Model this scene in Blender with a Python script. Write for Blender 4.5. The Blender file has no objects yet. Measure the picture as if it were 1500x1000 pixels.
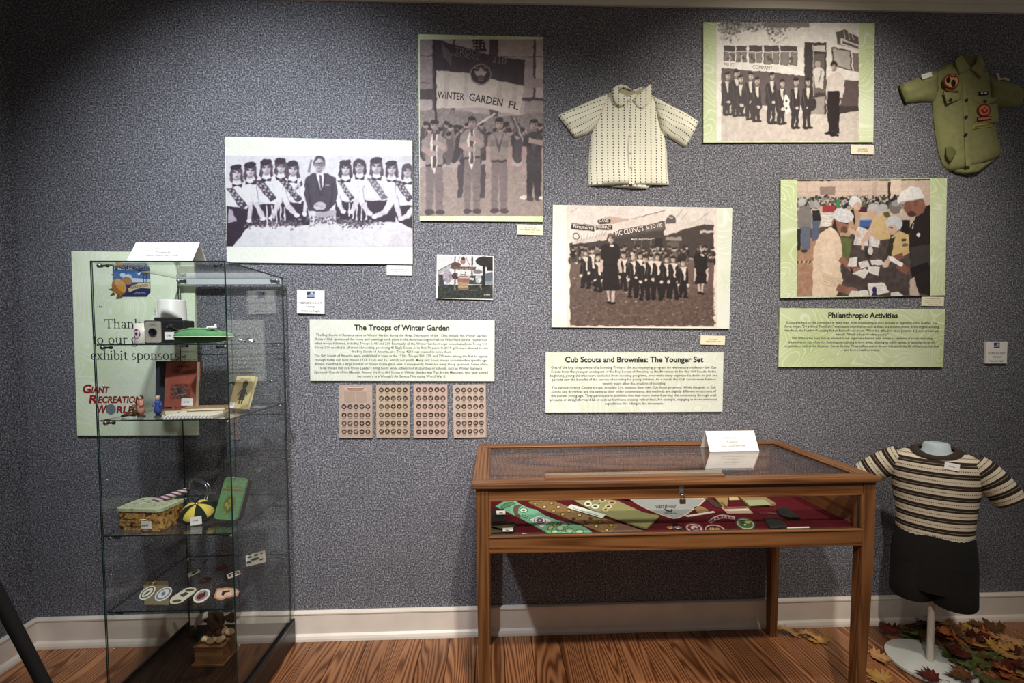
import bpy, bmesh, math, random
import numpy as np
from mathutils import Vector, Matrix

# ------------------------------------------------------------------ camera, world, lamps, exposure
scene = bpy.context.scene
COL = scene.collection
FPX = 700.0; PPX = 750.0
PITCH = math.radians(2.3); YAW = math.radians(2.05)
PPY = 498.0 + FPX * math.tan(PITCH)
EYE = 1.52; DW = 2.43
cam_data = bpy.data.cameras.new('camera')
cam_data.sensor_fit = 'HORIZONTAL'; cam_data.sensor_width = 36.0
cam_data.lens = FPX * 36.0 / 1500.0
cam_data.shift_y = (PPY - 500.0) / 1500.0
cam_data.clip_start = 0.02
cam = bpy.data.objects.new('camera', cam_data)
cam.location = (0, -DW, EYE)
ROLL = math.radians(0.35)
cam.rotation_euler = (Matrix.Rotation(-YAW, 3, 'Z') @ Matrix.Rotation(math.pi / 2 - PITCH, 3, 'X') @ Matrix.Rotation(-ROLL, 3, 'Z')).to_euler()
COL.objects.link(cam)
scene.camera = cam

scene.view_settings.view_transform = 'Standard'
scene.view_settings.look = 'None'
scene.view_settings.gamma = 1.0
scene.view_settings.use_curve_mapping = False
scene.view_settings.exposure = 0.0
scene.cycles.transparent_max_bounces = 40
scene.cycles.max_bounces = 10

world = bpy.data.worlds.new('world'); scene.world = world
world.use_nodes = True
wb = world.node_tree.nodes['Background']
wb.inputs[0].default_value = (0.9, 0.85, 0.8, 1)
wb.inputs[1].default_value = 0.125

def spot(name, loc, target, energy, color, angle, blend, size=0.05):
    l = bpy.data.lights.new(name, 'SPOT')
    l.energy = energy; l.color = color
    l.spot_size = math.radians(angle); l.spot_blend = blend
    l.shadow_soft_size = size
    o = bpy.data.objects.new(name, l); COL.objects.link(o)
    o.location = loc
    o.rotation_euler = (Vector(target) - Vector(loc)).to_track_quat('-Z', 'Y').to_euler()
    return o
# ceiling track spots of the gallery, then one extra spot for the floor
spot('track_spot', (-1.00, -1.75, 3.26), (-1.00, 0.0, 1.75), 258, (0.89, 0.935, 1.0), 84, 1.0, 0.05)
spot('track_spot', (0.05, -1.75, 3.26), (0.00, 0.0, 1.20), 135, (1.0, 0.96, 0.93), 86, 1.0, 0.05)
spot('track_spot', (1.60, -1.60, 3.26), (1.45, 0.0, 1.85), 205, (1.0, 0.925, 0.83), 84, 1.0, 0.05)
spot('track_spot', (0.35, -2.75, 3.26), (0.30, -0.25, 0.45), 330, (1.0, 0.91, 0.82), 70, 1.0, 0.05)  # added spot behind the camera, brightens the floor, table front and lower wall

# ------------------------------------------------------------------ pixels to places
CAM = np.array([0.0, -DW, EYE])
_cp, _sp, _ct, _st = math.cos(PITCH), math.sin(PITCH), math.cos(YAW), math.sin(YAW)
_fw = np.array([_st * _cp, _ct * _cp, -_sp]); _rt = np.array([_ct, -_st, 0.0]); _up = np.cross(_rt, _fw)
_rt, _up = math.cos(ROLL) * _rt - math.sin(ROLL) * _up, math.sin(ROLL) * _rt + math.cos(ROLL) * _up
def ray(x, y): return _fw + _rt * (x - PPX) / FPX - _up * (y - PPY) / FPX
def on_y(x, y, Y=0.0):                      # point seen at a pixel on the plane y = Y (the wall is y = 0)
    d = ray(x, y); return Vector(CAM + d * ((Y - CAM[1]) / d[1]))
def on_z(x, y, z=0.0):                      # point seen at a pixel on the level z
    d = ray(x, y); return Vector(CAM + d * ((z - CAM[2]) / d[2]))

# ------------------------------------------------------------------ objects and meshes
def lin(c): 
    a = np.asarray(c, float) / 255.0
    return np.where(a <= 0.04045, a / 12.92, ((a + 0.055) / 1.055) ** 2.4)
def tag(o, label=None, cat=None, group=None, kind=None):
    if label: o['label'] = label
    if cat: o['category'] = cat
    if group: o['group'] = group
    if kind: o['kind'] = kind
    return o
def empty(name, loc=(0, 0, 0), rot=(0, 0, 0), parent=None):
    o = bpy.data.objects.new(name, None); COL.objects.link(o)
    o.location = loc; o.rotation_euler = rot; o.parent = parent
    o.empty_display_size = 0.05
    return o
def thing(name, label, cat, loc=(0, 0, 0), rot=(0, 0, 0), group=None):
    return tag(empty(name, loc, rot), label, cat, group)

class MB:
    def __init__(s): s.v = []; s.f = []; s.m = []; s.uv = []; s.hasuv = False
    def add(s, vs, fs, mi=0, uv=None):
        b = len(s.v); s.v.extend([tuple(p) for p in vs]); s.f.extend([tuple(i + b for i in f) for f in fs])
        if isinstance(mi, int): s.m.extend([mi] * len(fs))
        else: s.m.extend(mi)
        if uv is not None: s.hasuv = True; s.uv.extend([tuple(u) for u in uv])
        else: s.uv.extend([(0, 0)] * len(vs))
        return s
    def box(s, x0, x1, y0, y1, z0, z1, mi=0, M=None, bev=0.0):
        if bev > 0:
            vs = []; 
            b = min(bev, (x1 - x0) * .45, (y1 - y0) * .45, (z1 - z0) * .45)
            bm = bmesh.new(); bmesh.ops.create_cube(bm, size=1.0)
            for v in bm.verts: v.co = Vector(((x0 + x1) / 2 + v.co.x * (x1 - x0), (y0 + y1) / 2 + v.co.y * (y1 - y0), (z0 + z1) / 2 + v.co.z * (z1 - z0)))
            bmesh.ops.bevel(bm, geom=bm.edges[:], offset=b, segments=2, affect='EDGES', profile=0.5)
            bm.verts.index_update()
            vs = [M @ v.co if M else v.co.copy() for v in bm.verts]; fs = [[v.index for v in f.verts] for f in bm.faces]
            bm.free(); return s.add(vs, fs, mi)
        vs = [Vector(p) for p in ((x0,y0,z0),(x1,y0,z0),(x1,y1,z0),(x0,y1,z0),(x0,y0,z1),(x1,y0,z1),(x1,y1,z1),(x0,y1,z1))]
        if M: vs = [M @ v for v in vs]
        return s.add(vs, [(0,3,2,1),(4,5,6,7),(0,1,5,4),(1,2,6,5),(2,3,7,6),(3,0,4,7)], mi)
    def prism(s, pts, z0, z1, mi=0, M=None):
        n = len(pts)
        vs = [Vector((p[0], p[1], z0)) for p in pts] + [Vector((p[0], p[1], z1)) for p in pts]
        if M: vs = [M @ v for v in vs]
        fs = [tuple(range(n))[::-1], tuple(range(n, 2 * n))] + [(i, (i + 1) % n, n + (i + 1) % n, n + i) for i in range(n)]
        return s.add(vs, fs, mi)
    def tube(s, pts, r, n=8, mi=0, caps=True, M=None):
        pts = [Vector(p) for p in pts]; k = len(pts)
        rs = r if isinstance(r, (list, tuple)) else [r] * k
        vs = []; fs = []
        prev = None
        for i, p in enumerate(pts):
            t = (pts[min(i + 1, k - 1)] - pts[max(i - 1, 0)]).normalized()
            if prev is None:
                a = Vector((0, 0, 1)) if abs(t.z) < 0.9 else Vector((1, 0, 0))
                u = t.cross(a).normalized()
            else:
                u = (prev - t * prev.dot(t)).normalized()
            prev = u; w = t.cross(u)
            for j in range(n):
                a = 2 * math.pi * j / n
                vs.append(p + (u * math.cos(a) + w * math.sin(a)) * rs[i])
        for i in range(k - 1):
            for j in range(n):
                fs.append((i*n+j, i*n+(j+1)%n, (i+1)*n+(j+1)%n, (i+1)*n+j))
        if caps: fs += [tuple(range(n))[::-1], tuple(range((k-1)*n, k*n))]
        if M: vs = [M @ v for v in vs]
        return s.add(vs, fs, mi)
    def loft(s, rings, mi=0, caps=True, closed=True, uv=None, M=None):
        n = len(rings[0]); k = len(rings); vs = [Vector(p) for r in rings for p in r]; fs = []
        for i in range(k - 1):
            for j in range(n if closed else n - 1):
                fs.append((i*n+j, i*n+(j+1)%n, (i+1)*n+(j+1)%n, (i+1)*n+j))
        if caps and closed: fs += [tuple(range(n))[::-1], tuple(range((k-1)*n, k*n))]
        if M: vs = [M @ v for v in vs]
        return s.add(vs, fs, mi, uv)
    def lathe(s, prof, n=20, mi=0, M=None, caps=True):
        rings = [[(r*math.cos(2*math.pi*j/n), r*math.sin(2*math.pi*j/n), z) for j in range(n)] for r, z in prof]
        return s.loft(rings, mi, caps, True, None, M)
    def ball(s, c, r, n=12, mi=0, M=None):
        rx, ry, rz = r if isinstance(r, (tuple, list)) else (r, r, r)
        k = max(4, n // 2); rings = []
        for i in range(k + 1):
            a = math.pi * (i + (0.02 if i == 0 else -0.02 if i == k else 0)) / k
            rings.append([(c[0]+rx*math.sin(a)*math.cos(2*math.pi*j/n), c[1]+ry*math.sin(a)*math.sin(2*math.pi*j/n), c[2]-rz*math.cos(a)) for j in range(n)])
        return s.loft(rings, mi, True, True, None, M)
    def build(s, name, mats, parent=None, smooth=False, loc=None, rot=None):
        me = bpy.data.meshes.new(name)
        me.from_pydata(s.v, [], s.f)
        mats = mats if isinstance(mats, (list, tuple)) else [mats]
        for m in mats: me.materials.append(m)
        if len(mats) > 1: me.polygons.foreach_set('material_index', s.m)
        if s.hasuv:
            a = me.attributes.new('puv', 'FLOAT_VECTOR', 'POINT')
            a.data.foreach_set('vector', np.array([(u[0], u[1], 0) for u in s.uv], float).ravel())
        me.validate()
        bm = bmesh.new(); bm.from_mesh(me); bmesh.ops.recalc_face_normals(bm, faces=bm.faces); bm.to_mesh(me); bm.free()
        if smooth:
            me.polygons.foreach_set('use_smooth', [True] * len(me.polygons))
            if smooth != 'all': me.set_sharp_from_angle(angle=math.radians(50))
        me.update()
        o = bpy.data.objects.new(name, me); COL.objects.link(o)
        o.parent = parent
        if loc is not None: o.location = loc
        if rot is not None: o.rotation_euler = rot
        return o
def copy_of(o, parent=None, loc=None, rot=None):
    c = o.copy(); COL.objects.link(c); c.parent = parent
    if loc is not None: c.location = loc
    if rot is not None: c.rotation_euler = rot
    return c
def copy_tree(o, parent=None):
    c = copy_of(o, parent)
    for ch in o.children: copy_tree(ch, c)
    return c

# ------------------------------------------------------------------ materials
def mat(name, color=(0.5, 0.5, 0.5), rough=0.6, metal=0.0, spec=0.5):
    m = bpy.data.materials.new(name); m.use_nodes = True
    b = m.node_tree.nodes['Principled BSDF']
    b.inputs['Base Color'].default_value = (*color[:3], 1)
    b.inputs['Roughness'].default_value = rough; b.inputs['Metallic'].default_value = metal
    b.inputs['Specular IOR Level'].default_value = spec
    return m
def srgb(name, c, rough=0.6, metal=0.0, spec=0.4, k=1.0, vary=0.0, vscale=60):
    m = mat(name, tuple(lin(c) * k), rough, metal, spec)
    if vary:
        nt = m.node_tree; b = nt.nodes['Principled BSDF']
        tc = N(nt, 'ShaderNodeTexCoord'); nz = N(nt, 'ShaderNodeTexNoise', Scale=vscale, Detail=4.0)
        nt.links.new(tc.outputs['Object'], nz.inputs['Vector'])
        rp = ramp(nt, [(0.3, tuple(lin(c) * k * (1 - vary))), (0.7, tuple(np.minimum(1, lin(c) * k * (1 + vary))))])
        nt.links.new(nz.outputs['Fac'], rp.inputs[0]); nt.links.new(rp.outputs[0], b.inputs['Base Color'])
    return m
def N(nt, typ, **kw):
    n = nt.nodes.new(typ)
    for k, v in kw.items():
        if k in n.inputs: n.inputs[k].default_value = v
        else: setattr(n, k, v)
    return n
def ramp(nt, stops, interp='LINEAR'):
    r = nt.nodes.new('ShaderNodeValToRGB'); e = r.color_ramp.elements
    r.color_ramp.interpolation = interp
    while len(e) < len(stops): e.new(0.5)
    for i, (p, c) in enumerate(stops): e[i].position = p; e[i].color = (*c[:3], 1)
    return r
def math_n(nt, op, a, b=None, c=None):
    n = nt.nodes.new('ShaderNodeMath'); n.operation = op
    for i, x in enumerate((a, b, c)):
        if x is None: continue
        if isinstance(x, (int, float)): n.inputs[i].default_value = x
        else: nt.links.new(x, n.inputs[i])
    return n.outputs[0]
M = {}
def m_wall():
    m = mat('grey_tweed_fabric', rough=0.95, spec=0.1); nt = m.node_tree; b = nt.nodes['Principled BSDF']
    tc = N(nt, 'ShaderNodeTexCoord')
    n1 = N(nt, 'ShaderNodeTexNoise', Scale=135.0, Detail=3.0, Roughness=0.75)
    n2 = N(nt, 'ShaderNodeTexNoise', Scale=5.0, Detail=3.0)
    nt.links.new(tc.outputs['Object'], n1.inputs['Vector']); nt.links.new(tc.outputs['Object'], n2.inputs['Vector'])
    r1 = ramp(nt, [(0.32, (0.015, 0.016, 0.019)), (0.5, (0.133, 0.133, 0.151)), (0.68, (0.50, 0.498, 0.53))])
    nt.links.new(n1.outputs['Fac'], r1.inputs[0])
    r2 = ramp(nt, [(0.3, (0.92, 0.92, 0.92)), (0.7, (1.05, 1.05, 1.05))]); nt.links.new(n2.outputs['Fac'], r2.inputs[0])
    mx = N(nt, 'ShaderNodeMix', data_type='RGBA', blend_type='MULTIPLY'); mx.inputs[0].default_value = 1
    nt.links.new(r1.outputs[0], mx.inputs[6]); nt.links.new(r2.outputs[0], mx.inputs[7])
    nt.links.new(mx.outputs[2], b.inputs['Base Color'])
    bp = N(nt, 'ShaderNodeBump', Strength=0.25, Distance=0.003)
    nt.links.new(n1.outputs['Fac'], bp.inputs['Height']); nt.links.new(bp.outputs[0], b.inputs['Normal'])
    return m
def m_wood(name, dark, mid, light, along='Y', freq=55.0, stretch=0.09, rough=0.4, rnd=1.0, waver=0.07, vary=0.35, fleck=0.5, knots=0.0):
    # grain: sine of the cross coordinate pushed about by long low noise, so it makes lines and cathedral loops
    m = mat(name, rough=rough, spec=0.45); nt = m.node_tree; b = nt.nodes['Principled BSDF']
    tc = N(nt, 'ShaderNodeTexCoord'); oi = N(nt, 'ShaderNodeObjectInfo')
    off = N(nt, 'ShaderNodeVectorMath', operation='SCALE'); off.inputs[0].default_value = (7.3, 11.9, 5.1)
    rr = math_n(nt, 'MULTIPLY', oi.outputs['Random'], 9.0 * rnd); nt.links.new(rr, off.inputs['Scale'])
    ad = N(nt, 'ShaderNodeVectorMath', operation='ADD')
    nt.links.new(tc.outputs['Object'], ad.inputs[0]); nt.links.new(off.outputs[0], ad.inputs[1])
    mp = N(nt, 'ShaderNodeMapping')
    sc = {'X': (stretch, 1, 1), 'Y': (1, stretch, 1), 'Z': (1, 1, stretch)}[along]
    mp.inputs['Scale'].default_value = sc; nt.links.new(ad.outputs[0], mp.inputs['Vector'])
    low = N(nt, 'ShaderNodeTexNoise', Scale=5.5, Detail=2.0, Roughness=0.5); nt.links.new(mp.outputs[0], low.inputs['Vector'])
    fine = N(nt, 'ShaderNodeTexNoise', Scale=110.0, Detail=3.0); nt.links.new(mp.outputs[0], fine.inputs['Vector'])
    sp = N(nt, 'ShaderNodeSeparateXYZ'); nt.links.new(mp.outputs[0], sp.inputs[0])
    cross = math_n(nt, 'ADD', sp.outputs['Y' if along == 'X' else 'X'], math_n(nt, 'MULTIPLY', sp.outputs['Y' if along == 'Z' else 'Z'], 0.6))
    g = math_n(nt, 'ADD', math_n(nt, 'MULTIPLY', cross, 0.35), math_n(nt, 'MULTIPLY', low.outputs['Fac'], waver * 5))
    kd = None
    if knots:
        m2 = N(nt, 'ShaderNodeMapping'); m2.inputs['Scale'].default_value = (1, 0.45, 0.2); nt.links.new(ad.outputs[0], m2.inputs['Vector'])
        vo = N(nt, 'ShaderNodeTexVoronoi', Scale=knots); nt.links.new(m2.outputs[0], vo.inputs['Vector']); kd = vo.outputs['Distance']
        g = math_n(nt, 'ADD', g, math_n(nt, 'DIVIDE', 0.006, math_n(nt, 'ADD', kd, 0.06)))
    sn = math_n(nt, 'SINE', math_n(nt, 'MULTIPLY', g, freq * 6.28))
    s2 = math_n(nt, 'ADD', math_n(nt, 'MULTIPLY', sn, 0.5), 0.5)
    s3 = math_n(nt, 'ADD', math_n(nt, 'MULTIPLY', s2, 1 - fleck), math_n(nt, 'MULTIPLY', fine.outputs['Fac'], fleck))
    r = ramp(nt, [(0.12, dark), (0.45, mid), (0.85, light)]); nt.links.new(s3, r.inputs[0])
    v = math_n(nt, 'ADD', math_n(nt, 'MULTIPLY', oi.outputs['Random'], vary), 1 - vary / 2)
    mx = N(nt, 'ShaderNodeMix', data_type='RGBA', blend_type='MULTIPLY'); mx.inputs[0].default_value = 1
    cb = N(nt, 'ShaderNodeCombineColor'); [nt.links.new(v, cb.inputs[i]) for i in range(3)]
    nt.links.new(r.outputs[0], mx.inputs[6]); nt.links.new(cb.outputs[0], mx.inputs[7])
    if knots:
        kr = ramp(nt, [(0.035, (0.10, 0.06, 0.05)), (0.085, (1, 1, 1))]); nt.links.new(kd, kr.inputs[0])
        m3 = N(nt, 'ShaderNodeMix', data_type='RGBA', blend_type='MULTIPLY'); m3.inputs[0].default_value = 1
        nt.links.new(mx.outputs[2], m3.inputs[6]); nt.links.new(kr.outputs[0], m3.inputs[7]); mx = m3
    nt.links.new(mx.outputs[2], b.inputs['Base Color'])
    bp = N(nt, 'ShaderNodeBump', Strength=0.12, Distance=0.002)
    nt.links.new(s3, bp.inputs['Height']); nt.links.new(bp.outputs[0], b.inputs['Normal'])
    return m
def m_contour(name, base, pale, line, k=1.0, scale=3.4, n=30.0):
    m = mat(name, rough=0.55, spec=0.3); nt = m.node_tree; b = nt.nodes['Principled BSDF']
    tc = N(nt, 'ShaderNodeTexCoord'); oi = N(nt, 'ShaderNodeObjectInfo')
    ad = N(nt, 'ShaderNodeVectorMath', operation='ADD'); nt.links.new(tc.outputs['Object'], ad.inputs[0])
    cb = N(nt, 'ShaderNodeCombineXYZ'); q = math_n(nt, 'MULTIPLY', oi.outputs['Random'], 13.0)
    nt.links.new(q, cb.inputs[0]); nt.links.new(q, cb.inputs[1]); nt.links.new(cb.outputs[0], ad.inputs[1])
    nz = N(nt, 'ShaderNodeTexNoise', Scale=scale, Detail=0.8, Roughness=0.4, Distortion=0.6); nt.links.new(ad.outputs[0], nz.inputs['Vector'])
    fr = math_n(nt, 'FRACT', math_n(nt, 'MULTIPLY', nz.outputs['Fac'], n))
    d = math_n(nt, 'ABSOLUTE', math_n(nt, 'SUBTRACT', fr, 0.5))
    ln = ramp(nt, [(0.0, (.8, .8, .8)), (0.16, (0, 0, 0))]); nt.links.new(d, ln.inputs[0])
    n2 = N(nt, 'ShaderNodeTexNoise', Scale=2.2, Detail=6.0, Roughness=0.7); nt.links.new(ad.outputs[0], n2.inputs['Vector'])
    rb = ramp(nt, [(0.35, tuple(lin(base) * k)), (0.65, tuple(np.minimum(1, lin(pale) * k)))]); nt.links.new(n2.outputs['Fac'], rb.inputs[0])
    mx = N(nt, 'ShaderNodeMix', data_type='RGBA'); nt.links.new(ln.outputs[0], mx.inputs[0])
    nt.links.new(rb.outputs[0], mx.inputs[6]); mx.inputs[7].default_value = (*np.minimum(1, lin(line) * k), 1)
    nt.links.new(mx.outputs[2], b.inputs['Base Color'])
    return m
def m_print():
    m = mat('printed_photo', rough=0.55, spec=0.25); nt = m.node_tree; b = nt.nodes['Principled BSDF']
    a = N(nt, 'ShaderNodeAttribute', attribute_name='Col'); nt.links.new(a.outputs['Color'], b.inputs['Base Color'])
    return m
def m_glass(name, tint, refl=1.0):
    # thin sheet glass: Fresnel mix of a clear tinted pass-through and a mirror reflection
    m = bpy.data.materials.new(name); m.use_nodes = True; nt = m.node_tree; nt.nodes.clear()
    out = N(nt, 'ShaderNodeOutputMaterial'); mx = N(nt, 'ShaderNodeMixShader')
    tr = N(nt, 'ShaderNodeBsdfTransparent'); tr.inputs[0].default_value = (*tint, 1)
    gl = N(nt, 'ShaderNodeBsdfGlossy'); gl.inputs['Roughness'].default_value = 0.0; gl.inputs[0].default_value = (1, 1, 1, 1)
    # Schlick reflectance on the absolute angle, the same from both faces of the sheet
    ge = N(nt, 'ShaderNodeNewGeometry'); dt = N(nt, 'ShaderNodeVectorMath', operation='DOT_PRODUCT')
    nt.links.new(ge.outputs['Normal'], dt.inputs[0]); nt.links.new(ge.outputs['Incoming'], dt.inputs[1])
    c1 = math_n(nt, 'SUBTRACT', 1.0, math_n(nt, 'ABSOLUTE', dt.outputs['Value']))
    f = math_n(nt, 'MULTIPLY', math_n(nt, 'ADD', math_n(nt, 'MULTIPLY', math_n(nt, 'POWER', c1, 5.0), 0.96), 0.035), refl)
    nt.links.new(f, mx.inputs[0]); nt.links.new(tr.outputs[0], mx.inputs[1]); nt.links.new(gl.outputs[0], mx.inputs[2])
    nt.links.new(mx.outputs[0], out.inputs[0])
    return m
def m_puv(name, fn, rough=0.85):
    m = mat(name, rough=rough, spec=0.15); nt = m.node_tree; b = nt.nodes['Principled BSDF']
    a = N(nt, 'ShaderNodeAttribute', attribute_name='puv'); sp = N(nt, 'ShaderNodeSeparateXYZ'); nt.links.new(a.outputs['Vector'], sp.inputs[0])
    nt.links.new(fn(nt, sp.outputs[0], sp.outputs[1]), b.inputs['Base Color'])
    return m
M['wall'] = m_wall()
M['white_trim'] = srgb('white_gloss_paint', (238, 228, 214), 0.35, k=0.95, vary=0.05, vscale=9)
M['floor'] = m_wood('heart_pine_boards', (0.10, 0.030, 0.010), (0.30, 0.118, 0.046), (0.44, 0.195, 0.083), 'Y', 150.0, 0.08, 0.33, 1.0, 0.03, 0.6, 0.36, knots=2.6)
M['subfloor'] = mat('dark_gap', (0.012, 0.007, 0.004), 0.9)
M['oak'] = m_wood('golden_oak', (0.045, 0.014, 0.004), (0.175, 0.068, 0.021), (0.27, 0.118, 0.041), 'X', 120.0, 0.045, 0.35, 1.0, 0.03, 0.15, 0.6)
M['oak_z'] = m_wood('golden_oak_upright', (0.06, 0.021, 0.007), (0.165, 0.066, 0.021), (0.24, 0.105, 0.038), 'Z', 120.0, 0.045, 0.38, 1.0, 0.03, 0.15, 0.6)
M['oak_y'] = m_wood('golden_oak_side', (0.045, 0.014, 0.004), (0.175, 0.068, 0.021), (0.27, 0.118, 0.041), 'Y', 120.0, 0.045, 0.38, 1.0, 0.03, 0.15, 0.6)
M['oak_pale'] = m_wood('pale_oak', (0.16, 0.075, 0.026), (0.33, 0.18, 0.075), (0.42, 0.25, 0.11), 'X', 60.0, 0.06, 0.4, 1.0, 0.03, 0.1, 0.6)
M['glass'] = m_glass('clear_sheet_glass', (0.985, 0.992, 0.988))
M['acrylic'] = m_glass('clear_acrylic', (0.93, 0.94, 0.94), 1.6)
M['glass_edge'] = mat('green_glass_edge', (0.010, 0.028, 0.024), 0.15)
M['print'] = m_print()
M['board_green'] = m_contour('green_contour_print', (190, 206, 166), (212, 222, 196), (232, 238, 222), 1.42)
M['board_pale'] = m_contour('pale_contour_print', (218, 226, 200), (238, 240, 230), (246, 248, 240), 0.86)
M['board_lime'] = m_contour('lime_contour_print', (192, 208, 148), (218, 228, 192), (234, 240, 216), 0.95)
M['paper'] = srgb('white_paper', (232, 230, 224), 0.7, vary=0.02)
M['paper_cream'] = srgb('cream_paper', (226, 218, 190), 0.7, vary=0.04)
M['ink'] = mat('black_ink', (0.012, 0.012, 0.012), 0.6)
M['ink_soft'] = mat('grey_ink', (0.05, 0.05, 0.048), 0.6)
M['black'] = mat('black_lacquer', (0.008, 0.008, 0.009), 0.3)
M['black_matte'] = mat('black_matte', (0.012, 0.012, 0.012), 0.6)
M['chrome'] = mat('chrome', (0.7, 0.7, 0.72), 0.2, 1.0)
M['steel'] = mat('dull_steel', (0.45, 0.45, 0.45), 0.4, 1.0)
M['brass'] = mat('brass', (0.55, 0.38, 0.14), 0.35, 1.0)
M['gold'] = mat('gold_thread', (0.55, 0.42, 0.16), 0.5)

# ------------------------------------------------------------------ lettering
_tcache = {}
def text_geo(s, bold=0.0, res=2, spacing=1.0):
    key = (s, bold, res, spacing)
    if key in _tcache: return _tcache[key]
    cu = bpy.data.curves.new('lettering', 'FONT'); cu.body = s; cu.size = 1.0
    cu.resolution_u = res; cu.offset = bold; cu.space_character = spacing
    o = bpy.data.objects.new('lettering', cu); COL.objects.link(o)
    dg = bpy.context.evaluated_depsgraph_get(); dg.update()
    me = bpy.data.meshes.new_from_object(o.evaluated_get(dg))
    vs = np.array([v.co[:] for v in me.vertices], float).reshape(-1, 3); fs = [tuple(p.vertices) for p in me.polygons]
    bpy.data.objects.remove(o); bpy.data.curves.remove(cu); bpy.data.meshes.remove(me)
    if len(vs): x0, y0 = vs[:, 0].min(), vs[:, 1].min(); x1, y1 = vs[:, 0].max(), vs[:, 1].max()
    else: x0 = y0 = 0; x1 = y1 = 1
    _tcache[key] = (vs, fs, (x0, x1, y0, y1)); return _tcache[key]
def put_text(mb, s, cx, cy, h, width=None, z=0.0, bold=0.0, res=2, mi=0, rot=0.0, slant=0.0, warp=None, align='c', spacing=1.0):
    # h: capital height; text centred on cx with its baseline at cy - h / 2
    vs, fs, (x0, x1, y0, y1) = text_geo(s, bold, res, spacing)
    sy = h / 0.72; sx = sy if width is None else width / (x1 - x0)
    ca, sa = math.cos(rot), math.sin(rot); P = []
    for v in vs:
        x = (v[0] - ((x0 + x1) / 2 if align == 'c' else x0)) * sx; y = v[1] * sy - h / 2
        x += slant * y
        if warp: x, y = warp(x, y)
        P.append((cx + x * ca - y * sa, cy + x * sa + y * ca, z))
    mb.add(P, fs, mi)

# ------------------------------------------------------------------ the room
XL, XR, YF = -2.312, 4.2, -3.4
ZC = on_y(1290, 15, -0.012).z + 0.188
def struct(name, mb, m, parent=None, **k):
    o = mb.build(name, m, parent, **k)
    if parent is None: o['kind'] = 'structure'
    return o
struct('wall_back', MB().box(XL - 0.12, XR, 0, 0.12, -0.05, ZC), M['wall'])
struct('wall_left', MB().box(XL - 0.12, XL, YF, 0, -0.05, ZC), M['wall'])
M['ceiling'] = srgb('ceiling_paint', (225, 220, 210), 0.9, vary=0.03, vscale=4)
struct('ceiling', MB().box(XL - 0.12, XR, YF, 0.12, ZC, ZC + 0.1), M['ceiling'])
floor = struct('floor', MB().box(XL - 0.12, XR, YF, 0.12, -0.09, -0.022), M['subfloor'])
pw = 0.138
plank0 = MB().box(-pw / 2 + 0.0012, pw / 2 - 0.0012, YF + 0.02, -0.002, -0.022, 0, bev=0.0015).build('plank', M['floor'], floor)
x = XL + pw / 2 + 0.002; first = True
rng = random.Random(4)
while x < XR - pw:
    if first: plank0.location = (x, 0, 0); first = False
    else: copy_of(plank0, floor, (x, 0, 0))
    x += pw
# skirting boards: flat board, top bead and quarter-round shoe
def skirting(name, L, M4):
    prof = [(0, 0), (0.034, 0), (0.033, 0.012), (0.028, 0.024), (0.020, 0.031), (0.018, 0.033), (0.018, 0.128), (0.021, 0.131), (0.022, 0.137), (0.019, 0.143), (0.008, 0.146), (0, 0.146)]
    rings = [[M4 @ Vector((s, -p[0], p[1])) for p in prof] for s in (0, L)]
    return struct(name, MB().loft(rings), M['white_trim'])
skirting('baseboard_back', XR - XL, Matrix.Translation((XL, -0.001, 0.0005)))
skirting('baseboard_left', -YF - 0.004, Matrix.Translation((XL + 0.001, YF, 0.0005)) @ Matrix.Rotation(math.pi / 2, 4, 'Z'))
# picture-rail and stepped crown moulding under the ceiling
M['crown'] = srgb('crown_paint', (226, 220, 204), 0.5, k=1.0, vary=0.05, vscale=6)
prof = [(0, 0), (0.012, 0), (0.012, 0.036), (0.020, 0.038), (0.020, 0.046), (0.014, 0.050), (0.022, 0.070), (0.034, 0.086), (0.036, 0.094), (0.030, 0.098), (0.040, 0.120), (0.066, 0.150), (0.092, 0.168), (0.094, 0.186), (0, 0.186)]
ZCR = ZC - 0.188
rings = [[(xx, -0.001 - p[0], ZCR + p[1]) for p in prof] for xx in (XL + 0.002, XR)]
struct('trim_1', MB().loft(rings), M['crown'])

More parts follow.
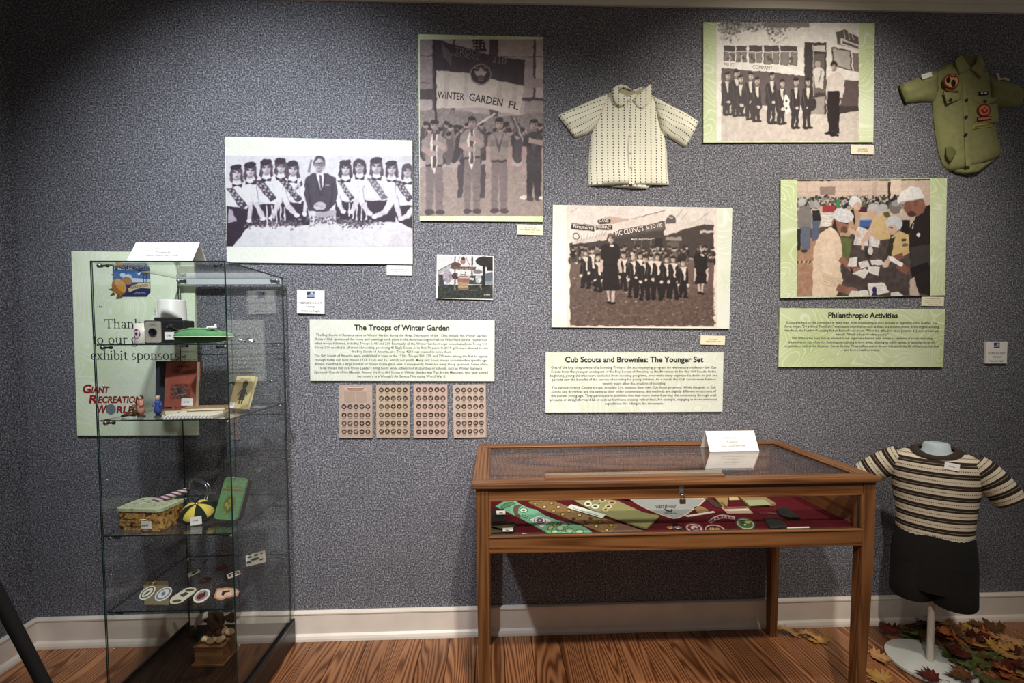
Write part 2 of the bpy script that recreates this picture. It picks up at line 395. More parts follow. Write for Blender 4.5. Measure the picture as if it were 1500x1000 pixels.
# ------------------------------------------------------------------ printed pictures: a small painter whose colours go onto a fine mesh
RS = np.random.RandomState(7)
def smooth_noise(h, w, cell):
    gh, gw = int(h / cell) + 3, int(w / cell) + 3
    g = RS.rand(gh, gw)
    yy = np.arange(h) / cell; xx = np.arange(w) / cell
    y0 = yy.astype(int); x0 = xx.astype(int); fy = (yy - y0)[:, None]; fx = (xx - x0)[None, :]
    fy = fy * fy * (3 - 2 * fy); fx = fx * fx * (3 - 2 * fx)
    a = g[y0][:, x0]; b = g[y0][:, x0 + 1]; c = g[y0 + 1][:, x0]; d = g[y0 + 1][:, x0 + 1]
    return (a * (1 - fx) + b * fx) * (1 - fy) + (c * (1 - fx) + d * fx) * fy
class Canvas:
    # drawn in crop coordinates: x0..x1, y0..y1; q samples per unit
    def __init__(s, x0, y0, x1, y1, nx, bg):
        s.x0, s.y0, s.x1, s.y1 = x0, y0, x1, y1
        s.w = nx * 2; s.h = int(round(nx * (y1 - y0) / (x1 - x0))) * 2
        s.a = np.zeros((s.h, s.w, 3)); s.a[:] = bg
        s.sx = s.w / (x1 - x0); s.sy = s.h / (y1 - y0)
    def _win(s, xa, ya, xb, yb):
        i0 = max(0, int((ya - s.y0) * s.sy) - 1); i1 = min(s.h, int((yb - s.y0) * s.sy) + 2)
        j0 = max(0, int((xa - s.x0) * s.sx) - 1); j1 = min(s.w, int((xb - s.x0) * s.sx) + 2)
        if i1 <= i0 or j1 <= j0: return None
        Y = (np.arange(i0, i1)[:, None] + 0.5) / s.sy + s.y0; X = (np.arange(j0, j1)[None, :] + 0.5) / s.sx + s.x0
        return i0, i1, j0, j1, X, Y
    def _blend(s, w, m, col, al):
        i0, i1, j0, j1 = w[:4]; k = (m * al)[..., None]
        s.a[i0:i1, j0:j1] = s.a[i0:i1, j0:j1] * (1 - k) + np.asarray(col, float) * k
    def ell(s, cx, cy, rx, ry, col, rot=0, al=1.0, soft=0.0):
        R = max(rx, ry) * (1 + soft); w = s._win(cx - R, cy - R, cx + R, cy + R)
        if w is None: return
        X, Y = w[4] - cx, w[5] - cy; c, n = math.cos(math.radians(rot)), math.sin(math.radians(rot))
        d = np.sqrt(((X * c + Y * n) / rx) ** 2 + ((-X * n + Y * c) / ry) ** 2)
        m = np.clip((1 + soft - d) / (2 * soft), 0, 1) if soft > 0 else (d < 1).astype(float)
        s._blend(w, m, col, al)
    def poly(s, pts, col, al=1.0):
        xs = [p[0] for p in pts]; ys = [p[1] for p in pts]
        w = s._win(min(xs), min(ys), max(xs), max(ys))
        if w is None: return
        X, Y = w[4], w[5]; m = np.zeros((X.shape[1] and Y.shape[0], X.shape[1]), bool)
        n = len(pts)
        for i in range(n):
            xa, ya = pts[i]; xb, yb = pts[(i + 1) % n]
            if ya == yb: continue
            m ^= ((Y >= min(ya, yb)) & (Y < max(ya, yb))) & (X < xa + (Y - ya) * (xb - xa) / (yb - ya))
        s._blend(w, m.astype(float), col, al)
    def rect(s, xa, ya, xb, yb, col, al=1.0): s.poly([(xa, ya), (xb, ya), (xb, yb), (xa, yb)], col, al)
    def line(s, pts, wd, col, al=1.0):
        for (xa, ya), (xb, yb) in zip(pts[:-1], pts[1:]):
            L = math.hypot(xb - xa, yb - ya) or 1; nx, ny = -(yb - ya) / L * wd / 2, (xb - xa) / L * wd / 2
            s.poly([(xa + nx, ya + ny), (xb + nx, yb + ny), (xb - nx, yb - ny), (xa - nx, ya - ny)], col, al)
    def ring(s, cx, cy, r, wd, col, al=1.0, sq=1.0):
        R = r + wd; w = s._win(cx - R, cy - R, cx + R, cy + R)
        if w is None: return
        d = np.sqrt((w[4] - cx) ** 2 + ((w[5] - cy) / sq) ** 2); s._blend(w, (np.abs(d - r) < wd / 2).astype(float), col, al)
    def mottle(s, amp, cell, xa=None, ya=None, xb=None, yb=None):
        w = s._win(xa if xa is not None else s.x0, ya if ya is not None else s.y0, xb if xb is not None else s.x1, yb if yb is not None else s.y1)
        i0, i1, j0, j1 = w[:4]
        n = (smooth_noise(i1 - i0, j1 - j0, cell) - 0.5) * 2 * amp
        s.a[i0:i1, j0:j1] += n[..., None]
    def shade(s, fn):
        w = s._win(s.x0, s.y0, s.x1, s.y1); s.a = s.a * 1.0 + fn(w[4], w[5])[:s.h, :s.w, None]
    def texts(s, *a, **k): pass
    def limb(s, pts, w0, w1, col, al=1.0):
        n = len(pts)
        for i in range(n - 1):
            (xa, ya), (xb, yb) = pts[i], pts[i + 1]; wa = w0 + (w1 - w0) * i / (n - 1); wc = w0 + (w1 - w0) * (i + 1) / (n - 1)
            L = math.hypot(xb - xa, yb - ya) or 1; nx, ny = -(yb - ya) / L / 2, (xb - xa) / L / 2
            s.poly([(xa + nx * wa, ya + ny * wa), (xb + nx * wc, yb + ny * wc), (xb - nx * wc, yb - ny * wc), (xa - nx * wa, ya - ny * wa)], col, al)
            s.ell(xb, yb, wc / 2, wc / 2, col, al=al)
    def develop(s, warp=2.2, grain=3, blotch=3.5, soft=1, sat=1.0):
        # photographic softness: edges wander a little, tones break up, a slight blur
        h, w = s.h, s.w; k = s.sx
        dx = (smooth_noise(h, w, 12) - .5) * 2 * warp; dy = (smooth_noise(h, w, 12) - .5) * 2 * warp
        iy = np.clip(np.arange(h)[:, None] + dy, 0, h - 1).astype(int); ix = np.clip(np.arange(w)[None, :] + dx, 0, w - 1).astype(int)
        a = s.a[iy, ix]
        g = 1 + ((smooth_noise(h, w, 14) - .5) * 2 * blotch + (smooth_noise(h, w, 5) - .5) * 2 * blotch + (smooth_noise(h, w, 2) - .5) * 2 * grain) / 100.0
        a = (a - 118) * 1.10 + 122; lum = a.mean(-1, keepdims=True); a = lum + (a - lum) * sat; a = a * g[..., None]
        for _ in range(soft):
            b = np.pad(a, ((1, 1), (1, 1), (0, 0)), mode='edge')
            a = (b[:-2, 1:-1] + b[2:, 1:-1] + b[1:-1, :-2] + b[1:-1, 2:] + 2 * b[1:-1, 1:-1]) / 6
        s.a = a
    def finish(s):
        b = s.a[0::2, 0::2] + s.a[1::2, 0::2] + s.a[0::2, 1::2] + s.a[1::2, 1::2]
        return np.clip(b / 4, 0, 255)
def print_mesh(name, canvas, pos, parent, gain=1.0, z=0.0006):
    # pos(u, v) -> local (x, y) for u, v in 0..1 from the picture's top left
    a = canvas.finish(); h, w = a.shape[:2]
    u = np.linspace(0, 1, w); v = np.linspace(0, 1, h)
    p00, p10, p11, p01 = pos
    U, V = np.meshgrid(u, v)
    X = (p00[0]*(1-U)+p10[0]*U)*(1-V) + (p01[0]*(1-U)+p11[0]*U)*V
    Y = (p00[1]*(1-U)+p10[1]*U)*(1-V) + (p01[1]*(1-U)+p11[1]*U)*V
    co = np.stack([X, Y, np.full_like(X, z)], -1).reshape(-1, 3)
    idx = np.arange(h * w).reshape(h, w)
    q = np.stack([idx[1:, :-1], idx[1:, 1:], idx[:-1, 1:], idx[:-1, :-1]], -1).reshape(-1, 4)
    me = bpy.data.meshes.new(name)
    me.vertices.add(len(co)); me.vertices.foreach_set('co', co.ravel())
    me.loops.add(q.size); me.loops.foreach_set('vertex_index', q.ravel().astype(np.int32))
    me.polygons.add(len(q)); me.polygons.foreach_set('loop_start', np.arange(0, q.size, 4, dtype=np.int32))
    at = me.color_attributes.new('Col', 'FLOAT_COLOR', 'POINT')
    c = np.ones((h * w, 4)); c[:, :3] = np.clip(lin(a.reshape(-1, 3)) * gain, 0, 0.95)
    at.data.foreach_set('color', c.ravel())
    me.materials.append(M['print']); me.update(calc_edges=True); me.validate()
    o = bpy.data.objects.new(name, me); COL.objects.link(o); o.parent = parent
    return o

class Panel:
    # a board hung on the wall from its four corner pixels (top left, top right, bottom right, bottom left)
    def __init__(s, name, label, cat, corners, thick, board, group=None, edge=None, gap=0.002, part='board', bev=0.0):
        s.off = gap + thick
        P = [on_y(*c, -s.off) for c in corners]
        s.P = P; ctr = (P[0] + P[1] + P[2] + P[3]) / 4
        ex = ((P[1] - P[0]) + (P[2] - P[3])) / 2; ey = ((P[0] - P[3]) + (P[1] - P[2])) / 2
        s.w, s.h = ex.length, ey.length
        roll = (math.atan2(ex.z, ex.x) + math.atan2(-ey.x, ey.z)) / 2
        s.root = thing(name, label, cat, (ctr.x, -gap, ctr.z), (0, 0, 0), group)
        s.root.rotation_euler = (Matrix.Rotation(math.pi / 2, 3, 'X') @ Matrix.Rotation(roll, 3, 'Z')).to_euler()
        s.inv = (Matrix.Translation((ctr.x, -gap, ctr.z)) @ s.root.rotation_euler.to_matrix().to_4x4()).inverted()
        s.t = thick
        s.board = MB().box(-s.w/2, s.w/2, -s.h/2, s.h/2, 0, thick, bev=bev).build(part, board, s.root)
    def loc(s, px, py):                         # pixel -> local x, y on the board's face
        v = s.inv @ on_y(px, py, -s.off); return (v.x, v.y)
    def picture(s, name, canvas, crop, gain):
        # crop: (x0, y0, scale) of the crop the canvas is drawn in
        f = lambda x, y: s.loc(crop[0] + x / crop[2], crop[1] + y / crop[2])
        c = canvas; lim = lambda p: (min(max(p[0], -s.w/2 + 0.0005), s.w/2 - 0.0005), min(max(p[1], -s.h/2 + 0.0005), s.h/2 - 0.0005))
        pos = [lim(f(c.x0, c.y0)), lim(f(c.x1, c.y0)), lim(f(c.x1, c.y1)), lim(f(c.x0, c.y1))]
        o = print_mesh(name, canvas, pos, s.root, gain, s.t + 0.0006); return o
    def lettering(s, name, lines, m, crop=(0, 0, 1), z=0.0008, bold=0.0, res=2, split=False):
        # lines: (text, cx, cy, cap height, width or None[, rot degrees]) in crop pixels
        mb = MB()
        if split:
            for L in lines: s.lettering(name, [L], m, crop, z, bold, res)
            return
        for L in lines:
            t, cx, cy, h, w = L[:5]; rot = math.radians(L[5]) if len(L) > 5 else 0
            x, y = s.loc(crop[0] + cx / crop[2], crop[1] + cy / crop[2])
            x2, _ = s.loc(crop[0] + (cx + 10) / crop[2], crop[1] + cy / crop[2]); k = (x2 - x) / 10
            put_text(mb, t, x, y, h * k, None if w is None else w * k, s.t + z, bold, res, 0, -rot)
        return mb.build(name, m, s.root)

# ------------------------------------------------------------------ wall boards with photographs
def head(c, x, y, r, skin, hair, long=False, cap=None, glasses=False, dark=(50, 42, 48), fringe=True, turn=0):
    sk = np.array(skin, float); hr = np.array(hair, float)
    if long:
        c.ell(x, y - 0.05 * r, 0.92 * r, 0.98 * r, hair); c.poly([(x - .9 * r, y), (x + .9 * r, y), (x + 1.0 * r, y + 1.25 * r), (x + .62 * r, y + 1.5 * r), (x + .45 * r, y + .9 * r), (x - .45 * r, y + .9 * r), (x - .6 * r, y + 1.5 * r), (x - 1.0 * r, y + 1.2 * r)], hair)
        for d in (-.78, -.62, .66, .82): c.line([(x + d * r, y - .3 * r), (x + d * 1.08 * r, y + 1.2 * r)], .07 * r, hr * (1.35 if d in (-.62, .82) else .7), 0.7)
    else: c.ell(x, y - 0.16 * r, 0.74 * r, 0.86 * r, hair)
    c.rect(x - 0.25 * r, y + 0.6 * r, x + 0.25 * r, y + 1.2 * r, sk * 0.78)
    c.ell(x + turn * 0.1 * r, y + 0.16 * r, 0.60 * r, 0.80 * r, skin)
    c.ell(x + 0.34 * r, y + 0.30 * r, 0.30 * r, 0.62 * r, sk * 0.76, al=0.55, soft=.5)
    c.ell(x - 0.12 * r, y + 0.05 * r, 0.3 * r, 0.4 * r, np.minimum(255, sk * 1.08), al=0.5, soft=.6)
    if fringe: c.ell(x, y - 0.56 * r, 0.64 * r, 0.34 * r, hair); c.ell(x - .5 * r, y - .3 * r, .2 * r, .42 * r, hair); c.ell(x + .52 * r, y - .3 * r, .2 * r, .42 * r, hair)
    for d in (-0.25, 0.25):
        c.ell(x + (d + turn * 0.12) * r, y + 0.03 * r, 0.16 * r, 0.11 * r, dark, al=.45 if glasses else .75, soft=.5)
        c.line([(x + (d - 0.16 + turn * .12) * r, y - 0.12 * r), (x + (d + 0.16 + turn * .12) * r, y - 0.14 * r)], 0.07 * r, dark, 0.6)
    if glasses:
        for d in (-0.28, 0.28): c.ring(x + d * r, y + 0.04 * r, 0.22 * r, 0.06 * r, dark, .8)
        c.line([(x - 0.1 * r, y), (x + 0.1 * r, y)], 0.07 * r, dark)
    c.ell(x + (turn * .15 + .06) * r, y + .28 * r, .10 * r, .14 * r, sk * .74, al=.7, soft=.5)
    c.ell(x + turn * .1 * r, y + 0.55 * r, 0.2 * r, 0.07 * r, sk * 0.48, al=.8, soft=.5); c.ell(x, y + .9 * r, .4 * r, .16 * r, sk * .6, al=.6, soft=.5)
    if cap:
        cp_ = np.array(cap, float)
        if long: c.ell(x - 0.05 * r, y - 0.76 * r, 0.86 * r, 0.40 * r, cap, rot=-8); c.ell(x - .25 * r, y - .8 * r, .3 * r, .18 * r, cp_ * 1.35, al=.5, soft=.5); c.ell(x + .3 * r, y - 1.02 * r, .16 * r, .12 * r, cp_ * 1.2)
        else: c.ell(x, y - 0.62 * r, 0.66 * r, 0.40 * r, cap); c.poly([(x - .68 * r, y - .56 * r), (x + .68 * r, y - .56 * r), (x + .56 * r, y - .40 * r), (x - .56 * r, y - .40 * r)], cp_ * .8); c.ell(x - .2 * r, y - .75 * r, .25 * r, .14 * r, cp_ * 1.4, al=.6, soft=.5)
def sash(c, pts, col, mark, n=3, w=1.0):
    c.poly(pts, col)
    (xa, ya), (xb, yb), (xc, yc), (xd, yd) = pts[:4]
    rr = random.Random(int(xa))
    for i in range(n * 3):
        t = 0.12 + 0.8 * i / (n * 3); s = 0.3 + 0.4 * (i % 2)
        x = (xa * (1 - s) + xb * s) * (1 - t) + (xd * (1 - s) + xc * s) * t; y = (ya * (1 - s) + yb * s) * (1 - t) + (yd * (1 - s) + yc * s) * t
        c.ell(x, y, 8 * w, 7 * w, mark, al=0.85)

# --- girls in sashes behind a candle table (greyscale)
CA = (320, 190, 4.5467)
pA = Panel('photo_panel', 'wide white panel with greyscale photo of girls in sashes beside a suited man', 'photo panel',
           [(330.5, 202), (604.5, 203.8), (603.8, 386), (331, 385)], 0.010, M['board_pale'])
c = Canvas(50, 172, 1294, 776, 300, (232, 229, 234))
c.mottle(5, 30)
c.poly([(590, 280), (612, 195), (622, 200), (606, 290)], (150, 142, 152))
DK = (66, 54, 68); MDK = (88, 76, 90); BL = (243, 241, 246); SK = (214, 204, 212)
# dark skirts and suits behind the table
for q in ([(50, 500), (190, 510), (200, 640), (95, 776), (50, 776)], [(180, 500), (400, 490), (420, 620), (200, 640)], [(380, 480), (590, 470), (600, 630), (400, 650)],
          [(770, 460), (1010, 470), (1030, 620), (780, 620)], [(980, 470), (1170, 470), (1180, 610), (1010, 610)], [(1150, 500), (1294, 500), (1294, 660), (1200, 615)]):
    c.poly(q, DK)
for q in ([(66, 520), (90, 530), (118, 610), (62, 615)], [(640, 535), (770, 530), (772, 580), (650, 590)]): c.poly(q, (190, 180, 192))
# blouses
for q in ([(50, 370), (110, 350), (175, 380), (220, 450), (185, 525), (50, 500)], [(170, 345), (250, 325), (290, 400), (280, 470), (200, 470)],
          [(240, 330), (330, 305), (410, 340), (430, 430), (390, 500), (280, 470)], [(390, 320), (480, 315), (560, 340), (575, 440), (540, 490), (420, 470)],
          [(785, 330), (870, 310), (940, 340), (960, 430), (880, 480), (790, 470)], [(900, 310), (960, 300), (1010, 340), (1000, 450), (940, 460)],
          [(985, 320), (1060, 295), (1150, 325), (1175, 420), (1100, 460), (1000, 450)], [(1130, 330), (1190, 310), (1240, 350), (1294, 440), (1294, 500), (1170, 490)], [(1220, 345), (1294, 330), (1294, 470), (1240, 460)]):
    c.poly(q, BL)
# sashes with badges
for q in ([(50, 385), (95, 385), (190, 500), (150, 530)], [(225, 335), (290, 330), (385, 455), (345, 480)], [(395, 335), (440, 325), (555, 460), (520, 480)], [(505, 385), (545, 335), (555, 360), (470, 450)],
          [(785, 335), (815, 335), (900, 450), (875, 475)], [(985, 325), (1040, 320), (1125, 455), (1085, 465)], [(1165, 340), (1215, 335), (1294, 450), (1260, 480)]):
    sash(c, q, MDK if q[0][0] != 985 else (130, 118, 132), (218, 210, 220))
# arms reaching to the candles
GRY = (206, 200, 210)
for P_, w0, w1 in (([(190, 400), (212, 480), (200, 600)], 34, 20), ([(225, 370), (245, 480), (292, 590)], 44, 24), ([(400, 370), (398, 480), (348, 585)], 44, 24), ([(420, 400), (455, 500), (515, 570)], 40, 22), ([(556, 380), (578, 470), (566, 560)], 36, 20), ([(788, 440), (800, 500), (828, 545)], 34, 22), ([(945, 360), (925, 460), (878, 545)], 48, 24), ([(930, 380), (955, 490), (1000, 555)], 44, 24), ([(1150, 350), (1148, 470), (1110, 540), (1035, 575)], 54, 26), ([(1165, 420), (1185, 510), (1214, 590)], 40, 22), ([(1290, 520), (1256, 570), (1216, 592)], 34, 22)):
    c.limb([(x + 3, y + 2) for x, y in P_], w0 + 5, w1 + 5, (168, 158, 172)); c.limb(P_, w0, w1, BL); k_ = len(P_) - 2; c.limb([P_[k_], P_[-1]], w1 * 1.25, w1, (226, 218, 226)); c.ell(P_[-1][0], P_[-1][1], w1 * .85, w1 * .62, (244, 241, 246))
for x, y in ((120, 420), (250, 400), (330, 400), (500, 400), (850, 400), (950, 380), (1060, 380), (1200, 420), (1270, 400)):
    for d in (-26, 8, 30): c.line([(x + d, y - 40), (x + d + 10, y + 40)], 4, GRY, .7)
for x, y, r, cap, gl in ((120, 285, 46, 1, 0), (212, 268, 46, 1, 0), (318, 250, 46, 1, 0), (412, 240, 44, 1, 1), (492, 260, 46, 1, 0), (843, 255, 47, 1, 0), (937, 238, 47, 0, 1), (1050, 240, 48, 1, 0), (1152, 255, 44, 1, 0), (1258, 270, 44, 0, 1)):
    head(c, x, y, r, (220, 211, 219), (74, 62, 74) if int(x) % 2 else (96, 82, 92), True, (62, 50, 64) if cap else None, gl, (58, 46, 58))
    c.poly([(x - 34, y + 70), (x, y + 84), (x + 34, y + 70), (x + 30, y + 96), (x, y + 88), (x - 30, y + 96)], DK)
# the man
c.poly([(575, 320), (630, 290), (720, 290), (775, 320), (792, 420), (780, 470), (730, 540), (600, 540), (565, 440)], (84, 74, 88))
c.poly([(650, 290), (700, 290), (690, 380), (672, 400)], BL); c.poly([(668, 300), (684, 300), (686, 390), (674, 402)], (96, 86, 98))
c.line([(640, 300), (674, 440)], 4, (54, 44, 56)); c.line([(712, 300), (676, 440)], 4, (54, 44, 56)); c.rect(705, 366, 735, 372, (190, 184, 194))
for x in (585, 765): c.line([(x, 350), (x + (30 if x < 600 else -30), 520)], 7, (62, 52, 66))
c.ell(672, 505, 40, 26, SK); c.line([(640, 495), (690, 515)], 8, (176, 166, 176))
head(c, 668, 226, 54, (205, 195, 205), (84, 74, 86), False, None, True, (46, 38, 48), False)
# garlands, candles and the white cloth
c.poly([(50, 776), (95, 776), (180, 655), (300, 640), (700, 630), (1010, 640), (1200, 615), (1294, 665), (1294, 776)], (238, 235, 240))
c.poly([(1150, 690), (1294, 665), (1294, 776), (1120, 776)], (222, 214, 222), 0.7)
c.mottle(7, 6, 100, 645, 1290, 776)
rr = random.Random(3)
for i in range(420):
    x = rr.gauss(330, 75) if i % 3 == 0 else (rr.uniform(440, 850) if i % 3 == 1 else rr.gauss(930, 65)); y = 620 + rr.gauss(0, 16) - (18 if 560 < x < 800 else 0)
    g = rr.randint(70, 170); c.ell(x, y, rr.uniform(3, 11), rr.uniform(2, 7), (g, g - 10, g + 2), rot=rr.uniform(0, 180))
for x, y0, y1 in ((318, 500, 630), (352, 500, 610), (382, 520, 620), (410, 505, 600), (436, 510, 600), (865, 485, 575), (890, 490, 590), (917, 505, 600), (948, 500, 600), (982, 480, 600)):
    c.line([(x, y0), (x, y1)], 9, (238, 234, 240)); c.line([(x + 4, y0), (x + 4, y1)], 2, (120, 110, 120))
c.mottle(5, 1.6)
c.develop(2.2)
pA.picture('photo_print', c, CA, 0.58)

# --- scouts under the troop flag (sepia grey)
CB = (600, 40, 3.2238)
pB = Panel('photo_panel', 'tall panel with sepia photo of scouts holding a troop flag', 'photo panel',
           [(614, 50.8), (796, 53.2), (795, 324.6), (613.4, 323.2)], 0.010, M['board_lime'])
c = Canvas(48, 57, 630, 890, 190, (176, 160, 158))
c.mottle(12, 25)
c.rect(48, 57, 115, 300, (150, 136, 136)); c.mottle(14, 3, 48, 57, 115, 300)
c.rect(115, 57, 300, 140, (176, 160, 156)); c.rect(400, 57, 580, 150, (182, 166, 160)); c.rect(590, 57, 630, 330, (196, 178, 172))
c.rect(48, 290, 120, 340, (84, 74, 76)); c.rect(190, 330, 215, 470, (92, 82, 84)); c.rect(530, 330, 630, 345, (78, 68, 70))
for x, w in ((108, 16), (205, 10), (375, 22), (395, 20), (582, 12)): c.rect(x, 57, x + w, 440, (88, 77, 80))
for y in (135, 260): c.line([(48, y), (630, y + 6)], 4, (100, 90, 92))
c.rect(540, 240, 630, 285, (168, 152, 150)); c.rect(540, 345, 630, 420, (160, 146, 142))
c.poly([(48, 390), (160, 380), (300, 400), (420, 420), (630, 400), (630, 480), (48, 500)], (138, 126, 122)); c.mottle(16, 5, 48, 390, 630, 480)
# crowd
rr = random.Random(8)
for i in range(60):
    x = rr.uniform(48, 630); y = rr.uniform(455, 520); c.ell(x, y + 60, 26, 70, rr.choice([(84, 74, 76), (104, 92, 92), (70, 62, 64), (124, 112, 108)])); c.ell(x, y, 13, 17, rr.choice([(170, 148, 142), (150, 130, 126)])); c.ell(x, y - 9, 13, 10, (62, 52, 54))
c.poly([(48, 660), (630, 650), (630, 890), (48, 890)], (158, 142, 134)); c.mottle(9, 4, 48, 660, 630, 890)
c.line([(48, 700), (630, 735)], 3, (190, 172, 162), 0.6)
for x in (240, 345): c.poly([(x - 12, 640), (x + 16, 640), (x + 8, 800), (x - 14, 805)], (82, 72, 76))
# flag
c.poly([(294, 57), (345, 57), (362, 112), (300, 112)], (66, 54, 60))
for i in range(9): c.ell(305 + (i % 3) * 18, 70 + (i // 3) * 14, 4, 4, (196, 184, 180))
c.poly([(108, 57), (140, 62), (300, 108), (420, 140), (546, 155), (536, 276), (440, 255), (385, 243), (280, 214), (120, 204)], (74, 60, 66))
c.poly([(120, 204), (280, 214), (385, 243), (440, 255), (540, 277), (516, 415), (430, 396), (330, 374), (230, 377), (120, 378)], (206, 192, 182))
c.poly([(150, 70), (196, 130), (196, 180), (160, 140)], (120, 106, 108), 0.7)
for x in (170, 260, 420, 490): c.poly([(x, 90 + x * 0.2), (x + 22, 96 + x * 0.2), (x + 10, 370), (x - 12, 368)], (40, 30, 34), 0.10)
c.line([(116, 57), (124, 400), (128, 660)], 9, (62, 54, 56))
c.ell(335, 220, 50, 50, (60, 48, 54)); c.ring(335, 220, 47, 5, (150, 134, 130))
c.poly([(335, 182), (348, 205), (365, 205), (356, 226), (345, 228), (345, 250), (325, 250), (325, 228), (312, 226), (305, 205), (322, 205)], (170, 152, 146)); c.ell(335, 236, 15, 12, (92, 78, 80))
c.line([(318, 458), (402, 404)], 9, (205, 192, 184)); c.poly([(470, 415), (500, 420), (548, 540), (530, 545)], (96, 84, 88)); c.line([(490, 420), (540, 545)], 6, (190, 176, 170))
# four scouts and leader
def scout(x, top, sh, wst, foot, wd, arms=True, dark=False):
    sk = (172, 148, 142); kh = (148, 134, 128) if not dark else (72, 64, 68); pt = (128, 114, 112) if not dark else (62, 54, 58)
    c.poly([(x - wd * .42, wst), (x + wd * .42, wst), (x + wd * .46, (wst + foot) / 2), (x + wd * .42, foot), (x + wd * .08, foot), (x, wst + 60), (x - wd * .1, foot), (x - wd * .42, foot), (x - wd * .44, (wst + foot) / 2)], pt)
    for q in (0.3, 0.55, 0.8): c.line([(x - wd * .36, wst + (foot - wst) * q), (x - wd * .1, wst + (foot - wst) * q + 8)], 3, [k * .8 for k in pt]); c.line([(x + wd * .12, wst + (foot - wst) * q + 6), (x + wd * .4, wst + (foot - wst) * q)], 3, [k * .8 for k in pt])
    c.poly([(x - wd * .28, sh), (x + wd * .28, sh), (x + wd * .62, sh + 26), (x + wd * .68, sh + 80), (x + wd * .46, sh + 90), (x + wd * .45, wst), (x - wd * .45, wst), (x - wd * .46, sh + 90), (x - wd * .68, sh + 80), (x - wd * .62, sh + 26)], kh)
    c.mottle(8, 5, x - wd * .6, sh, x + wd * .6, wst)
    c.rect(x - wd * .44, wst - 6, x + wd * .44, wst + 5, (70, 60, 62))
    c.ell(x - wd * .24, foot + 6, wd * .24, 13, (84, 72, 74)); c.ell(x + wd * .28, foot + 6, wd * .24, 13, (84, 72, 74))
    if arms:
        c.line([(x - wd * .6, sh + 70), (x - wd * .1, sh + 95)], 26, sk); c.line([(x + wd * .6, sh + 70), (x, sh + 40)], 26, sk)
        c.poly([(x - 22, sh + 40), (x - 8, sh), (x + 14, sh), (x + 12, sh + 150), (x, sh + 190), (x - 14, sh + 150)], (222, 208, 200)); c.line([(x, sh), (x, sh + 160)], 14, (90, 78, 80))
        c.ell(x + 4, sh + 42, 16, 14, sk); c.ell(x - 6, sh + 92, 16, 14, sk)
    else:
        c.line([(x - wd * .58, sh + 70), (x - wd * .62, sh + 190)], 22, sk); c.line([(x + wd * .58, sh + 70), (x + wd * .6, sh + 190)], 22, sk)
        c.poly([(x - 26, sh), (x, sh + 60), (x + 26, sh), (x + 8, sh + 70), (x, sh + 100), (x - 8, sh + 70)], (96, 80, 82))
        c.rect(x + 16, sh + 40, x + 44, sh + 70, [k * .84 for k in kh]); c.rect(x - 44, sh + 40, x - 16, sh + 70, [k * .84 for k in kh])
    head(c, x, top, 27, (176, 152, 146), (66, 56, 58), False, (56, 46, 50), False, (60, 50, 52), False)
scout(585, 455, 490, 670, 800, 78, False, True); c.ell(533, 800, 17, 10, (220, 210, 204)); c.ell(620, 804, 12, 10, (220, 210, 204)); c.line([(560, 530), (630, 545)], 24, (170, 148, 142))
scout(117, 460, 500, 648, 865, 92); scout(293, 445, 480, 612, 860, 88); scout(421, 450, 490, 628, 858, 88, False)
c.mottle(7, 1.6)
c.develop(2.2)
pB.picture('photo_print', c, CB, 0.75)
pB.lettering('flag_lettering', [('WINTER', 195, 322, 34, 128, 4), ('GARDEN', 361, 341, 36, 160, 9), ('FL', 492, 368, 34, 48, 12)], srgb('sepia_ink', (62, 50, 52), k=0.9), CB, bold=0.02, split=True)
pB.lettering('flag_lettering', [('TROOP', 278, 116, 30, 130, 6), ('210', 424, 156, 30, 66, 9), ('SCOUTS', 262, 138, 14, 130, 9), ('BSA', 335, 192, 10, 56, 0)], srgb('sepia_faded_ink', (132, 116, 116), k=0.8), CB, split=True)

# --- cub scouts boarding a bus (warm grey)
CC = (1020, 0, 4.1679)
pC = Panel('photo_panel', 'green bordered panel with old photo of cub scouts boarding a bus', 'photo panel',
           [(1028.9, 29.3), (1279.8, 37.2), (1280.8, 209.5), (1032, 207)], 0.010, M['board_lime'])
c = Canvas(122, 130, 992, 862, 260, (222, 217, 208))
c.rect(152, 130, 990, 860, (205, 198, 190)); c.mottle(6, 30)
c.poly([(152, 150), (860, 150), (990, 175), (990, 300), (800, 285), (152, 262)], (216, 210, 202))
rr = random.Random(5)
for i in range(500):
    x = rr.choice([rr.gauss(200, 40), rr.gauss(300, 60), rr.gauss(480, 50)]); y = 135 + abs(rr.gauss(0, 45 if x < 260 else 25)) + (rr.random() ** 3 * 90 if 440 < x < 560 else 0); g = rr.randint(70, 190)
    c.ell(x, y, rr.uniform(3, 12), rr.uniform(2, 7), (g, g - 4, g - 10), rot=rr.uniform(0, 180), al=0.7)
c.rect(410, 130, 690, 160, (112, 104, 100), 0.8)
c.poly([(152, 262), (800, 288), (795, 470), (152, 410)], (224, 219, 210))
for x in (168, 240, 320, 410, 510):
    w = 66 if x < 300 else 80 if x < 400 else 92 if x < 500 else 104; y = 272 + (x - 168) * 0.0; hgt = 96 + (x - 168) * 0.066
    c.rect(x, y, x + w, y + hgt, (84, 76, 74)); c.rect(x + 4, y + 38, x + w - 4, y + hgt - 4, (132, 124, 118)); c.rect(x + w * .5, y + 38, x + w * .56, y + hgt, (216, 210, 202))
    for k in range(4): c.ell(x + rr.uniform(10, w - 10), y + rr.uniform(50, hgt - 12), rr.uniform(5, 12), rr.uniform(5, 16), (84, 77, 74), al=0.8)
    c.line([(x, y + 36), (x + w, y + 36)], 4, (216, 210, 202))
c.poly([(152, 408), (660, 455), (660, 640), (152, 640)], (96, 86, 84))
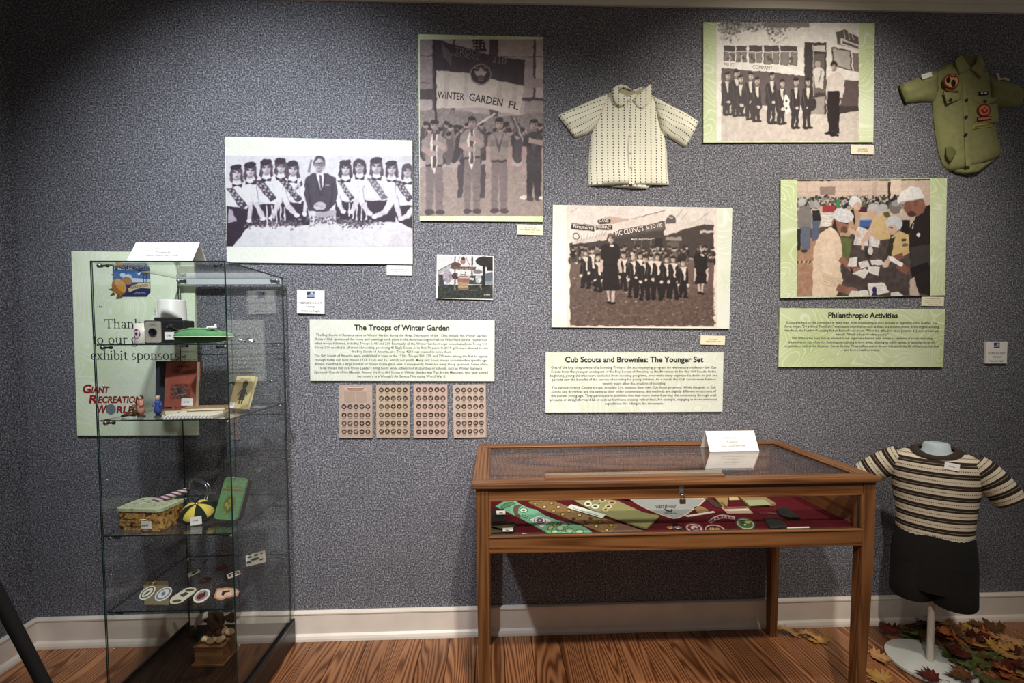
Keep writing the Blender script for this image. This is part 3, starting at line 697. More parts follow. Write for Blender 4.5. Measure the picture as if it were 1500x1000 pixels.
c.rect(655, 250, 792, 700, (70, 62, 60)); c.rect(712, 268, 784, 306, (196, 190, 182)); c.rect(716, 320, 780, 560, (104, 96, 92)); c.rect(708, 262, 714, 580, (168, 160, 152))
c.ell(745, 440, 36, 40, (206, 198, 190)); c.ell(738, 386, 16, 20, (168, 154, 144)); c.poly([(715, 470), (775, 470), (770, 535), (725, 530)], (196, 188, 178)); c.line([(760, 420), (742, 500)], 6, (120, 110, 106))
c.poly([(700, 590), (778, 580), (776, 700), (672, 682)], (150, 142, 134))
c.poly([(792, 190), (870, 165), (990, 230), (990, 480), (792, 470)], (218, 212, 204)); c.poly([(850, 185), (900, 172), (990, 215), (990, 296), (860, 262)], (98, 90, 86)); c.poly([(880, 224), (990, 262), (990, 296), (880, 264)], (212, 206, 198)); c.poly([(890, 240), (986, 270), (986, 288), (890, 258)], (100, 92, 88))
for x in (905, 930, 955): c.line([(x - 8, 178), (x, 232)], 4, (200, 194, 186))
c.poly([(822, 278), (940, 296), (948, 424), (826, 392)], (74, 66, 64)); c.poly([(830, 286), (934, 304), (940, 414), (834, 386)], (170, 162, 154)); c.poly([(950, 310), (990, 318), (990, 432), (956, 424)], (120, 112, 106))
c.poly([(778, 476), (990, 486), (990, 640), (868, 660), (780, 640)], (92, 80, 78)); c.rect(860, 640, 990, 690, (66, 58, 56))
c.poly([(152, 640), (700, 690), (870, 690), (990, 668), (990, 860), (152, 860)], (190, 180, 170)); c.mottle(7, 10, 152, 690, 990, 860)
for x, top, foot, wd in ((185, 455, 690, 52), (240, 440, 700, 56), (265, 475, 695, 54), (325, 455, 715, 58), (365, 485, 730, 54), (455, 455, 740, 60), (515, 500, 745, 52), (600, 490, 770, 52), (672, 490, 772, 54)):
    y = top + 40; dk = (58, 50, 50)
    c.poly([(x - wd * .5, y + 5), (x + wd * .4, y), (x + wd * .62, y + 120), (x + wd * .4, y + 150), (x + wd * .38, foot), (x + 4, foot), (x, y + 170), (x - wd * .1, foot), (x - wd * .5, foot), (x - wd * .45, y + 150), (x - wd * .65, y + 120)], dk)
    c.line([(x - wd * .4, y + 30), (x - wd * .2, y + 130)], 4, (88, 80, 78)); c.ell(x + wd * .2, y + 122, 12, 10, (196, 184, 172)); c.ell(x - wd * .1, foot + 6, 18, 8, (50, 42, 42)); c.ell(x + wd * .35, foot + 4, 16, 8, (50, 42, 42))
    c.poly([(x - 8, y - 4), (x + 16, y - 4), (x + 10, y + 70), (x + 2, y + 60)], (204, 196, 186))
    head(c, x + 4, top, 24, (198, 182, 170), (70, 60, 56), False, (52, 46, 46), False, (70, 60, 58), False, 1)
c.ell(548, 632, 17, 60, (226, 220, 210), rot=-4); c.ell(548, 612, 6, 9, (70, 62, 60)); c.ell(546, 655, 6, 9, (70, 62, 60)); c.ell(705, 632, 24, 42, (58, 50, 50), rot=20)
# driver
c.poly([(810, 445), (862, 430), (896, 452), (900, 540), (884, 600), (868, 560), (800, 560), (792, 610), (786, 540)], (202, 192, 182)); c.line([(806, 460), (800, 600)], 20, (196, 186, 176)); c.line([(885, 470), (880, 590)], 20, (202, 192, 182)); c.ell(868, 618, 14, 18, (186, 166, 152)); c.ell(792, 615, 10, 16, (186, 166, 152))
c.poly([(796, 548), (872, 548), (870, 660), (866, 812), (828, 812), (824, 800), (806, 800), (794, 660)], (46, 38, 40)); c.line([(796, 552), (872, 552)], 6, (30, 26, 28)); c.ell(806, 808, 26, 9, (40, 34, 34)); c.ell(838, 822, 28, 10, (40, 34, 34))
head(c, 836, 392, 29, (184, 164, 152), (58, 50, 48), False, None, False, (60, 50, 48), True)
c.mottle(6, 1.6)
c.develop(2.4)
pC.picture('photo_print', c, CC, 0.95)
pC.lettering('bus_lettering', [('COMPANY', 404, 411, 24, 122, 3), ('FRUIT', 200, 394, 20, 62, 3)], srgb('bus_ink', (104, 94, 90)), CC, split=True)

# --- parade with marching cub scouts (sepia)
CD = (800, 290, 4.5448)
pD = Panel('photo_panel', 'pale panel with sepia photo of cub scouts marching past shops', 'photo panel',
           [(809.9, 298.8), (1072.4, 305.4), (1068.9, 481), (808.1, 479.2)], 0.010, M['board_pale'])
c = Canvas(135, 50, 1136, 858, 250, (226, 212, 200))
c.rect(160, 55, 1112, 848, (222, 212, 204)); c.mottle(5, 30)
c.line([(165, 95), (205, 62)], 3, (150, 136, 126)); c.line([(560, 135), (790, 75)], 4, (96, 84, 78)); c.line([(1020, 130), (1080, 88)], 3, (120, 108, 100)); c.line([(890, 140), (940, 80)], 3, (150, 138, 128)); c.line([(870, 110), (900, 70)], 3, (150, 138, 128))
c.poly([(390, 118), (570, 134), (420, 172), (390, 165)], (190, 166, 150)); c.poly([(160, 296), (1112, 150), (1112, 420), (160, 420)], (70, 60, 56))
c.poly([(380, 190), (560, 136), (790, 78), (795, 140), (560, 200), (400, 240)], (216, 204, 194)); c.poly([(780, 210), (1040, 122), (1112, 140), (1112, 166), (1030, 165), (780, 240)], (212, 200, 190)); c.poly([(180, 285), (400, 225), (400, 275), (180, 302)], (206, 194, 184))
for i in range(10): c.line([(205 + i * 20, 290 - i * 5), (215 + i * 20, 250 - i * 5)], 4, (130, 116, 108), 0.7)
c.ell(825, 160, 34, 60, (98, 88, 84)); c.rect(785, 160, 865, 222, (212, 200, 190))
c.poly([(445, 218), (788, 143), (788, 204), (445, 266)], (84, 74, 72)); c.poly([(658, 178), (780, 150), (780, 196), (658, 218)], (104, 94, 90))
c.poly([(170, 168), (318, 180), (318, 216), (170, 206)], (56, 48, 46)); c.poly([(172, 171), (316, 183), (316, 187), (172, 175)], (190, 178, 168)); c.ell(383, 151, 42, 20, (56, 48, 46)); c.rect(328, 178, 440, 208, (56, 48, 46)); c.ring(200, 250, 20, 5, (70, 60, 58))
for x in (580, 630, 690, 760): c.rect(x, 262, x + 8, 350, (120, 108, 100), 0.7)
c.rect(790, 250, 895, 275, (168, 156, 146), 0.8); c.rect(1020, 205, 1112, 222, (196, 184, 174)); c.rect(650, 262, 770, 268, (200, 188, 178)); c.rect(720, 260, 770, 350, (44, 36, 34)); c.rect(800, 280, 880, 330, (120, 108, 100), 0.6)
rr = random.Random(11)
for i in range(170):
    x = rr.uniform(165, 1110); y = rr.uniform(325, 400); g = rr.randint(40, 110)
    c.ell(x, y + 26, 17, 30, (g, g - 8, g - 12)); c.ell(x, y - 6, 10, 13, rr.choice([(190, 168, 152), (164, 144, 130), (140, 120, 108)])); c.ell(x, y - 15, 10, 8, (50, 42, 40))
c.poly([(160, 430), (1112, 420), (1112, 848), (160, 848)], (108, 90, 82))
c.poly([(160, 560), (520, 640), (900, 650), (1112, 610), (1112, 848), (160, 848)], (98, 82, 74))
# brick street
for r_ in range(34):
    y = 480 + r_ * 4.2 + r_ * r_ * 0.2; hh = 3 + r_ * 0.28
    for i in range(70):
        x = 160 + i * (9 + r_ * 0.35) + (r_ % 2) * 6
        if x > 1110: break
        g = rr.randint(-22, 18); c.rect(x, y, x + 7 + r_ * .3, y + hh, (104 + g, 86 + g, 78 + g), 0.75)
        if rr.random() < 0.03: c.rect(x, y, x + 9, y + 3, (226, 212, 200), 0.9)
# boys
for x, top, foot, wd in ((262, 360, 590, 62), (305, 345, 570, 46), (345, 390, 610, 46), (512, 370, 600, 50), (575, 385, 650, 62), (620, 375, 640, 54), (655, 400, 668, 66), (690, 385, 660, 56), (738, 385, 662, 66), (795, 400, 655, 60), (843, 398, 660, 62), (908, 420, 650, 58)):
    dk = (40, 33, 32); y = top + 32
    c.poly([(x - wd * .5, y + 8), (x + wd * .5, y + 8), (x + wd * .62, y + 110), (x + wd * .42, y + 130), (x + wd * .5, foot), (x + wd * .1, foot), (x, y + 160), (x - wd * .2, foot - 6), (x - wd * .52, foot - 6), (x - wd * .42, y + 130), (x - wd * .62, y + 110)], dk)
    c.line([(x - wd * .35, y + 20), (x - wd * .3, y + 120)], 3, (80, 70, 66)); c.ell(x + wd * .55, y + 122, 11, 12, (204, 186, 172)); c.ell(x - wd * .5, y + 120, 10, 11, (204, 186, 172))
    c.poly([(x - 22, y - 2), (x + 24, y - 2), (x + 14, y + 30), (x + 16, y + 90), (x + 2, y + 84), (x, y + 28)], (212, 198, 186)); c.ell(x + wd * .3, foot + 4, 17, 8, (34, 28, 28)); c.ell(x - wd * .35, foot - 2, 16, 8, (34, 28, 28))
    head(c, x, top, 23, (206, 184, 168), (50, 42, 40), False, (44, 38, 38) if x != 575 else (190, 176, 164), False, (50, 40, 38), False)
# the two women
def lady(x, top, sh, hem, foot, wd):
    c.line([(x - wd * .2, hem - 10), (x - wd * .08, foot)], wd * .16, (186, 168, 156)); c.line([(x + wd * .16, hem - 10), (x + wd * .1, foot)], wd * .16, (186, 168, 156)); c.ell(x - wd * .1, foot + 2, wd * .16, 9, (40, 32, 32)); c.ell(x + wd * .12, foot + 6, wd * .16, 9, (40, 32, 32))
    for s in (-1, 1): c.line([(x + s * wd * .44, sh + 70), (x + s * wd * .52, sh + 190)], wd * .16, (196, 176, 164))
    c.poly([(x - wd * .3, sh), (x + wd * .28, sh), (x + wd * .52, sh + 24), (x + wd * .52, sh + 100), (x + wd * .36, sh + 110), (x + wd * .38, sh + 150), (x + wd * .5, hem), (x - wd * .5, hem), (x - wd * .4, sh + 150), (x - wd * .38, sh + 110), (x - wd * .54, sh + 100), (x - wd * .54, sh + 24)], (38, 31, 31))
    c.rect(x - wd * .38, sh + 140, x + wd * .38, sh + 150, (28, 22, 22)); c.ell(x + wd * .08, sh + 14, 14, 8, (214, 200, 190))
    head(c, x, top, wd * .26, (206, 184, 170), (64, 52, 46), False, (110, 98, 90), False, (60, 48, 46), True)
lady(428, 262, 298, 612, 688, 122); lady(1028, 326, 355, 565, 625, 84)
c.mottle(8, 1.6)
c.develop(2.4)
pD.picture('photo_print', c, CD, 0.78)
pD.lettering('shop_sign_lettering', [('DAVIS', 384, 150, 20, 62), ('PHARMACY', 384, 193, 18, 96), ('Firestone', 245, 192, 24, 128, 5), ("MC CLUNG'S", 554, 218, 32, 190, -12), ('5\u00a2 TO 100', 718, 187, 26, 108, -12), ('5-10', 826, 128, 16, 34, 20), ("McCLUNG'S", 612, 275, 12, 90)], srgb('sign_white', (222, 208, 196)), CD, bold=0.01, split=True)

# --- packing meals (colour)
CE = (1130, 250, 5.0)
pE = Panel('photo_panel', 'green bordered panel with colour photo of people in hairnets packing food', 'photo panel',
           [(1143, 261), (1386, 263), (1385.6, 433), (1144, 436)], 0.010, M['board_lime'])
c = Canvas(188, 60, 1163, 922, 260, (196, 170, 150))
c.rect(188, 60, 1163, 180, (206, 178, 158))
for x in (260, 352, 470, 560, 650, 740, 850): c.line([(x, 66), (x, 170)], 3, (172, 146, 130))
for y in (110, 150): c.line([(188, y), (1163, y)], 2, (186, 160, 142))
c.rect(188, 60, 1163, 72, (60, 44, 38)); c.rect(355, 115, 465, 175, (150, 124, 110)); c.rect(868, 62, 945, 300, (222, 196, 172)); c.rect(742, 80, 770, 200, (190, 162, 144)); c.rect(850, 80, 866, 260, (70, 54, 48))
rr = random.Random(21)
for i in range(420):
    x = rr.uniform(188, 960); y = 185 + rr.random() * 85; k = rr.choice([(60, 56, 54), (96, 90, 84), (140, 134, 124), (44, 46, 60), (70, 104, 66), (176, 160, 146), (48, 44, 44)])
    c.ell(x, y, rr.uniform(6, 14), rr.uniform(8, 16), k)
    if i % 3 == 0: c.ell(x, y - 10, 7, 8, (196, 170, 150))
c.rect(372, 250, 465, 300, (176, 48, 52)); c.rect(630, 262, 700, 300, (90, 36, 40)); c.poly([(480, 205), (500, 200), (500, 270), (472, 270)], (60, 140, 84)); c.rect(362, 300, 450, 400, (226, 218, 208))
for y in range(305, 400, 12): c.line([(362, y), (450, y)], 3, (160, 150, 144))
c.poly([(188, 430), (640, 380), (880, 380), (1163, 500), (1163, 922), (188, 922)], (96, 80, 74))
c.poly([(188, 480), (420, 500), (420, 922), (188, 922)], (176, 128, 98)); c.mottle(10, 10, 188, 480, 420, 922)
for i in range(8): c.poly([(192 + i * 15, 655), (202 + i * 15, 655), (196 + i * 15, 672), (186 + i * 15, 672)], (212, 190, 130) if i % 2 else (50, 40, 36))
c.poly([(540, 520), (640, 380), (830, 400), (1000, 700), (1000, 922), (480, 922)], (84, 70, 68)); c.mottle(9, 14, 480, 520, 1000, 922)
c.poly([(620, 400), (800, 470), (780, 560), (600, 540)], (206, 198, 194)); c.mottle(22, 5, 610, 400, 800, 560)
c.rect(640, 358, 738, 408, (52, 92, 176)); c.line([(640, 362), (738, 362)], 5, (90, 130, 206))
# back left pair
c.poly([(190, 290), (230, 250), (280, 258), (296, 320), (290, 420), (196, 410)], (128, 118, 114)); c.poly([(205, 405), (285, 410), (282, 560), (225, 580)], (96, 104, 128)); c.ell(226, 222, 28, 30, (176, 176, 178)); c.poly([(296, 290), (350, 280), (360, 360), (300, 370)], (46, 44, 48)); c.poly([(296, 365), (356, 360), (340, 500), (296, 520)], (88, 98, 124)); c.ell(300, 246, 24, 26, (150, 148, 150)); c.ell(334, 244, 20, 24, (168, 160, 156)); c.rect(190, 420, 214, 580, (52, 44, 44)); c.ell(240, 582, 24, 10, (70, 60, 56))
# scouts across the table
c.poly([(520, 300), (600, 250), (650, 310), (640, 400), (560, 480), (500, 470)], (188, 150, 110)); c.line([(560, 420), (640, 470)], 30, (212, 168, 140)); c.poly([(490, 480), (590, 500), (560, 650), (510, 640)], (104, 112, 58)); c.ell(608, 228, 46, 42, (206, 204, 204)); c.ell(625, 258, 28, 30, (206, 162, 138)); c.poly([(600, 270), (612, 380), (600, 400), (580, 290)], (50, 40, 40))
c.poly([(740, 350), (820, 310), (880, 380), (860, 500), (780, 510), (700, 450)], (206, 172, 112)); c.line([(740, 420), (664, 520)], 36, (210, 168, 140)); c.line([(664, 510), (664, 580)], 22, (210, 168, 140)); c.ell(745, 282, 46, 40, (176, 178, 182)); c.ell(735, 310, 30, 28, (200, 154, 130)); c.poly([(810, 310), (850, 300), (870, 330), (840, 345)], (96, 92, 52)); c.ell(810, 268, 36, 30, (168, 166, 166)); c.ell(900, 268, 45, 50, (118, 110, 104)); c.ell(905, 240, 30, 24, (150, 146, 142)); c.poly([(950, 300), (1010, 290), (1005, 360), (948, 360)], (190, 170, 150)); c.rect(945, 360, 1010, 460, (44, 36, 34))
c.poly([(870, 490), (930, 440), (1000, 470), (1012, 600), (930, 640), (860, 620)], (206, 172, 110)); c.poly([(860, 500), (900, 480), (870, 640), (835, 640)], (58, 56, 44)); c.ell(895, 388, 60, 56, (186, 190, 196)); c.ell(880, 430, 38, 36, (206, 160, 136)); c.line([(856, 412), (884, 418)], 7, (46, 40, 42)); c.rect(948, 498, 985, 520, (66, 60, 50)); c.rect(955, 535, 1000, 552, (120, 104, 70)); c.line([(860, 640), (820, 700)], 34, (210, 166, 140)); c.ell(830, 690, 24, 22, (214, 172, 148))
# big man with cap on the right
c.poly([(1010, 420), (1050, 340), (1130, 260), (1163, 250), (1163, 922), (1060, 900), (1020, 760), (1005, 560)], (50, 42, 42)); c.poly([(1010, 560), (1163, 540), (1163, 700), (1020, 720)], (70, 62, 62)); c.line([(1020, 740), (1150, 700)], 60, (44, 38, 40)); c.ell(1045, 260, 78, 76, (148, 92, 74)); c.poly([(965, 240), (1010, 230), (1040, 330), (1000, 325), (962, 280)], (140, 84, 66)); c.ell(1024, 318, 34, 22, (90, 56, 46)); c.ell(1050, 238, 16, 26, (132, 80, 62))
c.poly([(915, 215), (950, 150), (1020, 112), (1090, 130), (1115, 190), (1110, 205), (1010, 215), (925, 240)], (222, 218, 214)); c.mottle(8, 6, 930, 120, 1110, 235); c.line([(928, 232), (1112, 204)], 5, (176, 168, 164))
c.line([(1038, 380), (1028, 430)], 5, (200, 200, 206)); c.ell(1072, 470, 12, 16, (226, 224, 226)); c.line([(960, 620), (900, 640)], 40, (138, 86, 68)); c.line([(1000, 740), (920, 690)], 56, (140, 88, 70)); c.poly([(850, 626), (880, 628), (960, 680), (945, 705), (870, 660)], (232, 226, 222)); c.poly([(1010, 800), (1040, 780), (1080, 920), (1010, 920)], (196, 170, 150))
# man in the cream sweater
c.poly([(310, 560), (350, 460), (420, 410), (480, 420), (510, 540), (516, 640), (500, 700), (520, 800), (470, 922), (300, 922), (300, 760)], (226, 196, 164)); c.poly([(360, 560), (440, 500), (470, 640), (440, 760), (380, 740)], (236, 208, 178), 0.6)
for i in range(5): c.line([(370, 740 + i * 22), (450, 790 + i * 14), (510, 790 + i * 8)], 5, (190, 158, 128), 0.8)
c.line([(500, 640), (590, 715)], 46, (160, 104, 80)); c.ell(626, 728, 36, 22, (168, 112, 88)); c.line([(575, 705), (590, 740)], 10, (40, 34, 34)); c.line([(480, 850), (575, 885)], 54, (150, 98, 74)); c.ell(586, 882, 40, 30, (160, 106, 82))
c.ell(500, 390, 62, 62, (158, 104, 82)); c.poly([(440, 400), (460, 350), (480, 420), (490, 455), (450, 430)], (60, 46, 40)); c.ell(528, 428, 24, 26, (110, 74, 60)); c.line([(500, 372), (560, 384)], 9, (40, 34, 34)); c.ell(522, 325, 76, 52, (206, 204, 206), rot=12); c.mottle(18, 4, 455, 280, 600, 370); c.poly([(430, 410), (480, 440), (475, 465), (425, 430)], (232, 204, 174))
for q in ([(565, 640), (628, 632), (620, 700), (556, 700)], [(632, 668), (700, 660), (716, 700), (650, 715)], [(590, 750), (680, 715), (712, 735), (676, 790)], [(700, 700), (790, 705), (780, 772), (710, 745)], [(716, 650), (800, 650), (830, 690), (730, 690)], [(700, 828), (820, 820), (862, 895), (716, 922)], [(560, 922), (580, 880), (700, 876), (712, 922)], [(870, 896), (930, 894), (960, 922), (868, 922)]):
    c.poly(q, (222, 214, 208)); c.line([q[0], q[1]], 4, (180, 170, 166))
    for t in (0.3, 0.5, 0.7): c.line([(q[0][0]*(1-t)+q[3][0]*t+6, q[0][1]*(1-t)+q[3][1]*t), (q[1][0]*(1-t)+q[2][0]*t-6, q[1][1]*(1-t)+q[2][1]*t)], 2, (176, 168, 164))
c.ell(752, 880, 16, 30, (52, 44, 96)); c.ell(752, 930, 24, 40, (60, 50, 100)); c.ell(706, 600, 26, 40, (58, 50, 50)); c.ell(722, 585, 20, 30, (204, 196, 190)); c.line([(706, 500), (706, 560)], 8, (90, 84, 84))
c.mottle(6, 1.6)
c.develop(2.0, sat=0.72)
pE.picture('photo_print', c, CE, 0.88)

# --- small snapshot of a festival booth
CF = (630, 365, 12.5)
pF = Panel('snapshot', 'small white bordered colour snapshot of a booth hung with an orange ball', 'photo',
           [(639.8, 372.6), (723.2, 375.3), (722, 439), (639.2, 436.9)], 0.008, M['paper'], part='mount')
c = Canvas(142, 122, 1148, 908, 170, (240, 238, 236))
c.poly([(142, 400), (370, 280), (400, 340), (250, 420), (142, 470)], (190, 188, 190)); c.line([(142, 400), (380, 270)], 14, (110, 104, 104))
c.poly([(142, 640), (600, 660), (1148, 640), (1148, 908), (142, 908)], (60, 68, 54)); c.mottle(22, 9, 142, 640, 1148, 908)
c.rect(142, 460, 250, 690, (70, 70, 76)); c.rect(150, 470, 165, 680, (150, 150, 156))
c.ell(320, 500, 85, 120, (176, 160, 176)); c.mottle(40, 8, 240, 400, 420, 620)
c.rect(700, 480, 1000, 640, (66, 80, 62)); c.ell(880, 540, 56, 80, (204, 204, 210)); c.mottle(44, 7, 800, 450, 960, 640); c.ell(870, 410, 80, 40, (130, 130, 136)); c.rect(720, 520, 800, 560, (230, 226, 222))
c.ell(990, 220, 160, 90, (44, 44, 42)); c.rect(955, 140, 1148, 260, (38, 40, 40)); c.ell(1090, 260, 110, 80, (52, 44, 42)); c.poly([(960, 250), (1010, 250), (1010, 700), (950, 690)], (34, 34, 34)); c.mottle(14, 12, 940, 130, 1148, 330)
c.poly([(1000, 440), (1130, 400), (1148, 430), (1148, 640), (1000, 640)], (104, 122, 132)); c.rect(1000, 590, 1148, 640, (150, 160, 166)); c.rect(1040, 320, 1148, 390, (30, 32, 32))
c.line([(455, 130), (455, 740)], 22, (120, 116, 116)); c.line([(772, 130), (762, 480)], 24, (60, 58, 56)); c.line([(560, 130), (510, 230)], 8, (90, 120, 104)); c.line([(645, 135), (740, 310)], 9, (80, 110, 96)); c.line([(600, 130), (600, 180)], 10, (40, 50, 40))
c.ell(600, 222, 46, 52, (214, 120, 100)); c.ell(605, 172, 30, 24, (70, 64, 56)); c.ell(470, 280, 90, 46, (110, 76, 66))
c.poly([(375, 310), (840, 320), (830, 385), (380, 360)], (124, 84, 70)); c.mottle(24, 12, 375, 300, 840, 385)
for i in range(7): c.rect(500 + i * 42, 335, 524 + i * 42, 375, (190, 150, 126), 0.8)
c.ell(465, 490, 70, 60, (92, 62, 60)); c.mottle(40, 7, 400, 430, 530, 550)
c.ell(612, 455, 112, 62, (236, 232, 230)); c.rect(500, 450, 724, 500, (236, 226, 222)); c.line([(560, 455), (655, 455)], 12, (90, 86, 92)); c.ell(645, 428, 10, 14, (40, 36, 40)); c.rect(520, 478, 720, 530, (222, 186, 172)); c.line([(540, 490), (700, 490)], 8, (90, 60, 56))
c.rect(500, 530, 716, 610, (186, 104, 78)); c.mottle(12, 10, 500, 530, 716, 610)
for i in range(5): c.rect(508, 612 + i * 20, 696, 626 + i * 20, (236, 186, 110)); c.rect(508, 626 + i * 20, 696, 632 + i * 20, (150, 104, 60))
c.rect(515, 705, 700, 745, (150, 120, 84)); c.line([(445, 560), (445, 745)], 16, (140, 138, 130)); c.line([(890, 620), (940, 740)], 8, (170, 170, 170)); c.line([(320, 620), (285, 720)], 10, (120, 122, 120)); c.line([(720, 752), (850, 750)], 10, (150, 160, 140), 0.6)
c.develop(2.0, sat=0.6)
pF.picture('photo_print', c, CF, 0.55)
pF.lettering('date_lettering', [('5 2001', 1040, 830, 26, 110)], M['paper'], CF)

# --- text panels
pT = Panel('text_panel', 'pale text panel headed The Troops of Winter Garden', 'text panel', [(453.6, 467.6), (724.4, 469.2), (724.2, 558.3), (454.6, 557.6)], 0.010, M['board_pale'])
CT = (440, 360, 3.3333)
pT.lettering('heading_lettering', [('The Troops of Winter Garden', 496, 398, 26, 464)], M['ink'], CT, bold=0.030, res=4)
troops = ['The Boy Scouts of America came to Winter Garden during the Great Depression of the 1930s. Initially, the Winter Garden',
 'Rotary Club sponsored the troop and meetings took place in the American Legion Hall on West Plant Street. Numerous',
 'other troops followed, including Troops 1, 46, and 210. Eventually, all the Winter Garden troops consolidated into Troop 210.',
 'Troop 210 excelled in all areas of scouting, producing 41 Eagle Scouts in its first 70 years. In 2019, girls were allowed to join',
 'the Boy Scouts of America, and Troop 4210 was created to serve them.',
 'The Girl Scouts of America were established in town in the 1930s. Troops 930, 379, and 729 were among the first to appear,',
 'though today our local troops 1773, 1164, and 351 enrich our youth. Many Girl Scout troops accommodate specific age',
 'groups, resulting in a large number of troops in any given area. Consequently, there are many troop sponsors. Some of the',
 "local troops met in a Troop Leader's living room, while others met at churches or schools, such as Winter Garden's",
 'Episcopal Church of the Messiah. Among the first Girl Scouts in Winter Garden was Tex Brown Meachem, who later served',
 "her country as a Woman's Air Service Pilot during World War II."]
wds = [832, 834, 846, 846, 490, 848, 834, 846, 790, 846, 430]
pT.lettering('body_lettering', [(t, 495, 436 + i * 20, 12.5, w) for i, (t, w) in enumerate(zip(troops, wds))], M['ink_soft'], CT, res=1, bold=.008)
pK = Panel('text_panel', 'pale text panel headed Cub Scouts and Brownies: The Younger Set', 'text panel', [(799.3, 515.5), (1060, 516.6), (1058.2, 602), (799, 604.8)], 0.010, M['board_pale'])
CK = (790, 430, 2.459)
pK.lettering('heading_lettering', [('Cub Scouts and Brownies: The Younger Set', 343, 236, 20, 498)], M['ink'], CK, bold=0.030, res=4)
cubs = ['One of the key components of a Scouting Troop is the accompanying program for elementary students - the Cub',
 'Scouts form the younger contingent of the Boy Scouts of America, as the Brownies do for the Girl Scouts. In the',
 'beginning, young children were excluded from scouting programs, even while many expressed a desire to join and',
 'parents saw the benefits of the lessons of scouting for young children. As a result, the Cub Scouts were formed',
 'twenty years after the creation of scouting.',
 'The various Orange County troops, including 210, initiated their own Cub Scout programs. While the goals of Cub',
 'Scouts and Brownies are the same as their older counterparts, the methods are slightly different on account of',
 "the scouts' young age. They participate in activities that lean more toward serving the community through craft",
 'projects or straightforward labor such as hurricane cleanup rather than, for example, engaging in more strenuous',
 'expeditions like hiking in the mountains.']
wds = [596, 594, 602, 588, 228, 592, 594, 596, 602, 212]
pK.lettering('body_lettering', [(t, 342, 265 + i * 14.4, 9.2, w) for i, (t, w) in enumerate(zip(cubs, wds))], M['ink_soft'], CK, res=1, bold=.008)
pH = Panel('text_panel', 'green text panel headed Philanthropic Activities', 'text panel', [(1142.2, 451), (1384.6, 452.6), (1381.4, 538), (1140.6, 536.8)], 0.010, M['board_lime'])
pH.lettering('heading_lettering', [('Philanthropic Activities', 1166, 77, 19, 250)], M['ink'], CK, bold=0.030, res=4)
phil = ['Scouts give back to the community in many ways, from volunteering at food kitchens to upgrading public facilities. The',
 'Scout slogan, "Do a Good Turn Daily," emphasizes contributions such as these in a succinct phrase. In the original Scouting',
 'Handbook, the founder of scouting Robert Baden-Powell wrote, "When it is difficult to know [what to do], a scout must ask',
 'himself, "Which is best for other people?"',
 'That attitude has been fiercely adopted in our region and beyond, with dozens of examples of scouts dedicating',
 'themselves to acts of service including participating in food drives, cleaning up public spaces, or assisting non-profit',
 'organizations such as the American Cancer Society. These selfless actions do not only enrich the life of the scout, but they',
 'also form a healthier society.']
wds = [544, 556, 554, 190, 508, 530, 556, 130]
pH.lettering('body_lettering', [(t, 1163, 104 + i * 14, 8.8, w) for i, (t, w) in enumerate(zip(phil, wds))], M['ink_soft'], CK, res=1, bold=.008)

# --- caption cards
def caption(label, corners, lines, board):
    p = Panel('caption_card', label, 'caption card', corners, 0.004, board, part='card', group='small caption cards')
    x0 = (corners[0][0] + corners[1][0]) / 2; y0 = (corners[0][1] + corners[2][1]) / 2; n = len(lines)
    p.lettering('caption_lettering', [(t, x0, y0 + (i - (n - 1) / 2) * 3.0, 1.7, w) for i, (t, w) in enumerate(lines)], M['ink_soft'], res=1)
caption('small caption card under the photo of girls in sashes', [(566.5, 388.6), (604, 388.6), (603.8, 403.4), (566.5, 403)], [('Mayor lights candles with troop girls', 25), ('in an early ceremony, 1968', 19)], M['paper'])
caption('small caption card under the troop flag photo', [(757.4, 328.6), (795.4, 329.6), (795, 344.4), (757.2, 343.2)], [('Troop 210 color guard', 20), ('at the City parade, Winter Garden', 30), ('downtown', 12)], M['paper_cream'])
caption('small caption card under the cub scout bus photo', [(1247, 212), (1280, 212.2), (1279.8, 226.6), (1246.6, 225.2)], [('Cub Scouts board', 13), ('a bus for a field trip', 16)], M['paper_cream'])
caption('small caption card under the marching parade photo', [(1026.6, 491), (1062.2, 491.8), (1061.8, 505.2), (1026, 504.4)], [('Cub Scouts', 14), ('on Plant Street, Winter Garden', 22)], M['paper_cream'])
caption('small caption card under the photo of people packing food', [(1350.6, 434.4), (1383, 434.8), (1382.4, 448.2), (1350, 447.6)], [('Scouts help pack meals', 20), ('for people in need at an event', 25), ('held in the convention hall', 24), ('in Orange County', 15)], M['paper_cream'])

# --- please do not touch cards
def touch_card(label, corners):
    p = Panel('notice_card', label, 'notice card', corners, 0.010, M['paper'], part='card', group='please do not touch cards')
    (xa, ya), (xb, _), (xc, yc), _ = corners; w = xb - xa; h = yc - ya; cx = (xa + xb) / 2
    cv = Canvas(0, 0, 40, 36, 40, (52, 66, 96)); cv.poly([(0, 20), (40, 12), (40, 30), (0, 32)], (150, 164, 186)); cv.ell(26, 10, 8, 5, (200, 208, 220)); cv.rect(0, 29, 40, 36, (70, 80, 104))
    p.picture('logo_print', cv, (cx - w * .14, ya + h * .06, 40 / (w * .28)), 0.9)
    p.lettering('notice_lettering', [('PLEASE DO NOT', cx, ya + h * .54, h * .085, w * .8), ('TOUCH', cx, ya + h * .70, h * .085, w * .34), ('Items are fragile', cx, ya + h * .87, h * .08, w * .66)], M['ink'], res=1)
touch_card('white please do not touch card beside the glass cabinet', [(435, 424.5), (475.5, 425.5), (475, 459.6), (435, 459)])
touch_card('white please do not touch card behind the striped shirt mannequin', [(1444.6, 499.6), (1475.6, 500.2), (1475, 532.4), (1443.8, 531.8)])

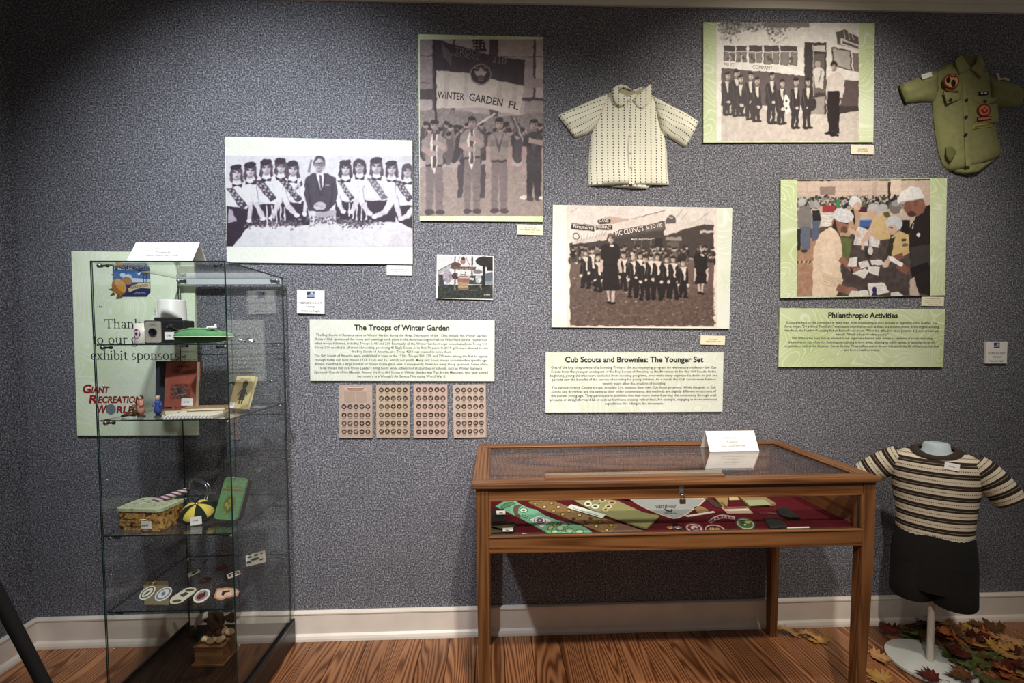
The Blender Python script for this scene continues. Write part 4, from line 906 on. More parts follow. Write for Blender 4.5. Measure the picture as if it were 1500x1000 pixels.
# --- four badge sheets
rr = random.Random(17)
sheets = [([(495.8, 563), (545.4, 563.6), (546.2, 641.8), (497.2, 641.4)], 'badge sheet with a printed title block above its rows of badges', (203, 178, 162), 1),
          ([(550.8, 563), (600, 563), (600.8, 641.2), (551.2, 641)], 'tan badge sheet of thirty round badges, next to the titled sheet', (206, 184, 158), 0),
          ([(605.4, 562.6), (655.4, 562.4), (655.8, 641.6), (606, 641.6)], 'pinkish badge sheet of thirty round badges, second from the titled sheet', (214, 184, 170), 0),
          ([(662.4, 563), (711.6, 562.6), (713, 640.4), (665, 641.8)], 'badge sheet of thirty round badges farthest from the titled sheet', (212, 188, 172), 0)]
for corners, lab, bg, title in sheets:
    p = Panel('badge_sheet', lab, 'badge sheet', corners, 0.006, srgb('sheet_edge', (150, 140, 128)), group='sheets of scout badges')
    xs = [q[0] for q in corners]; ys = [q[1] for q in corners]; x0, y0 = corners[0]; W_, H_ = corners[1][0] - x0, corners[3][1] - y0
    cv = Canvas(0, 0, 160, 258, 110, bg); cv.mottle(6, 14)
    for r_ in range(6):
        for k in range(5):
            x = 25 + k * 28.5; y = 26 + r_ * 40
            if title and r_ < 2: continue
            g = rr.randint(40, 96) if not (title and r_ == 2) else 54; t = (g + 12, g, g - 8) if not (title and r_ == 2 and k < 4) else (52, 50, 66)
            cv.ell(x, y, 11.5, 11.5, t); cv.ring(x, y, 11, 1.6, (62, 50, 44))
            s = rr.randint(0, 5); L = (200, 178, 156)
            if s == 0: cv.ell(x, y, 5, 5, L)
            elif s == 1: cv.poly([(x, y - 8), (x + 6, y + 6), (x - 6, y + 6)], L)
            elif s == 2: cv.line([(x - 6, y - 5), (x + 6, y + 5)], 3, L); cv.line([(x - 6, y + 5), (x + 6, y - 5)], 3, L)
            elif s == 3: cv.rect(x - 6, y - 3, x + 6, y + 5, L)
            elif s == 4: cv.ell(x - 2, y + 1, 7, 4, L, 30); cv.ell(x + 4, y - 4, 3, 3, L)
            else: cv.rect(x - 2, y - 8, x + 2, y + 8, L); cv.rect(x - 7, y - 2, x + 7, y + 2, L)
            cv.rect(x - 9, y + 15, x + 9, y + 17, (120, 100, 88)); 
            if rr.random() < .5: cv.rect(x - 7, y + 19, x + 7, y + 20.5, (130, 110, 96))
    if title:
        cv.ell(80, 18, 48, 11, (160, 132, 112)); cv.ell(80, 17, 44, 8, (232, 216, 200)); cv.rect(30, 14, 130, 24, (226, 206, 190)); cv.rect(38, 16, 122, 19, (140, 70, 56)); cv.rect(44, 21, 116, 23, (110, 90, 80))
        for k in range(16):
            cv.rect(26, 34 + k * 3.4, 78, 35.4 + k * 3.4, (170, 146, 128)); cv.rect(84, 34 + k * 3.4, 134, 35.4 + k * 3.4, (170, 146, 128))
    p.picture('badge_print', cv, (x0 + 0.3, y0 + 0.3, 160 / (W_ - 0.6)), 0.75)

# --- sponsor panel with serif lettering and two logos
pS = Panel('sponsor_panel', 'tall green contour panel thanking exhibit sponsors behind the glass cabinet', 'text panel', [(104.6, 368.2), (283.6, 369), (290, 638), (113, 637.4)], 0.012, M['board_green'])
# serif letters from stems, bowls and feet: unit x-height 1, capital height 1.45
def serif_text(mb, s, cx, cy, xh, width, z):
    G = {}
    st = 0.17; th = 0.09; se = 0.13
    def stem(x, y0, y1, top=True, bot=True, w=st, flag=False):
        q = [[(x, y0), (x + w, y0), (x + w, y1), (x, y1)]]
        if bot: q.append([(x - se, y0), (x + w + se, y0), (x + w + se, y0 + 0.07), (x - se, y0 + 0.07)])
        if top: q.append([(x - se, y1 - 0.07), (x + w, y1 - 0.02), (x + w, y1 + 0.02), (x - se, y1 - 0.13)] if not flag else [(x - se, y1 - 0.07), (x + w + se, y1 - 0.07), (x + w + se, y1), (x - se, y1)])
        return q
    def arc(cx, cy, rx, ry, a0, a1, w0=st, w1=th, n=14):
        out = []; 
        for i in range(n):
            f = []
            for t in (i / n, (i + 1) / n):
                a = math.radians(a0 + (a1 - a0) * t); wx = w0; wy = w1
                f.append(((cx + rx * math.cos(a), cy + ry * math.sin(a)), (cx + (rx - wx) * math.cos(a), cy + (ry - wy) * math.sin(a))))
            out.append([f[0][0], f[1][0], f[1][1], f[0][1]])
        return out
    def bar(x0, y0, x1, y1, w):
        L = math.hypot(x1 - x0, y1 - y0); nx, ny = -(y1 - y0) / L * w / 2, (x1 - x0) / L * w / 2
        return [[(x0 + nx, y0 + ny), (x1 + nx, y1 + ny), (x1 - nx, y1 - ny), (x0 - nx, y0 - ny)]]
    def sh(q, dx): return [[(a + dx, b) for a, b in p] for p in q]
    hump = lambda x: arc(x + 0.33, 0.60, 0.42, 0.40, 150, 0) + stem(x + 0.58, 0, 0.62, False)
    G['T'] = (stem(0.52, 0, 1.45, False) + [[(0.02, 1.36), (1.2, 1.36), (1.2, 1.45), (0.02, 1.45)], [(0.02, 1.1), (0.1, 1.1), (0.1, 1.4), (0.02, 1.4)], [(1.12, 1.1), (1.2, 1.1), (1.2, 1.4), (1.12, 1.4)]], 1.22)
    G['n'] = (stem(0.14, 0, 1.0) + hump(0.14), 1.02); G['h'] = (stem(0.14, 0, 1.55) + hump(0.14), 1.02)
    G['u'] = (stem(0.14, 0.4, 1.0, True, False) + arc(0.47, 0.40, 0.33, 0.42, 180, 330) + stem(0.68, 0, 1.0), 1.02)
    G['o'] = (arc(0.46, 0.5, 0.42, 0.52, 0, 360, n=24), 0.96)
    G['a'] = (arc(0.40, 0.27, 0.32, 0.29, 0, 360) + stem(0.58, 0, 0.72, False, False) + [[(0.58, 0), (0.86, 0), (0.86, 0.07), (0.58, 0.1)]] + arc(0.42, 0.68, 0.33, 0.34, 0, 160), 0.9)
    G['k'] = (stem(0.14, 0, 1.55) + bar(0.3, 0.42, 0.74, 0.96, 0.1) + bar(0.42, 0.56, 0.86, 0.02, 0.16) + [[(0.6, 0.93), (0.94, 0.93), (0.94, 1.0), (0.6, 1.0)], [(0.72, 0), (1.02, 0), (1.02, 0.07), (0.72, 0.07)]], 1.02)
    G['y'] = (bar(0.16, 1.0, 0.5, 0.06, 0.16) + bar(0.84, 1.0, 0.4, -0.34, 0.09) + [[(0, 0.93), (0.34, 0.93), (0.34, 1.0), (0, 1.0)], [(0.66, 0.93), (0.98, 0.93), (0.98, 1.0), (0.66, 1.0)]] + arc(0.26, -0.34, 0.18, 0.14, 180, 360), 0.96)
    G['r'] = (stem(0.14, 0, 1.0) + arc(0.50, 0.66, 0.28, 0.36, 160, 40), 0.72)
    G['t'] = (stem(0.2, 0.2, 1.28, False, False) + [[(0.02, 0.92), (0.58, 0.92), (0.58, 1.0), (0.02, 1.0)]] + arc(0.42, 0.22, 0.22, 0.24, 180, 330), 0.62)
    G['e'] = (arc(0.46, 0.5, 0.40, 0.52, 0, 320, n=22) + [[(0.12, 0.48), (0.86, 0.48), (0.86, 0.56), (0.12, 0.56)]], 0.92)
    G['s'] = (arc(0.38, 0.74, 0.28, 0.28, 40, 250, 0.13, 0.1) + arc(0.38, 0.26, 0.30, 0.28, 80, -150, 0.13, 0.1), 0.74)
    G['x'] = (bar(0.14, 0.98, 0.78, 0.02, 0.17) + bar(0.76, 0.98, 0.16, 0.02, 0.09) + [[(0, 0.93), (0.36, 0.93), (0.36, 1.0), (0, 1.0)], [(0.6, 0.93), (0.92, 0.93), (0.92, 1.0), (0.6, 1.0)], [(0, 0), (0.34, 0), (0.34, 0.07), (0, 0.07)], [(0.58, 0), (0.94, 0), (0.94, 0.07), (0.58, 0.07)]], 0.96)
    G['i'] = (stem(0.14, 0, 1.0) + arc(0.22, 1.33, 0.12, 0.12, 0, 360, 0.12, 0.12), 0.5)
    G['b'] = (stem(0.14, 0.05, 1.55, True, False) + arc(0.52, 0.5, 0.42, 0.52, 0, 360, n=22), 1.0)
    G['p'] = (stem(0.14, -0.5, 1.0) + arc(0.52, 0.5, 0.42, 0.52, 0, 360, n=22), 1.0)
    G['g'] = (arc(0.44, 0.66, 0.36, 0.36, 0, 360, n=20) + arc(0.46, -0.16, 0.42, 0.28, 0, 360, 0.12, 0.09, 20) + bar(0.2, 0.38, 0.3, 0.1, 0.12) + bar(0.66, 0.9, 0.92, 1.0, 0.1), 0.92)
    G[' '] = ([], 0.46)
    tot = sum(G[ch][1] for ch in s); k = width / tot; x = cx - width / 2
    for ch in s:
        q, adv = G[ch]
        for p in q: mb.add([(x + a * k, cy + b * xh, z) for a, b in p], [(0, 1, 2, 3)])
        x += adv * k
def sline(s, px, py, xh, wd):
    mb = MB(); x, y = pS.loc(px, py); k = (pS.loc(px + 10, py)[0] - x) / 10; serif_text(mb, s, x, y, xh * k, wd * k, pS.t + 0.0008)
    mb.build('thanks_lettering', M['ink'], pS.root)
for wd_, px_, w_ in (('Thank', 180.5, 54), ('you', 228, 30)): sline(wd_, px_, 480.6, 9.3, w_)
for wd_, px_, w_ in (('to', 144, 17), ('our', 173, 29), ('generous', 230, 76)): sline(wd_, px_, 503.6, 9.3, w_)
for wd_, px_, w_ in (('exhibit', 160, 54), ('sponsors', 228, 71)): sline(wd_, px_, 526.6, 9.3, w_)
# heritage badge
CS = (100, 360, 7.5)
c = Canvas(438, 205, 925, 592, 150, (198, 210, 178))
# the board colour shows around the badge, so only the badge's own outline is printed
def logo_part(name, polys, colr, z, m=None):
    b = MB()
    for pts in polys:
        P = [pS.loc(CS[0] + x / CS[2], CS[1] + y / CS[2]) for x, y in pts]
        b.add([(x, y, pS.t + z) for x, y in P], [tuple(range(len(P)))])
    return b.build(name, m or srgb('logo_ink', colr, 0.5, k=0.9), pS.root)
def oval(cx, cy, rx, ry, rot=0, n=24, a0=0, a1=360):
    r = math.radians(rot); out = []
    for i in range(n + (1 if a1 - a0 < 360 else 0)):
        a = math.radians(a0 + (a1 - a0) * i / n); x, y = rx * math.cos(a), ry * math.sin(a); out.append((cx + x * math.cos(r) - y * math.sin(r), cy + x * math.sin(r) + y * math.cos(r)))
    return out
logo_part('badge_shape', [[(488, 215), (850, 215), (900, 260), (905, 510), (860, 560), (600, 560), (488, 480)]], (44, 50, 98), 0.0006)
logo_part('badge_sky', [[(496, 270), (895, 270), (895, 390), (496, 390)]], (52, 108, 168), 0.0009)
logo_part('badge_cloud', [oval(600, 320, 30, 24), oval(660, 340, 40, 30), [(600, 345), (895, 365), (895, 400), (600, 400)]], (214, 224, 230), 0.0011)
logo_part('badge_bird', [[(735, 292), (775, 300), (800, 284), (788, 316), (765, 326), (770, 308)]], (240, 242, 244), 0.0013)
logo_part('badge_palm', [[(826, 310), (834, 310), (834, 400), (826, 400)], [(854, 300), (862, 300), (862, 400), (854, 400)]] + [oval(830 + dx, 308 + dy, 18, 5, r) for dx, dy, r in ((-12, 2, 25), (12, 2, -25), (0, -8, 80), (16, -12, 10), (34, -8, 30), (40, -2, -30))], (26, 34, 44), 0.0013)
for q in ([(442, 478), (490, 462), (500, 500)], [(455, 552), (500, 500), (520, 540)], [(525, 585), (540, 530), (600, 556), (590, 578)], [(470, 315), (500, 300), (500, 330)]): logo_part('badge_leaf', [q], (124, 92, 46), 0.0010)
logo_part('badge_orange', [oval(560, 450, 76, 96, -30), oval(650, 385, 56, 40, 20)], (176, 116, 48), 0.0014)
logo_part('badge_orange_face', [oval(580, 435, 46, 86, -34)], (222, 164, 84), 0.0017)
logo_part('badge_orange_segment', [[(580 + 6 * math.cos(a), 435 + 6 * math.sin(a)), (580 + 62 * math.cos(a + .06) * (0.62 + .3 * abs(math.sin(a - .6))), 435 + 62 * math.sin(a + .06) * (.62 + .5 * abs(math.sin(a - .2)))), (580 + 62 * math.cos(a - .06) * (0.62 + .3 * abs(math.sin(a - .6))), 435 + 62 * math.sin(a - .06) * (.62 + .5 * abs(math.sin(a - .2))))] for a in [i * math.pi / 4 for i in range(8)]], (190, 116, 40), 0.0019)
logo_part('badge_ribbon', [[(660, 470), (700, 440), (780, 412), (890, 404), (908, 470), (800, 462), (740, 478), (672, 512)]], (226, 208, 160), 0.0019)
b = MB()
for t, cx_, cy_, hh, ww, ro, zz in (('FOUNDATION', 778, 446, 30, 200, 10, 0.0022), ):
    x, y = pS.loc(CS[0] + cx_ / CS[2], CS[1] + cy_ / CS[2]); k = (pS.loc(CS[0] + (cx_ + 10) / CS[2], CS[1] + cy_ / CS[2])[0] - x) / 10
    put_text(b, t, x, y, hh * k, ww * k, pS.t + zz, 0.02, 2, 0, math.radians(ro))
b.build('badge_lettering', srgb('badge_brown', (96, 66, 26)), pS.root)
for t, cx_, cy_, hh, ww in (('HERITAGE', 694, 244, 42, 372), ('WINTER GARDEN', 794, 512, 10, 110), ('EST. 1994 FLORIDA', 794, 526, 10, 130)):
    b = MB(); x, y = pS.loc(CS[0] + cx_ / CS[2], CS[1] + cy_ / CS[2]); k = (pS.loc(CS[0] + (cx_ + 10) / CS[2], CS[1] + cy_ / CS[2])[0] - x) / 10
    put_text(b, t, x, y, hh * k, ww * k, pS.t + 0.0016, 0.015, 2)
    b.build('badge_lettering', srgb('badge_grey', (196, 200, 208)), pS.root)
# red recreation wordmark, slanted, with a grey globe for the O
b = MB()
def red(t, px, py, h, w):
    x, y = pS.loc(px, py); k = (pS.loc(px + 10, py)[0] - x) / 10; put_text(b, t, x, y, h * k, w * k, pS.t + 0.0012, 0.035, 3, 0, 0, 0.18, None, 'l')
red('G', 121.5, 569, 13, 12.5); red('IANT', 134.5, 570.5, 10, 25.5); red('R', 131.5, 584, 12.5, 12); red('ECREATION', 144.5, 584.8, 10, 63); red('W', 141, 598.6, 12.5, 15.5); red('RLD', 171.5, 599.6, 10, 28)
b.build('wordmark_lettering', srgb('wordmark_red', (158, 30, 36), k=1.0), pS.root)
CL = (100, 360, 1)
def ov2(cx, cy, rx, ry): return [pS.loc(cx + rx * math.cos(2 * math.pi * i / 24), cy + ry * math.sin(2 * math.pi * i / 24)) for i in range(24)]
b = MB(); P = ov2(162.6, 599.2, 7.4, 7.6); b.add([(x, y, pS.t + 0.0012) for x, y in P], [tuple(range(24))]); b.build('globe', srgb('globe_grey', (120, 132, 134), vary=0.3, vscale=120), pS.root)

# ------------------------------------------------------------------ garments pinned to the wall
def resample(pts, n):
    pts = [Vector(p) for p in pts]; L = [0]
    for a, b in zip(pts[:-1], pts[1:]): L.append(L[-1] + (b - a).length)
    out = []
    for i in range(n):
        t = L[-1] * i / (n - 1); k = 0
        while k < len(L) - 2 and L[k + 1] < t: k += 1
        d = L[k + 1] - L[k]; out.append(pts[k].lerp(pts[k + 1], 0 if d == 0 else (t - L[k]) / d))
    return out
def sheet(left, right, puff, folds, seed, z0=0.004, nu=22, nv=26, back=True, power=0.55, uvflip=False, puv=None):
    # a cloth piece between two edge polylines (local x, y), puffed out towards +z, with soft folds, closed at the back
    mb = MB(); A = resample(left, nv); B = resample(right, nv); rs = random.Random(seed)
    ph = [rs.uniform(0, 6.28) for _ in range(6)]
    rows = []; uv = []; along = 0
    for i in range(nv):
        if i: along += ((A[i] + B[i]) / 2 - (A[i-1] + B[i-1]) / 2).length
        wd = (B[i] - A[i]).length; row = []
        for j in range(nu):
            u = j / (nu - 1); p = A[i].lerp(B[i], u); v = i / (nv - 1)
            e = (max(0.0, 1 - (2 * u - 1) ** 2)) ** power; ev = min(1.0, 0.55 + 3 * v) * min(1.0, 0.75 + 2.5 * (1 - v))
            f = folds * e * (math.sin(u * 13 + ph[0] + 2.0 * math.sin(v * 3 + ph[1])) * 0.5 + math.sin(u * 7 - v * 5 + ph[2]) * 0.5 + 0.4 * math.sin(v * 11 + u * 4 + ph[3]))
            row.append((p.x, p.y, z0 + puff * e * ev + f))
            uv.append(((u - 0.5) * wd, along))
        rows.append(row)
    n = nu; vs = [p for r in rows for p in r]; fs = []
    for i in range(nv - 1):
        for j in range(nu - 1): fs.append((i*n+j, (i+1)*n+j, (i+1)*n+j+1, i*n+j+1))
    if back:
        b = len(vs)
        for i in range(nv):
            for j in (0, nu - 1): vs.append((rows[i][j][0], rows[i][j][1], max(0.0012, z0 - 0.003))); uv.append(uv[i*n+j])
        for i in range(nv - 1):
            fs.append((b+2*i, b+2*i+1, b+2*i+3, b+2*i+2)); fs.append((i*n, b+2*i, b+2*i+2, (i+1)*n)); fs.append((i*n+n-1, (i+1)*n+n-1, b+2*i+3, b+2*i+1))
        for i in (0, nv - 1): fs.append(tuple([i*n+j for j in range(nu)] + [b+2*i+1, b+2*i]))
    mb.add(vs, fs, 0, uv); return mb
def wall_thing(name, label, cat, px, py):
    c0 = on_y(px, py, -0.02); o = thing(name, label, cat, (c0.x, -0.001, c0.z), (math.pi / 2, 0, 0))
    def loc(x, y):
        v = on_y(x, y, -0.02); return (v.x - c0.x, v.z - c0.z, 0)
    return o, loc

# cream shirt with dotted stripes
def dotted(nt, u, v):
    su, sv = 0.0272, 0.0138
    du = math_n(nt, 'SUBTRACT', math_n(nt, 'FRACT', math_n(nt, 'ADD', math_n(nt, 'DIVIDE', u, su), 100.5)), 0.5)
    dv = math_n(nt, 'SUBTRACT', math_n(nt, 'FRACT', math_n(nt, 'ADD', math_n(nt, 'DIVIDE', v, sv), 100.0)), 0.5)
    a = math_n(nt, 'POWER', math_n(nt, 'DIVIDE', math_n(nt, 'MULTIPLY', du, su), 0.0030), 2.0); b = math_n(nt, 'POWER', math_n(nt, 'DIVIDE', math_n(nt, 'MULTIPLY', dv, sv), 0.0036), 2.0)
    r = ramp(nt, [(0.42, tuple(lin((84, 82, 82)))), (0.5, tuple(lin((230, 228, 206))))])
    nt.links.new(math_n(nt, 'MULTIPLY', math_n(nt, 'ADD', a, b), 0.45), r.inputs[0]); return r.outputs[0]
M['dotted'] = m_puv('cream_dotted_cotton', dotted)
M['cream_in'] = srgb('cream_lining', (176, 168, 138), 0.9)
CX = (800, 110, 5.2625)
sh1, loc1 = wall_thing('button_shirt', 'cream short sleeved child shirt with rows of dotted stripes pinned to wall', 'shirt', 920, 200)
S = lambda x, y: loc1(CX[0] + x / CX[2], CX[1] + y / CX[2])
SL = lambda pts: [S(*p) for p in pts]
sheet(SL([(505, 120), (460, 135), (415, 200), (395, 300), (372, 400), (345, 470), (334, 600), (330, 720), (328, 838)]),
      SL([(800, 120), (830, 150), (862, 210), (878, 320), (900, 410), (930, 500), (940, 600), (942, 720), (956, 838)]), 0.030, 0.0060, 1).build('body', M['dotted'], sh1, 'all')
mb = MB(); hem = []
sheet(SL([(330, 820), (330, 845)]), SL([(955, 820), (955, 832)]), 0.026, 0.006, 1, nv=3).build('hem', M['dotted'], sh1, 'all')
sheet(SL([(500, 840), (520, 856)]), SL([(820, 835), (790, 868)]), 0.020, 0.003, 9, z0=0.002, nv=3).build('hem', M['dotted'], sh1, 'all')
sheet(SL([(385, 400), (320, 445), (225, 476)]), SL([(500, 118), (380, 170), (90, 300)]), 0.030, 0.005, 2, nu=16, nv=14).build('sleeve', M['dotted'], sh1, 'all')
sheet(SL([(822, 140), (930, 205), (1060, 265), (1185, 345)]), SL([(895, 440), (935, 462), (1000, 500), (1080, 548)]), 0.030, 0.006, 3, nu=16, nv=14).build('sleeve', M['dotted'], sh1, 'all')
def flap(pts, z, m, parent, name, hgt=0.006, loc=S, curve=0.0):
    P = [loc(*p) for p in pts]; mb = MB(); n = len(P)
    cx = sum(p[0] for p in P) / n; cy = sum(p[1] for p in P) / n
    ring0 = [(p[0], p[1], z) for p in P]; ring1 = [(cx + (p[0] - cx) * .985, cy + (p[1] - cy) * .985, z + hgt * 0.7) for p in P]; ring2 = [(cx + (p[0] - cx) * .85, cy + (p[1] - cy) * .85, z + hgt) for p in P]
    uv = [(p[0], p[1]) for r in (ring0, ring1, ring2) for p in r]
    mb.loft([ring0, ring1, ring2], 0, True, True, uv)
    return mb.build(name, m, parent, 'all')
flap([(545, 112), (600, 92), (660, 128), (730, 104), (790, 100), (770, 150), (690, 170), (620, 180), (560, 150)], 0.026, M['cream_in'], sh1, 'neck_lining', 0.003)
flap([(500, 118), (530, 96), (570, 82), (610, 92), (650, 118), (655, 130), (600, 112), (560, 118), (548, 140)], 0.026, M['dotted'], sh1, 'collar_stand', 0.012)
flap([(660, 128), (728, 102), (732, 112), (668, 142)], 0.028, M['dotted'], sh1, 'collar_stand', 0.004)
flap([(498, 120), (545, 112), (555, 150), (605, 172), (618, 205), (600, 245), (565, 255), (528, 235), (508, 195)], 0.033, M['dotted'], sh1, 'collar', 0.010)
flap([(798, 82), (806, 120), (802, 170), (775, 240), (735, 276), (695, 268), (665, 230), (655, 205), (700, 165), (760, 112)], 0.033, M['dotted'], sh1, 'collar', 0.012)
def disc(r, t, n=14): return MB().lathe([(r, 0), (r, t * .7), (r * .8, t)], n)
b0 = disc(0.0055, 0.003).build('button', srgb('pearl_button', (206, 198, 176), 0.3), sh1)
for i, (x, y) in enumerate([(637, 214), (640, 345), (642, 480), (645, 610), (648, 720)]):
    p = S(x, y); q = b0 if i == 0 else copy_of(b0, sh1); q.location = (p[0], p[1], 0.040)
P = [S(622, 190), S(662, 190), S(672, 850), S(632, 850)]
sheet([P[0], P[3]], [P[1], P[2]], 0.003, 0.0035, 1, z0=0.036, nu=5, nv=24, back=False).build('button_placket', M['dotted'], sh1, 'all')

# olive uniform shirt with patches
M['olive'] = srgb('olive_twill', (114, 114, 74), 0.9, vary=0.10, vscale=40, k=1.55)
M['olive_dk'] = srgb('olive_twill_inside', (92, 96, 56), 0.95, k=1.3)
CU = (1300, 70, 5.0)
sh2, loc2 = wall_thing('uniform_shirt', 'olive green uniform shirt with round patches hung tilted on the wall', 'shirt', 1412, 170)
U = lambda x, y: loc2(CU[0] + x / CU[2], CU[1] + y / CU[2]); UL = lambda pts: [U(*p) for p in pts]
sheet(UL([(455, 110), (420, 145), (350, 180), (345, 260), (345, 360), (355, 480), (370, 620), (395, 760), (430, 860), (480, 900)]),
      UL([(650, 120), (700, 160), (765, 190), (770, 300), (785, 400), (800, 500), (825, 620), (838, 700), (850, 770), (800, 812)]), 0.042, 0.006, 5).build('body', M['olive'], sh2, 'all')
sheet(UL([(470, 880), (510, 910), (580, 925)]), UL([(815, 800), (750, 850), (680, 905)]), 0.020, 0.003, 5, nv=6, z0=0.012).build('shirt_tail', M['olive'], sh2, 'all')
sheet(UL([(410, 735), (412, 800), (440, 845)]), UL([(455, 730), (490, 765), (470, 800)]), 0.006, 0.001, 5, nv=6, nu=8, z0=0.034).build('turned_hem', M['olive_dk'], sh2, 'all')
sheet(UL([(370, 390), (310, 385), (220, 392), (150, 395)]), UL([(380, 150), (300, 185), (200, 225), (95, 265)]), 0.030, 0.005, 6, nu=16, nv=14).build('sleeve', M['olive'], sh2, 'all')
sheet(UL([(760, 190), (830, 225), (920, 250), (985, 275)]), UL([(785, 420), (850, 425), (920, 425), (985, 428)]), 0.030, 0.006, 7, nu=16, nv=14).build('sleeve', M['olive'], sh2, 'all')
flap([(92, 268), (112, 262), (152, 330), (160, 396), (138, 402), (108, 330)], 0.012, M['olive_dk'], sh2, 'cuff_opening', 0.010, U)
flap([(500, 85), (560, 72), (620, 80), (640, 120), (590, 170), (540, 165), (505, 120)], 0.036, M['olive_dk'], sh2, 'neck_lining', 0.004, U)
flap([(455, 118), (492, 82), (520, 120), (560, 175), (545, 190), (482, 220)], 0.046, M['olive'], sh2, 'collar', 0.010, U)
flap([(618, 75), (640, 95), (664, 150), (636, 245), (590, 200), (555, 185), (600, 140)], 0.046, M['olive'], sh2, 'collar', 0.012, U)
P = UL([(505, 225), (540, 225), (575, 880), (535, 880)])
sheet([P[0], P[3]], [P[1], P[2]], 0.003, 0.002, 5, z0=0.047, nu=5, nv=20, back=False).build('button_placket', M['olive'], sh2, 'all')
b1 = disc(0.0075, 0.004).build('button', M['black_matte'], sh2)
for i, (x, y) in enumerate([(530, 408), (528, 530), (526, 655), (665, 416), (416, 405)]):
    p = U(x, y); q = b1 if i == 0 else copy_of(b1, sh2); q.location = (p[0], p[1], 0.053)
flap([(580, 380), (770, 385), (752, 410), (680, 440), (640, 438), (595, 412)], 0.043, M['olive'], sh2, 'pocket_flap', 0.006, U)
flap([(590, 425), (770, 430), (780, 560), (600, 575)], 0.041, M['olive'], sh2, 'pocket', 0.005, U)
flap([(378, 340), (495, 350), (500, 395), (430, 420), (400, 430)], 0.043, M['olive'], sh2, 'pocket_flap', 0.005, U)
def ovals(cx, cy, rx, ry, n=24): return [(cx + rx * math.cos(2 * math.pi * i / n), cy + ry * math.sin(2 * math.pi * i / n)) for i in range(n)]
def patch(parent, name, layers, loc, z):
    top = None
    for i, (pts, colr) in enumerate(layers):
        mb = MB(); P = [loc(*p) for p in pts]; mb.prism([(p[0], p[1]) for p in P], z + i * 0.0008 - (0.004 if i == 0 else 0), z + i * 0.0008 + 0.0014)
        o = mb.build(name if i == 0 else 'embroidery', srgb('patch_thread', colr, 0.9, k=1.1), top or parent)
        if i == 0: top = o
    return top
RD = (122, 42, 34); OR = (196, 116, 70); TN = (200, 152, 100); BKc = (22, 20, 20)
patch(sh2, 'round_patch', [(ovals(425, 268, 56, 54), RD), (ovals(425, 268, 46, 44), TN), (ovals(400, 262, 16, 22), BKc), (ovals(436, 285, 16, 26), BKc), ([(395, 225), (450, 235), (455, 245), (398, 238)], RD)], U, 0.050)
patch(sh2, 'script_patch', [([(388, 318), (430, 335), (478, 335), (478, 348), (430, 348), (386, 332)], (120, 72, 44))], U, 0.049)
patch(sh2, 'round_patch', [(ovals(661, 480, 48, 46), (104, 30, 28)), (ovals(661, 480, 39, 37), (206, 112, 78)), ([(661, 455), (672, 475), (690, 478), (676, 496), (661, 505), (646, 496), (632, 478), (650, 475)], (120, 38, 30)), (ovals(661, 482, 8, 8), (214, 150, 110))], U, 0.050)
patch(sh2, 'bar_patch', [([(614, 530), (714, 520), (714, 546), (614, 558)], (70, 26, 24)), ([(620, 536), (708, 526), (708, 540), (620, 551)], (190, 110, 78))], U, 0.049)
patch(sh2, 'number_patch', [([(630, 344), (694, 340), (694, 364), (630, 370)], (30, 30, 26)), ([(640, 350), (684, 346), (684, 358), (640, 363)], (196, 190, 170)), ([(655, 346), (662, 346), (662, 364), (655, 364)], (30, 30, 26))], U, 0.048)
patch(sh2, 'outline_patch', [([(594, 584), (720, 572), (720, 594), (594, 610)], (190, 176, 66)), ([(598, 588), (716, 576), (716, 591), (598, 605)], (112, 110, 66))], U, 0.046)
patch(sh2, 'shoulder_patch', [([(784, 192), (800, 200), (806, 232), (850, 228), (880, 242), (874, 250), (838, 238), (796, 246)], (206, 190, 170))], U, 0.030)
tg = MB().box(-0.024, 0.024, -0.012, 0.012, 0, 0.0012).build('paper_tag', M['paper'], sh2); p = U(268, 216); tg.location = (p[0], p[1], 0.034); tg.rotation_euler = (0, -0.15, 0.25)

# ------------------------------------------------------------------ glass tower cabinet
GX0, GX1, GY0, GY1 = -1.535, -1.03, -0.545, -0.045
Z1, Z2, Z3, Z4, ZT, ZB = 1.514, 1.220, 0.767, 0.464, 1.831, 0.110
cab = thing('glass_cabinet', 'tall glass tower display cabinet with four shelves on a black plinth', 'display cabinet', ((GX0 + GX1) / 2, (GY0 + GY1) / 2, 0))
cx0, cy0 = cab.location.x, cab.location.y
hw, hd = (GX1 - GX0) / 2, (GY1 - GY0) / 2; gt = 0.005
def pane(name, x0, x1, y0, y1, z0, z1, parent=cab, thin=None):
    dims = (x1 - x0, y1 - y0, z1 - z0); ax = dims.index(min(dims))
    mb = MB(); mb.box(x0, x1, y0, y1, z0, z1)
    axes = [2, 2, 1, 0, 1, 0]; mb.m = [0 if a == ax else 1 for a in axes]
    return mb.build(name, [M['glass'], M['glass_edge']], parent)
b = MB(); b.box(-hw - 0.012, hw + 0.012, -hd - 0.012, hd + 0.012, 0.0, ZB - 0.008, bev=0.003); pl = b.build('plinth', M['black'], cab)
for s in (-1, 1): MB().box(s * (hw + 0.006) - 0.006, s * (hw + 0.006) + 0.006, -hd - 0.012, hd + 0.012, ZB - 0.008, ZB + 0.014, bev=0.002).build('plinth_rail', M['black'], cab)
MB().box(-hw, hw, -hd, hd, ZB - 0.008, ZB - 0.002).build('plinth_floor', mat('dark_gloss_floor', (0.012, 0.008, 0.006), 0.12), cab)
pane('side_pane', -hw, -hw + gt, -hd, hd, ZB, ZT - gt); pane('side_pane', hw - gt, hw, -hd, hd, ZB, ZT - gt)
pane('front_pane', -hw + gt + 0.001, hw - gt - 0.001, -hd, -hd + gt, ZB, ZT - gt)
